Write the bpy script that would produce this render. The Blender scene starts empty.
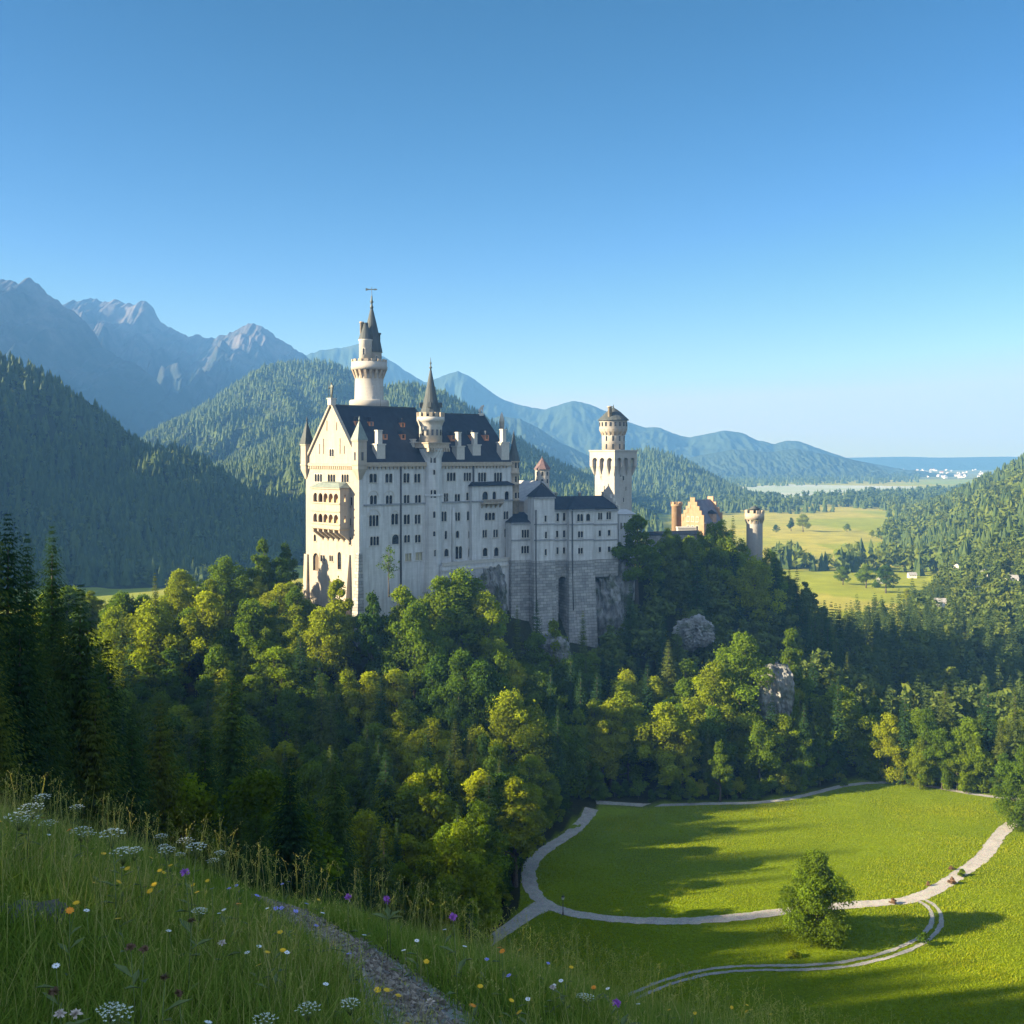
import bpy, bmesh, math, random
import numpy as np
from mathutils import Vector, Matrix

random.seed(7)
rng = np.random.default_rng(7)
R = math.radians
scene = bpy.context.scene
COL = scene.collection

# ------------------------------------------------------------------ camera, sky, sun, exposure
FPX, CX, HY = 1100.0, 512.0, 457.0          # focal length in pixels, centre column, horizon row
cam_d = bpy.data.cameras.new("camera")
cam = bpy.data.objects.new("camera", cam_d)
COL.objects.link(cam)
cam_d.sensor_width = 36.0
cam_d.lens = 36.0 * FPX / 1024.0
cam_d.shift_y = -(512.0 - HY) / 1024.0
cam_d.clip_start = 0.05
cam_d.clip_end = 80000.0
cam.location = (0, 0, 0)
cam.rotation_euler = (R(90), 0, 0)
scene.camera = cam

SUN_EL = R(22.0)
sx, sy = -1.0, -0.25                          # horizontal direction TOWARDS the sun
n_ = math.hypot(sx, sy)
SUN = Vector((sx / n_ * math.cos(SUN_EL), sy / n_ * math.cos(SUN_EL), math.sin(SUN_EL)))
world = bpy.data.worlds.new("World")
scene.world = world
world.use_nodes = True
wn, wl = world.node_tree.nodes, world.node_tree.links
sky = wn.new("ShaderNodeTexSky")
sky.sky_type = 'NISHITA'
sky.sun_disc = False
sky.sun_elevation = SUN_EL
sky.sun_rotation = math.atan2(SUN.x, SUN.y)
sky.altitude = 800
sky.air_density = 0.9
sky.dust_density = 0.8
sky.ozone_density = 2.0
hsv = wn.new("ShaderNodeHueSaturation")
hsv.inputs["Saturation"].default_value = 1.35
wl.new(sky.outputs[0], hsv.inputs["Color"])
# deepen the blue overhead: a power curve per channel on the sky's own radiance
sc_ = wn.new("ShaderNodeSeparateColor"); wl.new(hsv.outputs[0], sc_.inputs[0])
cc_ = wn.new("ShaderNodeCombineColor")
for i_, (p_, n0) in enumerate(((1.4, 3.1), (1.36, 4.0), (1.75, 4.1))):
    d_ = wn.new("ShaderNodeMath"); d_.operation = 'DIVIDE'; wl.new(sc_.outputs[i_], d_.inputs[0]); d_.inputs[1].default_value = n0
    e_ = wn.new("ShaderNodeMath"); e_.operation = 'POWER'; wl.new(d_.outputs[0], e_.inputs[0]); e_.inputs[1].default_value = p_
    f_ = wn.new("ShaderNodeMath"); f_.operation = 'MULTIPLY'; wl.new(e_.outputs[0], f_.inputs[0]); f_.inputs[1].default_value = n0 * (1.12, 0.78, 0.65)[i_]
    g_ = wn.new("ShaderNodeMath"); g_.operation = 'MINIMUM'; wl.new(f_.outputs[0], g_.inputs[0]); g_.inputs[1].default_value = (4.4, 4.0, 3.3)[i_]
    wl.new(g_.outputs[0], cc_.inputs[i_])
# unseen bright cloud sheet added behind the viewer to lift the shaded castle front
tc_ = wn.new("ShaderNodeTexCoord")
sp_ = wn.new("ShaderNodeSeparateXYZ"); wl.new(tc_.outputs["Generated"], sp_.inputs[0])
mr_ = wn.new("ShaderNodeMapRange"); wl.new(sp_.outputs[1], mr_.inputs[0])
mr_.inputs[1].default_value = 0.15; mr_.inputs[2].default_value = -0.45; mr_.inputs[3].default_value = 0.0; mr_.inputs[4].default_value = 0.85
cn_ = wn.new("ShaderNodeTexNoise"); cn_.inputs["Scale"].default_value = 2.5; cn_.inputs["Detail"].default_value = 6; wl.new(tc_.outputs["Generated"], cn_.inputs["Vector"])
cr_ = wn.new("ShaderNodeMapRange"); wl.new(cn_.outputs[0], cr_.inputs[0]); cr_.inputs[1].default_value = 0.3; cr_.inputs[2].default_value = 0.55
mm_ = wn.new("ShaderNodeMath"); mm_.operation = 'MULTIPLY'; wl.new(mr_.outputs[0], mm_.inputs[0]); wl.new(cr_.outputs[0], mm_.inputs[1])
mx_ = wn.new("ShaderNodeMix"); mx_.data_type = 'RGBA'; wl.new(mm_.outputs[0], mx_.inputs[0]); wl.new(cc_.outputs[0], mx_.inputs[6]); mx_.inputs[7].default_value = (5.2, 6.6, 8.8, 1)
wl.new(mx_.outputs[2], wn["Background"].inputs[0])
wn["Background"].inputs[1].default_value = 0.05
sun_d = bpy.data.lights.new("sun", 'SUN')
sun_d.energy = 5.0
sun_d.angle = R(0.5)
sun_d.color = (1.0, 0.85, 0.60)
sun = bpy.data.objects.new("sun", sun_d)
COL.objects.link(sun)
sun.rotation_euler = SUN.to_track_quat('Z', 'Y').to_euler()
vs = scene.view_settings
vs.view_transform = 'Standard'
vs.look = 'None'
vs.gamma = 1.0
vs.exposure = 2.2
scene.cycles.max_bounces = 6
scene.cycles.transparent_max_bounces = 6
scene.cycles.diffuse_bounces = 3
scene.cycles.volume_bounces = 0

# ------------------------------------------------------------------ helpers
def mat_new(name):
    m = bpy.data.materials.new(name)
    m.use_nodes = True
    nt = m.node_tree
    return m, nt.nodes, nt.links, nt.nodes["Principled BSDF"]

def noise(N, L, scale, detail=4, vec=None, rough=0.55):
    t = N.new("ShaderNodeTexNoise")
    t.inputs["Scale"].default_value = scale
    t.inputs["Detail"].default_value = detail
    t.inputs["Roughness"].default_value = rough
    if vec is not None: L.new(vec, t.inputs["Vector"])
    return t

def ramp(N, L, fac, stops):
    r = N.new("ShaderNodeValToRGB")
    el = r.color_ramp.elements
    while len(el) < len(stops): el.new(0.5)
    for e, (p, c) in zip(el, stops):
        e.position = p
        e.color = (*c, 1) if len(c) == 3 else c
    L.new(fac, r.inputs[0])
    return r

def mixc(N, L, fac, a, b, mode='MIX'):
    m = N.new("ShaderNodeMix"); m.data_type = 'RGBA'; m.blend_type = mode
    for sock, v in ((m.inputs[0], fac), (m.inputs[6], a), (m.inputs[7], b)):
        if isinstance(v, (int, float)): sock.default_value = v
        elif isinstance(v, tuple): sock.default_value = (*v, 1)
        else: L.new(v, sock)
    return m.outputs[2]

def bump(N, L, h, strength, dist, bs):
    b = N.new("ShaderNodeBump")
    b.inputs["Strength"].default_value = strength
    b.inputs["Distance"].default_value = dist
    L.new(h, b.inputs["Height"]); L.new(b.outputs[0], bs.inputs["Normal"])
    return b

def coords(N): return N.new("ShaderNodeTexCoord").outputs["Object"]

def plain(name, c1, c2, scale=2.0, rough=0.85, bmp=0.0, metallic=0.0):
    m, N, L, B = mat_new(name)
    t = noise(N, L, scale, 5, coords(N))
    r = ramp(N, L, t.outputs[0], [(0.3, c1), (0.7, c2)])
    L.new(r.outputs[0], B.inputs["Base Color"])
    B.inputs["Roughness"].default_value = rough
    B.inputs["Metallic"].default_value = metallic
    if bmp: bump(N, L, t.outputs[0], bmp, 0.3, B)
    return m

def wall_mat(name, base, stain, mortar=None, bw=1.2, bh=0.55, streak=0.5):
    """weathered stone; with mortar colour: coursed blocks"""
    m, N, L, B = mat_new(name)
    co = coords(N)
    sep = N.new("ShaderNodeSeparateXYZ"); L.new(co, sep.inputs[0])
    add = N.new("ShaderNodeMath"); add.operation = 'ADD'
    L.new(sep.outputs[0], add.inputs[0]); L.new(sep.outputs[1], add.inputs[1])
    cmb = N.new("ShaderNodeCombineXYZ"); L.new(add.outputs[0], cmb.inputs[0]); L.new(sep.outputs[2], cmb.inputs[1])
    mp = N.new("ShaderNodeMapping"); mp.inputs["Scale"].default_value = (1.1, 0.10, 1); L.new(cmb.outputs[0], mp.inputs[0])
    st = noise(N, L, 0.9, 6, mp.outputs[0])
    blot = noise(N, L, 0.18, 6, co)
    rs = ramp(N, L, st.outputs[0], [(0.42, (0, 0, 0)), (0.72, (streak,) * 3)])
    rb = ramp(N, L, blot.outputs[0], [(0.38, (0, 0, 0)), (0.75, (0.8,) * 3)])
    c = mixc(N, L, rs.outputs[0], base, stain)
    c = mixc(N, L, rb.outputs[0], c, tuple(0.5 * a + 0.5 * b for a, b in zip(base, stain)))
    br = N.new("ShaderNodeTexBrick")
    br.inputs["Scale"].default_value = 1.0
    br.inputs["Brick Width"].default_value = bw
    br.inputs["Row Height"].default_value = bh
    br.inputs["Mortar Size"].default_value = 0.05 if mortar else 0.02
    br.inputs["Mortar Smooth"].default_value = 0.3
    br.inputs["Color1"].default_value = (1, 1, 1, 1)
    br.inputs["Color2"].default_value = (0.62, 0.64, 0.66, 1) if mortar else (0.93, 0.93, 0.93, 1)
    mo = mortar if mortar else (0.86, 0.86, 0.86)
    br.inputs["Mortar"].default_value = (*mo, 1)
    L.new(cmb.outputs[0], br.inputs["Vector"])
    c = mixc(N, L, 1.0, c, br.outputs["Color"], 'MULTIPLY')
    L.new(c, B.inputs["Base Color"])
    B.inputs["Roughness"].default_value = 0.9
    fine = noise(N, L, 3.0, 5, co)
    if mortar:
        inv = N.new("ShaderNodeMath"); inv.operation = 'SUBTRACT'
        L.new(fine.outputs[0], inv.inputs[0]); L.new(br.outputs["Fac"], inv.inputs[1])
        bump(N, L, inv.outputs[0], 0.9, 0.35, B)
    else:
        bump(N, L, fine.outputs[0], 0.35, 0.12, B)
    return m

def leaf_mat(name, dark, mid, bright, transl=0.4, gloss=0.08):
    """leaves: hue varies per tree and per leaf clump"""
    m, N, L, B = mat_new(name)
    oi = N.new("ShaderNodeObjectInfo")
    at = N.new("ShaderNodeAttribute"); at.attribute_name = "tint"
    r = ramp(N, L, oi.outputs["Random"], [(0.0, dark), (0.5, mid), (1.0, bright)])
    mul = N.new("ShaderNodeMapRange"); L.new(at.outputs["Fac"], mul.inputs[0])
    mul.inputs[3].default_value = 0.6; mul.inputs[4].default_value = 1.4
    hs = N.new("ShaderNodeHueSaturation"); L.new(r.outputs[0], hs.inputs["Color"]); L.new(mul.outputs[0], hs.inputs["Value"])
    B.inputs["Roughness"].default_value = 0.8
    B.inputs["Specular IOR Level"].default_value = gloss
    L.new(hs.outputs[0], B.inputs["Base Color"])
    tr = N.new("ShaderNodeBsdfTranslucent")
    tc = mixc(N, L, 1.0, hs.outputs[0], (1.3, 1.38, 0.4), 'MULTIPLY'); L.new(tc, tr.inputs[0])
    mx = N.new("ShaderNodeMixShader"); mx.inputs[0].default_value = transl
    L.new(B.outputs[0], mx.inputs[1]); L.new(tr.outputs[0], mx.inputs[2])
    L.new(mx.outputs[0], N["Material Output"].inputs[0])
    return m

def attr_leaf_mat(name, stops, transl=0.35):
    """for one-mesh vegetation: hue from the point attribute 'tint' (0..1)"""
    m, N, L, B = mat_new(name)
    at = N.new("ShaderNodeAttribute"); at.attribute_name = "tint"
    r = ramp(N, L, at.outputs["Fac"], stops)
    B.inputs["Roughness"].default_value = 0.7
    B.inputs["Specular IOR Level"].default_value = 0.2
    L.new(r.outputs[0], B.inputs["Base Color"])
    tr = N.new("ShaderNodeBsdfTranslucent")
    tc = mixc(N, L, 1.0, r.outputs[0], (1.4, 1.3, 0.6), 'MULTIPLY'); L.new(tc, tr.inputs[0])
    mx = N.new("ShaderNodeMixShader"); mx.inputs[0].default_value = transl
    L.new(B.outputs[0], mx.inputs[1]); L.new(tr.outputs[0], mx.inputs[2])
    L.new(mx.outputs[0], N["Material Output"].inputs[0])
    return m

def link(o, parent=None):
    COL.objects.link(o)
    if parent is not None: o.parent = parent
    return o

def thing(name, label, cat, loc=(0, 0, 0), rotz=0.0, group=None):
    o = bpy.data.objects.new(name, None)
    o.empty_display_size = 0.5
    COL.objects.link(o)
    o.location = loc; o.rotation_euler = (0, 0, rotz)
    o['label'] = label; o['category'] = cat
    if group: o['group'] = group
    return o

def tag(o, label, cat, group=None):
    o['label'] = label; o['category'] = cat
    if group: o['group'] = group
    return o

def np_mesh(name, V, F, mat, attrs=None, smooth=False):
    """V (n,3); F (m,k) int, all faces the same size; attrs {name: per-vertex float or rgb}"""
    me = bpy.data.meshes.new(name)
    V = np.asarray(V, np.float32); F = np.asarray(F, np.int32)
    k = F.shape[1]
    me.vertices.add(len(V)); me.vertices.foreach_set("co", V.ravel())
    me.loops.add(F.size); me.loops.foreach_set("vertex_index", F.ravel())
    me.polygons.add(len(F))
    me.polygons.foreach_set("loop_start", np.arange(0, F.size, k, dtype=np.int32))
    me.polygons.foreach_set("loop_total", np.full(len(F), k, np.int32))
    me.polygons.foreach_set("use_smooth", np.full(len(F), smooth, bool))
    me.update(calc_edges=True)
    for an, av in (attrs or {}).items():
        av = np.asarray(av, np.float32)
        if av.ndim == 1:
            a = me.attributes.new(an, 'FLOAT', 'POINT'); a.data.foreach_set("value", av)
        else:
            a = me.attributes.new(an, 'FLOAT_COLOR', 'POINT')
            a.data.foreach_set("color", np.c_[av, np.ones(len(av))].astype(np.float32).ravel())
    me.materials.append(mat)
    return me

class MB:
    """collects shapes for ONE mesh object"""
    def __init__(s): s.v = []; s.f = []; s.sm = []
    def add(s, vs_, fs, smooth=False):
        b = len(s.v); s.v += [tuple(map(float, p)) for p in vs_]
        for f in fs: s.f.append([b + i for i in f]); s.sm.append(smooth)
    def quad(s, a, b, c, d): s.add([a, b, c, d], [(0, 1, 2, 3)])
    def box(s, x0, x1, y0, y1, z0, z1):
        s.add([(x0, y0, z0), (x1, y0, z0), (x1, y1, z0), (x0, y1, z0), (x0, y0, z1), (x1, y0, z1), (x1, y1, z1), (x0, y1, z1)],
              [(0, 3, 2, 1), (4, 5, 6, 7), (0, 1, 5, 4), (1, 2, 6, 5), (2, 3, 7, 6), (3, 0, 4, 7)])
    def obox(s, c, ax, hx, hy, hz):
        """box turned about z: centre c, x-axis angle ax"""
        ca, sa = math.cos(ax), math.sin(ax)
        P = []
        for dz in (-hz, hz):
            for dx, dy in ((-hx, -hy), (hx, -hy), (hx, hy), (-hx, hy)):
                P.append((c[0] + dx * ca - dy * sa, c[1] + dx * sa + dy * ca, c[2] + dz))
        s.add(P, [(0, 3, 2, 1), (4, 5, 6, 7), (0, 1, 5, 4), (1, 2, 6, 5), (2, 3, 7, 6), (3, 0, 4, 7)])
    def hexa(s, b, t):
        """4 bottom points, 4 top points (counter-clockwise seen from above)"""
        s.add(list(b) + list(t), [(0, 3, 2, 1), (4, 5, 6, 7), (0, 1, 5, 4), (1, 2, 6, 5), (2, 3, 7, 6), (3, 0, 4, 7)])
    def lathe(s, prof, c=(0, 0), seg=24, a0=0.0, smooth=True, cap=True):
        b = len(s.v); n = len(prof)
        for r, z in prof:
            for i in range(seg):
                a = a0 + 2 * math.pi * i / seg
                s.v.append((c[0] + r * math.cos(a), c[1] + r * math.sin(a), z))
        for j in range(n - 1):
            for i in range(seg):
                k = (i + 1) % seg
                s.f.append([b + j * seg + i, b + j * seg + k, b + (j + 1) * seg + k, b + (j + 1) * seg + i]); s.sm.append(smooth)
        if cap:
            s.f.append([b + i for i in range(seg)][::-1]); s.sm.append(False)
            s.f.append([b + (n - 1) * seg + i for i in range(seg)]); s.sm.append(False)
    def tube(s, pts, rad, seg=7):
        b = len(s.v); n = len(pts)
        for i, p in enumerate(pts):
            p = Vector(p)
            t = (Vector(pts[min(i + 1, n - 1)]) - Vector(pts[max(i - 1, 0)])).normalized()
            u = t.cross(Vector((0.31, 0.2, 0.93) if abs(t.z) < 0.9 else (1, 0, 0))).normalized(); w = t.cross(u)
            for k in range(seg):
                a = 2 * math.pi * k / seg
                s.v.append(tuple(p + (u * math.cos(a) + w * math.sin(a)) * rad[i]))
        for i in range(n - 1):
            for k in range(seg):
                q = (k + 1) % seg
                s.f.append([b + i * seg + k, b + i * seg + q, b + (i + 1) * seg + q, b + (i + 1) * seg + k]); s.sm.append(True)
        s.f.append([b + k for k in range(seg)][::-1]); s.sm.append(False)
        s.f.append([b + (n - 1) * seg + k for k in range(seg)]); s.sm.append(False)
    def mesh(s, name, mat):
        me = bpy.data.meshes.new(name)
        me.from_pydata(s.v, [], s.f)
        me.polygons.foreach_set("use_smooth", s.sm)
        me.materials.append(mat); me.update()
        return me
    def build(s, name, mat, parent=None):
        return link(bpy.data.objects.new(name, s.mesh(name, mat)), parent)

class Face:
    """a wall plane: u along it (left to right seen from outside), z up, d outward"""
    def __init__(s, o, ux, n): s.o = Vector(o); s.ux = Vector(ux); s.n = Vector(n)
    def P(s, u, z, d=0.0): return s.o + s.ux * u + s.n * d + Vector((0, 0, z))

def fbox(M, F, u0, u1, z0, z1, d0, d1):
    M.add([F.P(u0, z0, d1), F.P(u1, z0, d1), F.P(u1, z0, d0), F.P(u0, z0, d0), F.P(u0, z1, d1), F.P(u1, z1, d1), F.P(u1, z1, d0), F.P(u0, z1, d0)],
          [(0, 3, 2, 1), (4, 5, 6, 7), (0, 1, 5, 4), (1, 2, 6, 5), (2, 3, 7, 6), (3, 0, 4, 7)])

def wall_holes(M, F, u0, u1, z0, z1, holes, rd=0.55):
    hs = [(max(a, u0), min(b, u1), max(c, z0), min(d, z1)) for a, b, c, d in holes]
    hs = [h for h in hs if h[1] - h[0] > 0.05 and h[3] - h[2] > 0.05]
    us = sorted({u0, u1, *[h[0] for h in hs], *[h[1] for h in hs]})
    zs = sorted({z0, z1, *[h[2] for h in hs], *[h[3] for h in hs]})
    for i in range(len(zs) - 1):
        run = None
        for j in range(len(us) - 1):
            uc, zc = (us[j] + us[j + 1]) / 2, (zs[i] + zs[i + 1]) / 2
            inside = any(h[0] < uc < h[1] and h[2] < zc < h[3] for h in hs)
            if not inside and run is None: run = us[j]
            if inside and run is not None:
                M.quad(F.P(run, zs[i]), F.P(us[j], zs[i]), F.P(us[j], zs[i + 1]), F.P(run, zs[i + 1])); run = None
        if run is not None:
            M.quad(F.P(run, zs[i]), F.P(us[-1], zs[i]), F.P(us[-1], zs[i + 1]), F.P(run, zs[i + 1]))
    for a, b, c, d in hs:
        M.quad(F.P(a, c), F.P(a, d), F.P(a, d, -rd), F.P(a, c, -rd))
        M.quad(F.P(b, d), F.P(b, c), F.P(b, c, -rd), F.P(b, d, -rd))
        M.quad(F.P(a, c, -rd), F.P(b, c, -rd), F.P(b, c), F.P(a, c))
        M.quad(F.P(a, d), F.P(b, d), F.P(b, d, -rd), F.P(a, d, -rd))

def arch_panel(M, F, u0, u1, z0, z1, n, jamb, mull, d0, d1, arch=True, head=0.12):
    """n arched lights side by side, a solid slab between depths d0 (outer) and d1 (inner)"""
    w = (u1 - u0 - 2 * jamb - (n - 1) * mull) / n
    fbox(M, F, u0, u0 + jamb, z0, z1, d1, d0); fbox(M, F, u1 - jamb, u1, z0, z1, d1, d0)
    for i in range(n):
        a = u0 + jamb + i * (w + mull); b = a + w
        if i < n - 1: fbox(M, F, b, b + mull, z0, z1, d1, d0)
        if not arch:
            fbox(M, F, a, b, z1 - head, z1, d1, d0); continue
        r = w / 2; zs = z1 - head - r
        K = 8
        pts = [(a + r - r * math.cos(math.pi * k / K), zs + r * math.sin(math.pi * k / K)) for k in range(K + 1)]
        for k in range(K):
            (p, q), (p2, q2) = pts[k], pts[k + 1]
            M.quad(F.P(p, q, d0), F.P(p2, q2, d0), F.P(p2, z1, d0), F.P(p, z1, d0))
            M.quad(F.P(p, q, d1), F.P(p2, q2, d1), F.P(p2, q2, d0), F.P(p, q, d0))
            M.quad(F.P(p2, q2, d1), F.P(p, q, d1), F.P(p, z1, d1), F.P(p2, z1, d1))
        M.quad(F.P(a, z1, d1), F.P(a, z1, d0), F.P(b, z1, d0), F.P(b, z1, d1))

def window(parent, F, uc, z0, w, h, n=1, arch=True, mats=None, glass=None, depth=0.42):
    """one window (surround, mullions, sill) and its pane; gives back the hole it needs"""
    m = MB()
    arch_panel(m, F, uc - w / 2, uc + w / 2, z0, z0 + h, n, 0.14, 0.16, 0.05, -0.22, arch)
    fbox(m, F, uc - w / 2 - 0.18, uc + w / 2 + 0.18, z0 - 0.22, z0 - 0.003, -0.1, 0.20)
    wo = m.build("window", mats or M_TRIM, parent)
    p = MB()
    p.quad(F.P(uc - w / 2, z0, -depth), F.P(uc + w / 2, z0, -depth), F.P(uc + w / 2, z0 + h, -depth), F.P(uc - w / 2, z0 + h, -depth))
    for k in range(n):                                   # glazing bars
        ww = w / n; c = uc - w / 2 + ww * (k + 0.5)
        fbox(p, F, c - 0.035, c + 0.035, z0, z0 + h, -depth + 0.004, -depth + 0.05)
    p.build("pane", glass or M_GLASS, wo)
    return (uc - w / 2, uc + w / 2, z0, z0 + h)

def crenels(M, c, r, z0, h, n, thick, width=0.55):
    for i in range(n):
        a = 2 * math.pi * i / n
        M.obox((c[0] + (r - thick / 2) * math.cos(a), c[1] + (r - thick / 2) * math.sin(a), z0 + h / 2), a, thick / 2, width * math.pi * r / n, h / 2)

def corbels(M, c, r0, r1, z0, z1, n, width=0.4):
    for i in range(n):
        a = 2 * math.pi * i / n
        ca, sa = math.cos(a), math.sin(a); hw = width * math.pi * r1 / n
        def P(r, t, z): return (c[0] + r * ca - t * sa, c[1] + r * sa + t * ca, z)
        M.hexa([P(r0 - .1, -hw, z0), P(r0 + .1, -hw, z0), P(r0 + .1, hw, z0), P(r0 - .1, hw, z0)],
               [P(r0 - .1, -hw, z1), P(r1, -hw, z1), P(r1, hw, z1), P(r0 - .1, hw, z1)])

def pt(px, py, d): return Vector(((px - CX) / FPX * d, d, -(py - HY) / FPX * d))

# ------------------------------------------------------------------ terrain
def smooth01(t): t = np.clip(t, 0, 1); return t * t * (3 - 2 * t)

def vnoise(x, y, s, seed=0):
    x = np.asarray(x, float) / s; y = np.asarray(y, float) / s
    xi = np.floor(x).astype(np.int64); yi = np.floor(y).astype(np.int64)
    fx = smooth01(x - xi); fy = smooth01(y - yi)
    def h(a, b):
        n = (a * 374761393 + b * 668265263 + seed * 1442695041) & 0x7fffffff
        n = ((n ^ (n >> 13)) * 1274126177) & 0x7fffffff
        return ((n ^ (n >> 16)) & 0xffff) / 65535.0 - 0.5
    return (h(xi, yi) * (1 - fx) + h(xi + 1, yi) * fx) * (1 - fy) + (h(xi, yi + 1) * (1 - fx) + h(xi + 1, yi + 1) * fx) * fy

def fbm(x, y, s, o=4, seed=0):
    t = 0; a = 1.0
    for k in range(o):
        t = t + a * vnoise(x, y, s / 2 ** k, seed + k * 17); a *= 0.5
    return t

FG_A = -2.0
def fg(x, y):
    """the meadow slope the camera stands on"""
    x = np.asarray(x, float); y = np.asarray(y, float)
    xs = np.where(x < 0, -55 * np.tanh(-x / 55), 30 * np.tanh(x / 30))
    yc = np.clip(y, 0, 14)
    z = FG_A - 0.289 * xs - 0.0871 * yc - 0.01841 * yc * yc - 0.62 * np.clip(y - 14, 0, None) + 0.10 * np.clip(-y, 0, None)
    z = z + 0.10 * fbm(x, y, 1.7, 3, 3) * np.exp(-np.clip(y, 0, None) / 60)
    # unseen rise added left of the view to shade the left spruces
    z = z + 44 * smooth01((-x - (0.5 * np.clip(y, 0, None) + 6)) / 70) * smooth01((y - 18) / 50) * (1 - smooth01((y - 190) / 60))
    return z

HR = np.array([(-118, 328, -53), (-48, 340, -44), (18, 392, -44), (68, 424, -44), (94, 436, -55)], float)
def castle_hill(x, y):
    best = np.full(np.shape(x), -90.0)
    for a, b in zip(HR[:-1], HR[1:]):
        dx, dy = b[0] - a[0], b[1] - a[1]
        t = np.clip(((x - a[0]) * dx + (y - a[1]) * dy) / (dx * dx + dy * dy), 0, 1)
        d = np.hypot(x - a[0] - t * dx, y - a[1] - t * dy)
        rz = a[2] + t * (b[2] - a[2])
        dd = np.clip(d - 13, 0, None)
        z = -90 + (rz + 90) * np.clip((np.exp(-dd / 36.0) - 0.10) / 0.90, 0, 1)
        best = np.maximum(best, z)
    return best

def left_hill(x, y):  # off-frame rise, its height shaped to throw the lower wood into shade
    t = smooth01((-92 - x) / 230.0)
    yl = y + 0.25 * np.clip(-60 - x, 0, None)
    e = smooth01((y - 30) / 60.0) * (1 - smooth01((yl - 340) / 120.0))
    amp = 92 + 46 * smooth01((325 - yl) / 45.0)
    return -90 + amp * t * e

def right_hill(x, y):
    xb = 226 + 0.345 * (y - 560)
    k = smooth01((y - 470) / 200.0) * (1 - smooth01((y - 1500) / 500.0))
    u = np.clip(x - xb, 0, None)
    return -90 + k * (0.52 * u - 0.00008 * u * u).clip(0, 260)

def terrain(x, y):
    x = np.asarray(x, float); y = np.asarray(y, float)
    z = np.full(np.broadcast(x, y).shape, -90.0)
    def smax(a, b, k=6.0):
        h = np.clip(0.5 + 0.5 * (a - b) / k, 0, 1)
        return b * (1 - h) + a * h + k * h * (1 - h) * 0.999
    hill = np.maximum(castle_hill(x, y), left_hill(x, y))
    hill = np.where(hill > -89.5, hill + 2.5 * fbm(x, y, 28, 3, 5) * np.clip((hill + 90) / 12, 0, 1), hill)
    f_ = np.where(y < 260, fg(x, y), -200)
    z = np.maximum(z, hill); z = np.maximum(z, right_hill(x, y)); z = np.maximum(z, f_)
    return z

def axis(segs):
    out = []
    for a, b, st in segs: out += list(np.arange(a, b - 1e-6, st))
    return out
xa = list(-np.geomspace(230, 2850, 26)[::-1]) + axis([(-220, -30, 5), (-30, -9, 1.5), (-9, 9, 0.2), (9, 30, 1.5), (30, 330, 5)]) + list(np.geomspace(335, 8200, 60))
ya = axis([(-80, -4, 6), (-4, 0, 0.5), (0, 16, 0.2), (16, 60, 2), (60, 520, 5)]) + list(np.geomspace(525, 9000, 120))
XX, YY = np.meshgrid(np.array(xa), np.array(ya))
ZZ = terrain(XX, YY)

def poly_in(x, y, P):
    x = np.asarray(x); y = np.asarray(y); c = np.zeros(np.broadcast(x, y).shape, bool); j = len(P) - 1
    for i in range(len(P)):
        xi, yi = P[i]; xj, yj = P[j]
        with np.errstate(divide='ignore', invalid='ignore'):
            c ^= ((yi > y) != (yj > y)) & (x < (xj - xi) * (y - yi) / ((yj - yi) or 1e-9) + xi)
        j = i
    return c

def gxy(px, py, z=-90.0):
    d = -z * FPX / (py - HY)
    return ((px - CX) / FPX * d, d)

MEADOW = [gxy(*p) for p in ((478, 955), (500, 932), (520, 905), (521, 870), (543, 846), (588, 812), (640, 805), (760, 801), (810, 792), (850, 783), (870, 772), (890, 772), (915, 782), (960, 790), (1010, 797))] + \
         [(150, 285), (190, 250), (190, 120), (60, 120), (0, 150)]

# plain fields and the ground's own colours
def ground_colour(x, y, z):
    x = np.asarray(x); y = np.asarray(y)
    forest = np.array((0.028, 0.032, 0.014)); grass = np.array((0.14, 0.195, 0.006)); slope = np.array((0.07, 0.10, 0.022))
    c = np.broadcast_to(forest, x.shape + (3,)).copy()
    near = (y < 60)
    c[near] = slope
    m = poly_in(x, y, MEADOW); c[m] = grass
    far = (y > 560) & (z < -88.5) & (x > -900)
    u = x * 0.8 + y * 0.3; v = y * 0.55 - x * 0.2
    k = (np.floor(u / 190 + 0.6 * vnoise(x, y, 300, 9)).astype(int) * 7 + np.floor(v / 150 + 0.8 * vnoise(x, y, 260, 4)).astype(int) * 13) % 5
    pal = np.array([(0.22, 0.25, 0.03), (0.28, 0.28, 0.05), (0.18, 0.24, 0.03), (0.31, 0.29, 0.06), (0.23, 0.26, 0.035)])
    c[far] = pal[k][far]
    vf = (y > 4500) & (z < -88.5)
    w = np.clip((fbm(x, y, 900, 3, 21) + 0.15) * 4, 0, 1)[..., None]
    c = np.where(vf[..., None], (0.05, 0.075, 0.035) * w + np.array((0.16, 0.18, 0.06)) * (1 - w), c)
    return c

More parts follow.
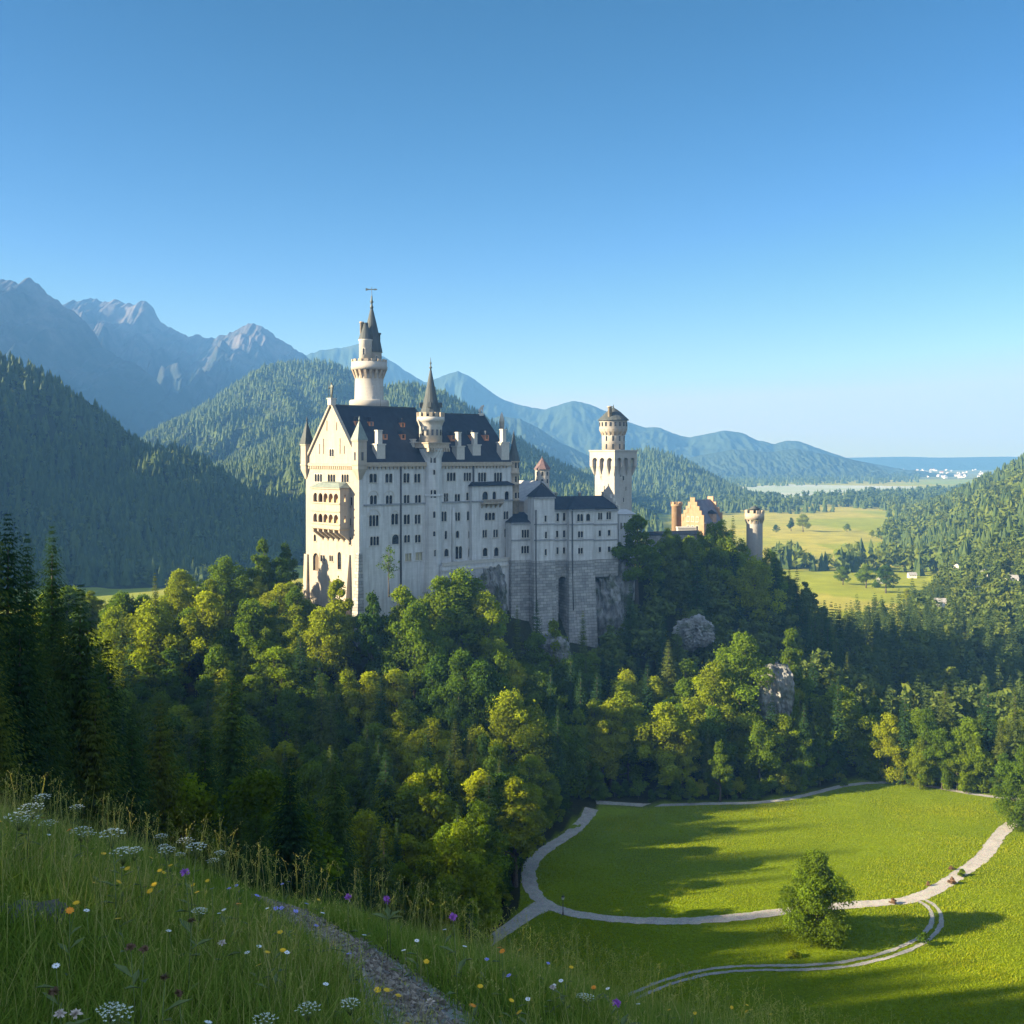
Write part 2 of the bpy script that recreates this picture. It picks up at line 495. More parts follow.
# ------------------------------------------------------------------ materials
M_STONE = wall_mat("pale limestone", (0.52, 0.515, 0.495), (0.26, 0.25, 0.235), None, 1.6, 0.7, 0.8)
M_CREAM = wall_mat("cream limestone", (0.355, 0.31, 0.25), (0.24, 0.19, 0.13), None, 1.4, 0.6, 0.6)
M_TOWER = wall_mat("tower limestone", (0.37, 0.345, 0.305), (0.23, 0.20, 0.165), None, 1.2, 0.55, 0.35)
M_BLOCK = wall_mat("coursed rubble", (0.396, 0.383, 0.353), (0.189, 0.181, 0.172), (0.30, 0.30, 0.30), 2.1, 0.95, 0.5)
M_TRIM = plain("dressed stone trim", (0.370, 0.344, 0.301), (0.447, 0.417, 0.361), 1.5, 0.85, 0.15)
M_CORNICE = plain("cornice stone", (0.275, 0.219, 0.155), (0.378, 0.318, 0.241), 1.3, 0.9, 0.2)
M_BAND = plain("string course lead", (0.16, 0.17, 0.18), (0.26, 0.26, 0.26), 1.0, 0.8, 0.1)
M_OCHRE = plain("ochre plaster", (0.378, 0.241, 0.112), (0.447, 0.310, 0.155), 0.8, 0.9, 0.1)
M_GATE = plain("weathered ochre wall", (0.235, 0.15, 0.085), (0.30, 0.205, 0.125), 0.6, 0.9, 0.15)
M_DORM = plain("copper red dormer boards", (0.34, 0.13, 0.06), (0.44, 0.19, 0.09), 2.0, 0.8, 0.1)
M_PINK = plain("salmon brick", (0.310, 0.181, 0.120), (0.387, 0.249, 0.163), 1.2, 0.9, 0.1)
M_COPPER = plain("weathered copper", (0.10, 0.13, 0.12), (0.17, 0.20, 0.17), 1.2, 0.6, 0.1)
M_BRONZE = plain("dark bronze", (0.035, 0.045, 0.04), (0.07, 0.085, 0.07), 3, 0.5, 0.1)
M_IRON = plain("dark iron", (0.03, 0.03, 0.03), (0.06, 0.06, 0.06), 5, 0.6)
M_PURPLE = plain("red brown tile", (0.085, 0.055, 0.06), (0.14, 0.085, 0.085), 1.6, 0.8, 0.2)
M_OAK = plain("dark oak", (0.06, 0.04, 0.025), (0.10, 0.07, 0.04), 4, 0.7, 0.2)
M_SHUT = plain("yellowed shutter", (0.34, 0.31, 0.20), (0.42, 0.38, 0.25), 3, 0.7)

def slate_mat(name, c1, c2):
    m, N, L, B = mat_new(name)
    co = coords(N)
    mp = N.new("ShaderNodeMapping"); mp.inputs["Scale"].default_value = (1, 1, 0.25); L.new(co, mp.inputs[0])
    t = noise(N, L, 0.7, 6, mp.outputs[0])
    w = N.new("ShaderNodeTexWave"); w.bands_direction = 'Z'; w.inputs["Scale"].default_value = 0.9
    w.inputs["Distortion"].default_value = 0.4; L.new(co, w.inputs["Vector"])
    r = ramp(N, L, t.outputs[0], [(0.3, c1), (0.72, c2)])
    c = mixc(N, L, 0.18, r.outputs[0], w.outputs["Color"], 'MULTIPLY')
    L.new(c, B.inputs["Base Color"])
    B.inputs["Roughness"].default_value = 0.7
    B.inputs["Specular IOR Level"].default_value = 0.25
    bump(N, L, w.outputs["Fac"], 0.35, 0.1, B)
    return m
M_SLATE = slate_mat("blue black slate", (0.014, 0.021, 0.034), (0.026, 0.036, 0.052))
M_SPIRE = slate_mat("spire slate", (0.045, 0.055, 0.06), (0.08, 0.09, 0.09))

m_, N, L, B = mat_new("old window glass")
t = noise(N, L, 0.6, 2, coords(N))
r = ramp(N, L, t.outputs[0], [(0.35, (0.010, 0.013, 0.018)), (0.7, (0.035, 0.042, 0.052))])
L.new(r.outputs[0], B.inputs["Base Color"]); B.inputs["Roughness"].default_value = 0.12
M_GLASS = m_

# rock
m_, N, L, B = mat_new("grey limestone cliff")
co = coords(N)
mp = N.new("ShaderNodeMapping"); mp.inputs["Scale"].default_value = (1, 1, 0.45); L.new(co, mp.inputs[0])
t = noise(N, L, 0.35, 9, mp.outputs[0], 0.7)
r = ramp(N, L, t.outputs[0], [(0.3, (0.05, 0.055, 0.05)), (0.47, (0.17, 0.17, 0.165)), (0.7, (0.36, 0.36, 0.35))])
moss = noise(N, L, 0.22, 5, co)
mr = ramp(N, L, moss.outputs[0], [(0.5, (0, 0, 0)), (0.62, (0.8, 0.8, 0.8))])
c = mixc(N, L, mr.outputs[0], r.outputs[0], (0.045, 0.06, 0.02))
L.new(c, B.inputs["Base Color"]); B.inputs["Roughness"].default_value = 0.95
bump(N, L, t.outputs[0], 1.0, 1.5, B)
M_ROCK = m_

# ground
m_, N, L, B = mat_new("earth and grass")
at = N.new("ShaderNodeAttribute"); at.attribute_name = "soil"
co = coords(N)
n1 = noise(N, L, 0.045, 6, co); n2 = noise(N, L, 1.3, 6, co, 0.7); n3 = noise(N, L, 0.004, 4, co)
r1 = ramp(N, L, n1.outputs[0], [(0.3, (0.78,) * 3), (0.7, (1.2, 1.14, 1.0))])
r2 = ramp(N, L, n2.outputs[0], [(0.25, (0.6,) * 3), (0.75, (1.35,) * 3)])
r3 = ramp(N, L, n3.outputs[0], [(0.3, (0.85, 0.9, 0.9)), (0.7, (1.12, 1.08, 1.0))])
c = mixc(N, L, 1.0, at.outputs["Color"], r1.outputs[0], 'MULTIPLY'); c = mixc(N, L, 1.0, c, r2.outputs[0], 'MULTIPLY'); c = mixc(N, L, 1.0, c, r3.outputs[0], 'MULTIPLY')
L.new(c, B.inputs["Base Color"]); B.inputs["Roughness"].default_value = 1.0; B.inputs["Specular IOR Level"].default_value = 0.05
bump(N, L, n2.outputs[0], 0.8, 0.4, B)
M_GROUND = m_

def gravel_mat(name, a, b, scale):
    m, N, L, B = mat_new(name)
    co = coords(N)
    v = N.new("ShaderNodeTexVoronoi"); v.inputs["Scale"].default_value = scale; L.new(co, v.inputs["Vector"])
    t = noise(N, L, scale * 0.08, 5, co)
    r = ramp(N, L, t.outputs[0], [(0.3, a), (0.7, b)])
    c = mixc(N, L, 0.5, r.outputs[0], v.outputs["Color"], 'SOFT_LIGHT')
    hs = N.new("ShaderNodeHueSaturation"); hs.inputs["Saturation"].default_value = 0.5; L.new(c, hs.inputs["Color"])
    L.new(hs.outputs[0], B.inputs["Base Color"]); B.inputs["Roughness"].default_value = 0.95
    bump(N, L, v.outputs["Distance"], 0.7, 0.02, B)
    return m
M_GRAVEL = gravel_mat("pale gravel", (0.25, 0.21, 0.16), (0.34, 0.295, 0.23), 6.0)
M_TRAIL = gravel_mat("trail gravel", (0.22, 0.19, 0.155), (0.36, 0.315, 0.265), 70.0)
M_RUT = gravel_mat("grey rut gravel", (0.20, 0.185, 0.155), (0.28, 0.26, 0.22), 6.0)

M_BARK = plain("bark", (0.045, 0.035, 0.025), (0.10, 0.08, 0.06), 6, 0.95, 0.5)
M_BROAD = leaf_mat("broadleaf foliage", (0.050, 0.100, 0.010), (0.130, 0.190, 0.009), (0.245, 0.270, 0.009), 0.5)
M_NEEDLE = leaf_mat("spruce needles", (0.020, 0.050, 0.016), (0.036, 0.076, 0.018), (0.105, 0.130, 0.018), 0.35, 0.08)
M_FAR = attr_leaf_mat("distant forest foliage", [(0.0, (0.032, 0.062, 0.016)), (0.5, (0.080, 0.118, 0.016)), (1.0, (0.150, 0.175, 0.018))], 0.3)
M_GRASS = attr_leaf_mat("grass blades", [(0.0, (0.075, 0.145, 0.016)), (0.45, (0.175, 0.265, 0.034)), (0.78, (0.27, 0.31, 0.065)), (1.0, (0.45, 0.39, 0.18))], 0.45)
M_TUFT = attr_leaf_mat("meadow tufts", [(0.0, (0.135, 0.195, 0.005)), (0.5, (0.190, 0.245, 0.005)), (1.0, (0.255, 0.280, 0.008))], 0.45)

def mountain_mat(name, low, rocklo, rockhi, z0, z1, sc):
    m, N, L, B = mat_new(name)
    co = coords(N); geo = N.new("ShaderNodeNewGeometry")
    sp = N.new("ShaderNodeSeparateXYZ"); L.new(geo.outputs["Position"], sp.inputs[0])
    t = noise(N, L, sc, 8, co, 0.65)
    ma = N.new("ShaderNodeMath"); ma.operation = 'MULTIPLY_ADD'; L.new(t.outputs[0], ma.inputs[0]); ma.inputs[1].default_value = (z1 - z0) * 1.6
    L.new(sp.outputs[2], ma.inputs[2])
    mr = N.new("ShaderNodeMapRange"); L.new(ma.outputs[0], mr.inputs[0]); mr.inputs[1].default_value = z0 + (z1 - z0) * 0.8; mr.inputs[2].default_value = z1 + (z1 - z0) * 0.8
    rr = ramp(N, L, t.outputs[0], [(0.35, rocklo), (0.65, rockhi)])
    c = mixc(N, L, mr.outputs[0], low, rr.outputs[0])
    L.new(c, B.inputs["Base Color"]); B.inputs["Roughness"].default_value = 1.0; B.inputs["Specular IOR Level"].default_value = 0.0
    bump(N, L, t.outputs[0], 0.8, 20.0, B)
    return m

# ------------------------------------------------------------------ ground sheet
nx, ny = len(xa), len(ya)
idx = np.arange(nx * ny).reshape(ny, nx)
Fq = np.stack([idx[:-1, :-1].ravel(), idx[:-1, 1:].ravel(), idx[1:, 1:].ravel(), idx[1:, :-1].ravel()], 1)
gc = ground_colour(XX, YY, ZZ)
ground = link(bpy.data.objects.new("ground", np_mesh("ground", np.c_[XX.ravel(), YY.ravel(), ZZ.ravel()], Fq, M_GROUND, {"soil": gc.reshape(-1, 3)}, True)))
ground['kind'] = 'structure'

# ------------------------------------------------------------------ mountains
def ridge(name, sil, d, front, back, mat, amp=0.12, base=-92, seed=1, nxp=260, nyp=90, rs=0.25, jag=0.0, gul=0.0):
    """a range: its crest line follows the skyline, slopes carved by spurs and gullies"""
    sil = np.array(sil, float)
    xs_k = (sil[:, 0] - CX) / FPX * d; zs_k = -(sil[:, 1] - HY) / FPX * d
    xx = np.linspace(xs_k[0], xs_k[-1], nxp); crest = np.interp(xx, xs_k, zs_k)
    t = np.linspace(-1, 1, nyp)
    X, T = np.meshgrid(xx, t); Cr = np.meshgrid(crest, t)[0]
    Y = d + np.where(T < 0, T * front, T * back)
    s = (crest - base).max()
    W = s * rs
    crest = crest + jag * s * (fbm(xx, xx * 0 + seed, W * .30, 4, seed + 2) - .1)
    Cr = np.meshgrid(crest, t)[0]
    h = (Cr - base)
    warp = fbm(X, Y, W * 2.2, 3, seed) * W * 1.1
    spur = 1 - np.abs(fbm((X + warp) * 1.0, Y * 0.45 + warp * 0.5, W, 4, seed + 5)) * 1.9
    prof = np.clip(1 - np.abs(T), 0, 1) ** 1.12
    mid = np.abs(T) * (1 - np.abs(T)) * 4
    Z = base + h * prof + (spur - 0.75) * amp * s * np.minimum(mid, 1) * np.clip(h / s, 0.15, 1) + fbm(X, Y, W * 0.35, 3, seed + 9) * s * 0.02 * np.clip(mid + .25, 0, 1)
    g1 = 1 - np.abs(fbm(X + warp * .5, Y * .22, W * .55, 4, seed + 40)) * 2.4; g2 = 1 - np.abs(fbm(X + warp * .3, Y * .30, W * .22, 3, seed + 50)) * 2.2
    Z = Z + gul * s * (g1 - .6) * np.clip(mid * 1.6, .12, 1) * np.clip(h / s, .1, 1) + gul * .42 * s * (g2 - .6) * np.clip(mid * 2 + .15, 0, 1) * np.clip(h / s, .1, 1)
    Z = np.maximum(Z, base)
    i = np.arange(nxp * nyp).reshape(nyp, nxp)
    F_ = np.stack([i[:-1, :-1].ravel(), i[:-1, 1:].ravel(), i[1:, 1:].ravel(), i[1:, :-1].ravel()], 1)
    o = link(bpy.data.objects.new(name, np_mesh(name, np.c_[X.ravel(), Y.ravel(), Z.ravel()], F_, mat, None, True)))
    o['kind'] = 'structure'
    return xx, Y[:, 0], Z

LOWF = (0.030, 0.045, 0.020)
mmA = mountain_mat("alpine rock", (0.018, 0.030, 0.024), (0.028, 0.032, 0.036), (0.115, 0.10, 0.092), 180, 480, 0.006)
mmB = mountain_mat("wooded range", (0.035, 0.052, 0.024), (0.06, 0.075, 0.035), (0.10, 0.11, 0.05), 500, 900, 0.006)
mmC = mountain_mat("forest floor hills", (0.030, 0.040, 0.018), (0.04, 0.05, 0.02), (0.05, 0.06, 0.025), 500, 900, 0.01)
ridge("mountain", [(-110, 250), (-40, 262), (0, 271), (12, 279), (30, 277), (42, 287), (58, 303), (75, 316), (100, 338), (130, 364), (165, 392), (210, 424), (260, 452), (330, 480)], 3300, 1500, 1200, mmA, 0.20, seed=3, nxp=620, nyp=240, jag=.05, gul=.10)
ridge("mountain", [(-60, 300), (40, 303), (70, 303), (95, 300), (110, 297), (122, 295), (134, 302), (142, 300), (160, 316), (178, 329), (196, 337), (215, 336), (232, 328), (248, 322), (262, 326), (272, 329), (290, 343), (302, 352), (330, 372), (380, 400)], 4300, 1700, 1000, mmA, 0.2, seed=11, nxp=700, nyp=240, jag=.05, gul=.11)
ridge("mountain", [(280, 372), (302, 354), (322, 349), (345, 346), (360, 342), (378, 352), (400, 366), (425, 382), (450, 372), (458, 370), (474, 378), (488, 389), (505, 400), (522, 405), (545, 409), (560, 403), (575, 400), (590, 404), (605, 411), (625, 420), (645, 427), (660, 427), (672, 433), (690, 437), (706, 434), (724, 430), (742, 432), (758, 440), (775, 444), (788, 440), (800, 441), (815, 447), (835, 454), (855, 460), (890, 467), (930, 474)], 5600, 650, 1500, mmB, 0.15, seed=21, nxp=520, nyp=140, gul=.07)
ridge("mountain", [(430, 440), (470, 424), (500, 415), (520, 418), (540, 428), (560, 442), (590, 456), (620, 470)], 4200, 600, 900, mmB, 0.15, seed=31, gul=.07)
ridge("mountain", [(672, 462), (700, 455), (735, 449), (770, 452), (795, 448), (820, 453), (845, 458), (870, 463)], 4700, 420, 500, mmB, 0.12, seed=35, gul=.05)
ridge("mountain", [(700, 463), (780, 459), (850, 457.5), (905, 456.5), (940, 457.5), (1000, 456.5), (1080, 457)], 8000, 500, 700, mmB, 0.05, seed=38)
HA = ridge("hill", [(90, 477), (150, 447), (180, 425), (215, 402), (245, 381), (265, 369), (290, 365), (318, 362), (335, 366), (352, 375), (375, 391), (400, 405), (440, 432), (480, 457)], 2500, 1000, 700, mmC, 0.18, seed=41)
HB = ridge("hill", [(190, 499), (215, 475), (240, 461), (265, 449), (300, 434), (330, 421), (355, 407), (380, 393), (400, 389), (420, 390), (445, 397), (470, 413), (495, 429), (520, 445), (550, 464), (580, 479), (610, 493)], 1900, 800, 600, mmC, 0.2, seed=51)
HC = ridge("hill", [(540, 496), (570, 483), (600, 469), (625, 458), (648, 454), (672, 459), (695, 470), (715, 483), (735, 495), (748, 501)], 2500, 330, 400, mmC, 0.12, seed=61, base=-91)
HD = ridge("hill", [(540, 494), (556, 480), (572, 474), (588, 480), (602, 494)], 2150, 150, 150, mmC, 0.1, seed=66, base=-91)
HO = ridge("hill", [(-760, 40), (-420, 80), (-250, 180), (-130, 320), (-80, 390), (-45, 450)], 860, 420, 90, mmC, 0.12, seed=75)  # extra hill added off frame to keep the left spur in shade
HS = ridge("hill", [(-330, 248), (-180, 298), (-80, 331), (-30, 348), (0, 362), (30, 372), (60, 389), (90, 411), (115, 431), (130, 444), (150, 455), (175, 455), (195, 463), (215, 475), (235, 493), (270, 510), (310, 527), (350, 543)], 1120, 380, 330, mmC, 0.16, seed=71)

# haze: one box of even, pale air
hz = MB(); hz.box(-2900, 8300, -90, 9300, -93, 660)
m_ = bpy.data.materials.new("valley haze"); m_.use_nodes = True
nt = m_.node_tree; nt.nodes.remove(nt.nodes["Principled BSDF"])
pv = nt.nodes.new("ShaderNodeVolumePrincipled")
pv.inputs["Color"].default_value = (0.14, 0.38, 0.85, 1)
pv.inputs["Absorption Color"].default_value = (0.15, 0.15, 0.15, 1)
pv.inputs["Density"].default_value = 1.55e-4
pv.inputs["Anisotropy"].default_value = 0.0
nt.links.new(pv.outputs[0], nt.nodes["Material Output"].inputs["Volume"])
haze = hz.build("haze", m_); haze['kind'] = 'stuff'
# ================================================================== the castle
A1 = R(43.0)
C0 = Vector((-44.5, 320.0, 0.0))                       # near corner of the great hall block
def to_local(p, org, ang):
    v = Vector(p) - org; c, s = math.cos(ang), math.sin(ang)
    return Vector((v.x * c + v.y * s, -v.x * s + v.y * c, v.z))
def onplane(px, py, org, ang, axis, val):
    """local point where the sight line through a photo pixel meets a wall plane"""
    d = to_local(org + Vector(((px - CX) / FPX, 1, -(py - HY) / FPX)), org, ang)
    o = to_local((0, 0, 0), org, ang)
    t = (val - o[axis]) / d[axis]
    return o + d * t
def LF(px, py, off=0.0): p = onplane(px, py, C0, A1, 1, off); return p.x, p.z    # long front: u, z
def GF(px, py, off=0.0): p = onplane(px, py, C0, A1, 0, off); return p.y, p.z    # gable front: v, z

palace = thing("palace", "great white castle hall with steep dark slate roof, sunlit west gable and loggia", "castle", C0, A1)
PL = LF(513, 500)[0]; PW = GF(306, 480)[0]
ZE = -1.7; ZB = -58.0
ZR1, ZR2 = 15.6, 14.2
U1 = 34.0
yr = PW / 2
front = Face((0, 0, 0), (1, 0, 0), (0, -1, 0))
gable = Face((0, PW, 0), (0, -1, 0), (-1, 0, 0))       # u = PW - v

# ---- windows on the long front: (px0, px1, py0, py1, lights, arched, plane)
FW = []
def zw(x0, x1, y0, y1, n, arch=True, off=0.0):         # from the enlarged crop (290,440) x6.4
    FW.append((290 + x0 / 6.4, 290 + x1 / 6.4, 440 + y0 / 6.4, 440 + y1 / 6.4, n, arch, off))
def zw3(x0, x1, y0, y1, n, arch=True, off=0.0):        # crop (400,380) x6.4
    FW.append((400 + x0 / 6.4, 400 + x1 / 6.4, 380 + y0 / 6.4, 380 + y1 / 6.4, n, arch, off))
def zw4(x0, x1, y0, y1, n, arch=True, off=0.0):        # crop (440,470) x5.12
    FW.append((440 + x0 / 5.12, 440 + x1 / 5.12, 470 + y0 / 5.12, 470 + y1 / 5.12, n, arch, off))
zw(508, 556, 213, 272, 2); zw(610, 655, 213, 272, 2); zw(726, 765, 210, 272, 2); zw(795, 834, 213, 272, 2)
zw(512, 556, 352, 415, 2); zw(613, 655, 352, 415, 2); zw(728, 765, 350, 405, 2); zw(799, 838, 350, 405, 2)
zw(507, 567, 480, 550, 3); zw(648, 692, 470, 540, 2); zw(728, 767, 475, 538, 2); zw(798, 835, 475, 535, 2)
zw(513, 570, 617, 673, 3); zw(653, 697, 603, 665, 1); zw(730, 768, 607, 655, 2); zw(800, 836, 605, 655, 2)
zw(738, 776, 725, 775, 2, False); zw(804, 846, 718, 768, 2, False)
zw3(300, 356, 590, 645, 3); zw3(408, 455, 590, 645, 3); zw3(281, 308, 722, 777, 2); zw3(350, 384, 728, 775, 2); zw3(424, 455, 718, 768, 2)
zw3(264, 298, 840, 903, 2); zw3(350, 385, 845, 900, 2); zw3(428, 460, 838, 896, 2)
zw3(286, 301, 963, 1017, 1); zw3(358, 378, 963, 1010, 1); zw3(438, 458, 960, 1010, 1)
zw4(22, 44, 403, 442, 1); zw4(78, 113, 390, 453, 2); zw4(145, 170, 393, 442, 1)
RIS = 1.4                                              # the right bay stands this far forward
zw3(500, 551, 590, 650, 3); zw3(602, 653, 590, 650, 3)
zw3(527, 563, 712, 766, 1, True, -RIS); zw3(592, 615, 712, 772, 1, True, -RIS); zw3(670, 697, 710, 766, 1, True, -RIS)
zw3(543, 608, 848, 895, 3, True, -RIS); zw3(663, 694, 838, 890, 2, True, -RIS)
zw3(528, 557, 957, 1008, 2, True, -RIS); zw3(597, 627, 955, 1006, 2, True, -RIS); zw3(668, 698, 950, 1003, 2, True, -RIS)
zw4(219, 243, 397, 441, 1, True, -RIS); zw4(277, 300, 395, 440, 1, True, -RIS); zw4(335, 358, 390, 437, 1, True, -RIS)
# risalit extent
ur0 = LF(472, 500, -RIS)[0]; ur1 = LF(512.5, 500, -RIS)[0]; zr = LF(490, 485, -RIS)[1]
bay = Face((0, -RIS, 0), (1, 0, 0), (0, -1, 0))
holes_f, holes_b = [], []
for (a, b, c, d, n, arch, off) in FW:
    u0, z1 = LF(a, c, off); u1, z0 = LF(b, d, off)
    sh = (not arch)
    h = window(palace, bay if off else front, (u0 + u1) / 2, z0, (u1 - u0) + 0.25, z1 - z0, n, arch, None, M_SHUT if sh else None)
    (holes_b if off else holes_f).append(h)
wf = MB()
wall_holes(wf, front, 0, PL, ZB, ZE, holes_f)
# back and far end
wf.quad((PL, 0, ZB), (PL, PW, ZB), (PL, PW, ZE), (PL, 0, ZE)); wf.quad((PL, PW, ZB), (0, PW, ZB), (0, PW, ZE), (PL, PW, ZE))
wf.add([(PL, 0, ZE), (PL, PW, ZE), (PL, PW / 2, ZR2)], [(0, 1, 2)])
wf.build("front_wall", M_STONE, palace)
wb = MB()
wall_holes(wb, bay, ur0, ur1, ZB, zr, holes_b)
wb.quad((ur0, 0, ZB), (ur0, -RIS, ZB), (ur0, -RIS, zr), (ur0, 0, zr)); wb.quad((ur1, -RIS, ZB), (ur1, 0, ZB), (ur1, 0, zr), (ur1, -RIS, zr))
bayo = wb.build("bay", M_STONE, palace)
q = MB(); q.hexa([(ur0 - .5, -RIS - .6, zr - .25), (ur1 + .4, -RIS - .6, zr - .25), (ur1 + .4, -.02, zr - .25), (ur0 - .5, -.02, zr - .25)],
                 [(ur0 - .5, -RIS - .6, zr + .1), (ur1 + .4, -RIS - .6, zr + .1), (ur1 - 1, -.02, zr + 1.1), (ur0 + 1, -.02, zr + 1.1)])
q.build("lean_to_roof", M_SLATE, bayo)
u0, z1 = LF(480.5, 504, -RIS); u1, z0 = LF(501, 508.5, -RIS)          # balcony on consoles
q = MB(); fbox(q, bay, u0, u1, z1, z1 + .3, 0.01, 1.6)
for k in range(5): 
    c = u0 + .5 + (u1 - u0 - 1) * k / 4
    q.add([bay.P(c - .25, z1, 0.01), bay.P(c + .25, z1, 0.01), bay.P(c + .25, z1, 1.4), bay.P(c - .25, z1, 1.4), bay.P(c - .25, z1 - 1.4, 0.01), bay.P(c + .25, z1 - 1.4, 0.01)],
          [(0, 1, 2, 3), (0, 3, 4), (1, 5, 2), (3, 2, 5, 4)])
for k in range(22):
    c = u0 + (u1 - u0) * (k + .5) / 22
    fbox(q, bay, c - .08, c + .08, z1 + .3, z1 + 1.3, 1.35, 1.5)
fbox(q, bay, u0, u1, z1 + 1.3, z1 + 1.45, 1.3, 1.58)
q.build("balcony", M_CORNICE, bayo)
# cornice under the eaves, string courses, drain pipes
q = MB(); fbox(q, front, 2.0, PL - 1, ZE - 1.15, ZE + .12, 0.01, 0.75)
n = int(PL / 1.5)
for k in range(n):
    c = 2.2 + (PL - 4) * k / n
    fbox(q, front, c, c + .6, ZE - 1.9, ZE - 1.16, 0.01, 0.5)
q.build("cornice", M_CORNICE, palace)
zs1 = LF(361, 505.3)[1]
q = MB(); fbox(q, front, 1.6, ur0 - .01, zs1 - .25, zs1 + .2, 0.01, 0.32); fbox(q, bay, ur0 - .2, ur1 + .2, zs1 - .25, zs1 + .2, 0.01, 0.3)
q.build("string_course", M_BAND, palace)
for px in (400.4, 473.0):
    u = LF(px, 500)[0]; q = MB(); q.tube([(u, -.3, ZE - .6), (u, -.3, -20), (u, -.3, -42)], [.26] * 3, 8); q.build("drainpipe", M_IRON, palace)
# relieving arches over the grand windows
def rel_arch(F, u, z, r):
    q = MB(); K = 10
    for k in range(K):
        a, b = math.pi * k / K, math.pi * (k + 1) / K
        P = [F.P(u - rr * math.cos(t), z + rr * math.sin(t), d) for d in (0.01, .16) for rr, t in ((r, a), (r, b), (r + .28, b), (r + .28, a))]
        q.add(P, [(4, 5, 6, 7), (0, 1, 5, 4), (3, 7, 6, 2)])
    return q.build("relieving_arch", M_TRIM, palace)
for (a, b, c, d) in [(504, 564, 352, 415), (604, 664, 352, 415), (500, 574, 480, 550), (648, 692, 470, 540)]:
    u0, z1 = LF(290 + a / 6.4, 440 + c / 6.4 ); u1, _ = LF(290 + b / 6.4, 440 + c / 6.4)
    rel_arch(front, (u0 + u1) / 2, z1 - 0.6, (u1 - u0) / 2)
# small buttress pilaster and pale column by the door
u = LF(453, 540)[0]; q = MB(); q.lathe([(.75, -40), (.7, -20), (.55, -16.2), (.1, -15.6)], (u, -.15), 10); q.build("pilaster", M_STONE, palace)

# ---- terrace before the hall
u0 = LF(442.5, 560, -4)[0]; u1 = LF(513, 560, -4)[0]; zt = LF(470, 564, -4)[1]
tf = Face((0, -5, 0), (1, 0, 0), (0, -1, 0))
q = MB(); q.box(u0, u1, -4, -.01, ZB, zt)
ter = q.build("terrace", M_STONE, palace)
q = MB(); q.box(u0 - .2, u1 + .2, -4.35, -3.7, zt - 1.7, zt - 1.2); q.box(u0 - .1, u1 + .1, -4.25, -3.8, zt + .002, zt + .9)
q.box(u0 - .2, u1 + .2, -4.35, -3.7, zt + .902, zt + 1.1)
q.build("parapet", M_TRIM, ter)

# ---- west gable
GWn = []
def gw(x0, x1, y0, y1, n, arch=True):
    v0, z1 = GF(290 + x0 / 6.4, 440 + y0 / 6.4); v1, z0 = GF(290 + x1 / 6.4, 440 + y1 / 6.4)
    GWn.append(((PW - v0 + PW - v1) / 2, z0, abs(v0 - v1) + .3, z1 - z0, n, arch))
gw(158, 206, 213, 268, 3); gw(242, 290, 216, 268, 3); gw(330, 376, 216, 270, 3)
gw(385, 399, 362, 420, 1); gw(362, 391, 495, 547, 2); gw(376, 392, 618, 672, 1)
gw(195, 222, 733, 780, 2, False); gw(252, 276, 733, 778, 2); gw(305, 328, 712, 830, 1); gw(152, 167, 600, 648, 1)
holes_g = [window(palace, gable, u, z, w, h, n, a, M_CREAM if k else M_TRIM) for k, (u, z, w, h, n, a) in enumerate(GWn)]
v0, z1 = GF(290 + 145 / 6.4, 440 + 718 / 6.4); v1, z0 = GF(290 + 190 / 6.4, 440 + 840 / 6.4)
ud = PW - (v0 + v1) / 2; wd = abs(v0 - v1)
holes_g.append((ud - wd / 2, ud + wd / 2, z0, z1))
q = MB(); arch_panel(q, gable, ud - wd / 2, ud + wd / 2, z0, z1, 1, .3, .2, .12, -.4)
po = q.build("portal", M_CORNICE, palace)
q = MB(); q.quad(gable.P(ud - wd / 2, z0, -.5), gable.P(ud + wd / 2, z0, -.5), gable.P(ud + wd / 2, z1, -.5), gable.P(ud - wd / 2, z1, -.5)); q.build("door", M_OAK, po)
wg = MB()
wall_holes(wg, gable, 0, PW, ZB, ZE, holes_g)
ca, cb = PW / 2 - 2.2, PW / 2 + 2.2
def zslope(u): return ZE + (ZR1 - ZE) * (1 - abs(u - PW / 2) / (PW / 2))
zc = zslope(ca)
tw = GF(331, 456.5)[1]
hg = [window(palace, gable, PW / 2, tw, 2.6, 2.4, 2)]
wall_holes(wg, gable, ca, cb, ZE, zc, hg)
for a, b in ((0, ca), (cb, PW)):
    P = [gable.P(a, ZE), gable.P(b, ZE), gable.P(b, max(zslope(b), ZE)), gable.P(a, max(zslope(a), ZE))]
    P = [p for i, p in enumerate(P) if i < 2 or (p - P[1]).length > .01 and (p - P[0]).length > .01]
    wg.add(P, [tuple(range(len(P)))])
wg.add([gable.P(ca, zc), gable.P(cb, zc), gable.P(PW / 2, ZR1)], [(0, 1, 2)])
wg.build("gable_wall", M_CREAM, palace)
q = MB()                                             # raised blind lancets and slits of the gable
for du, zz, hh in ((-6.6, 1.0, 3.0), (-4.4, 1.0, 4.6), (4.4, 1.0, 4.6), (6.6, 1.0, 2.4), (-2.6, 8.0, 3.0), (2.6, 8.0, 2.4)):
    q = MB(); fbox(q, gable, PW / 2 + du - .16, PW / 2 + du + .16, zz, zz + hh, 0.01, .22)
    q.build("lesene", M_CORNICE, palace)
q = MB()                                             # gable copings
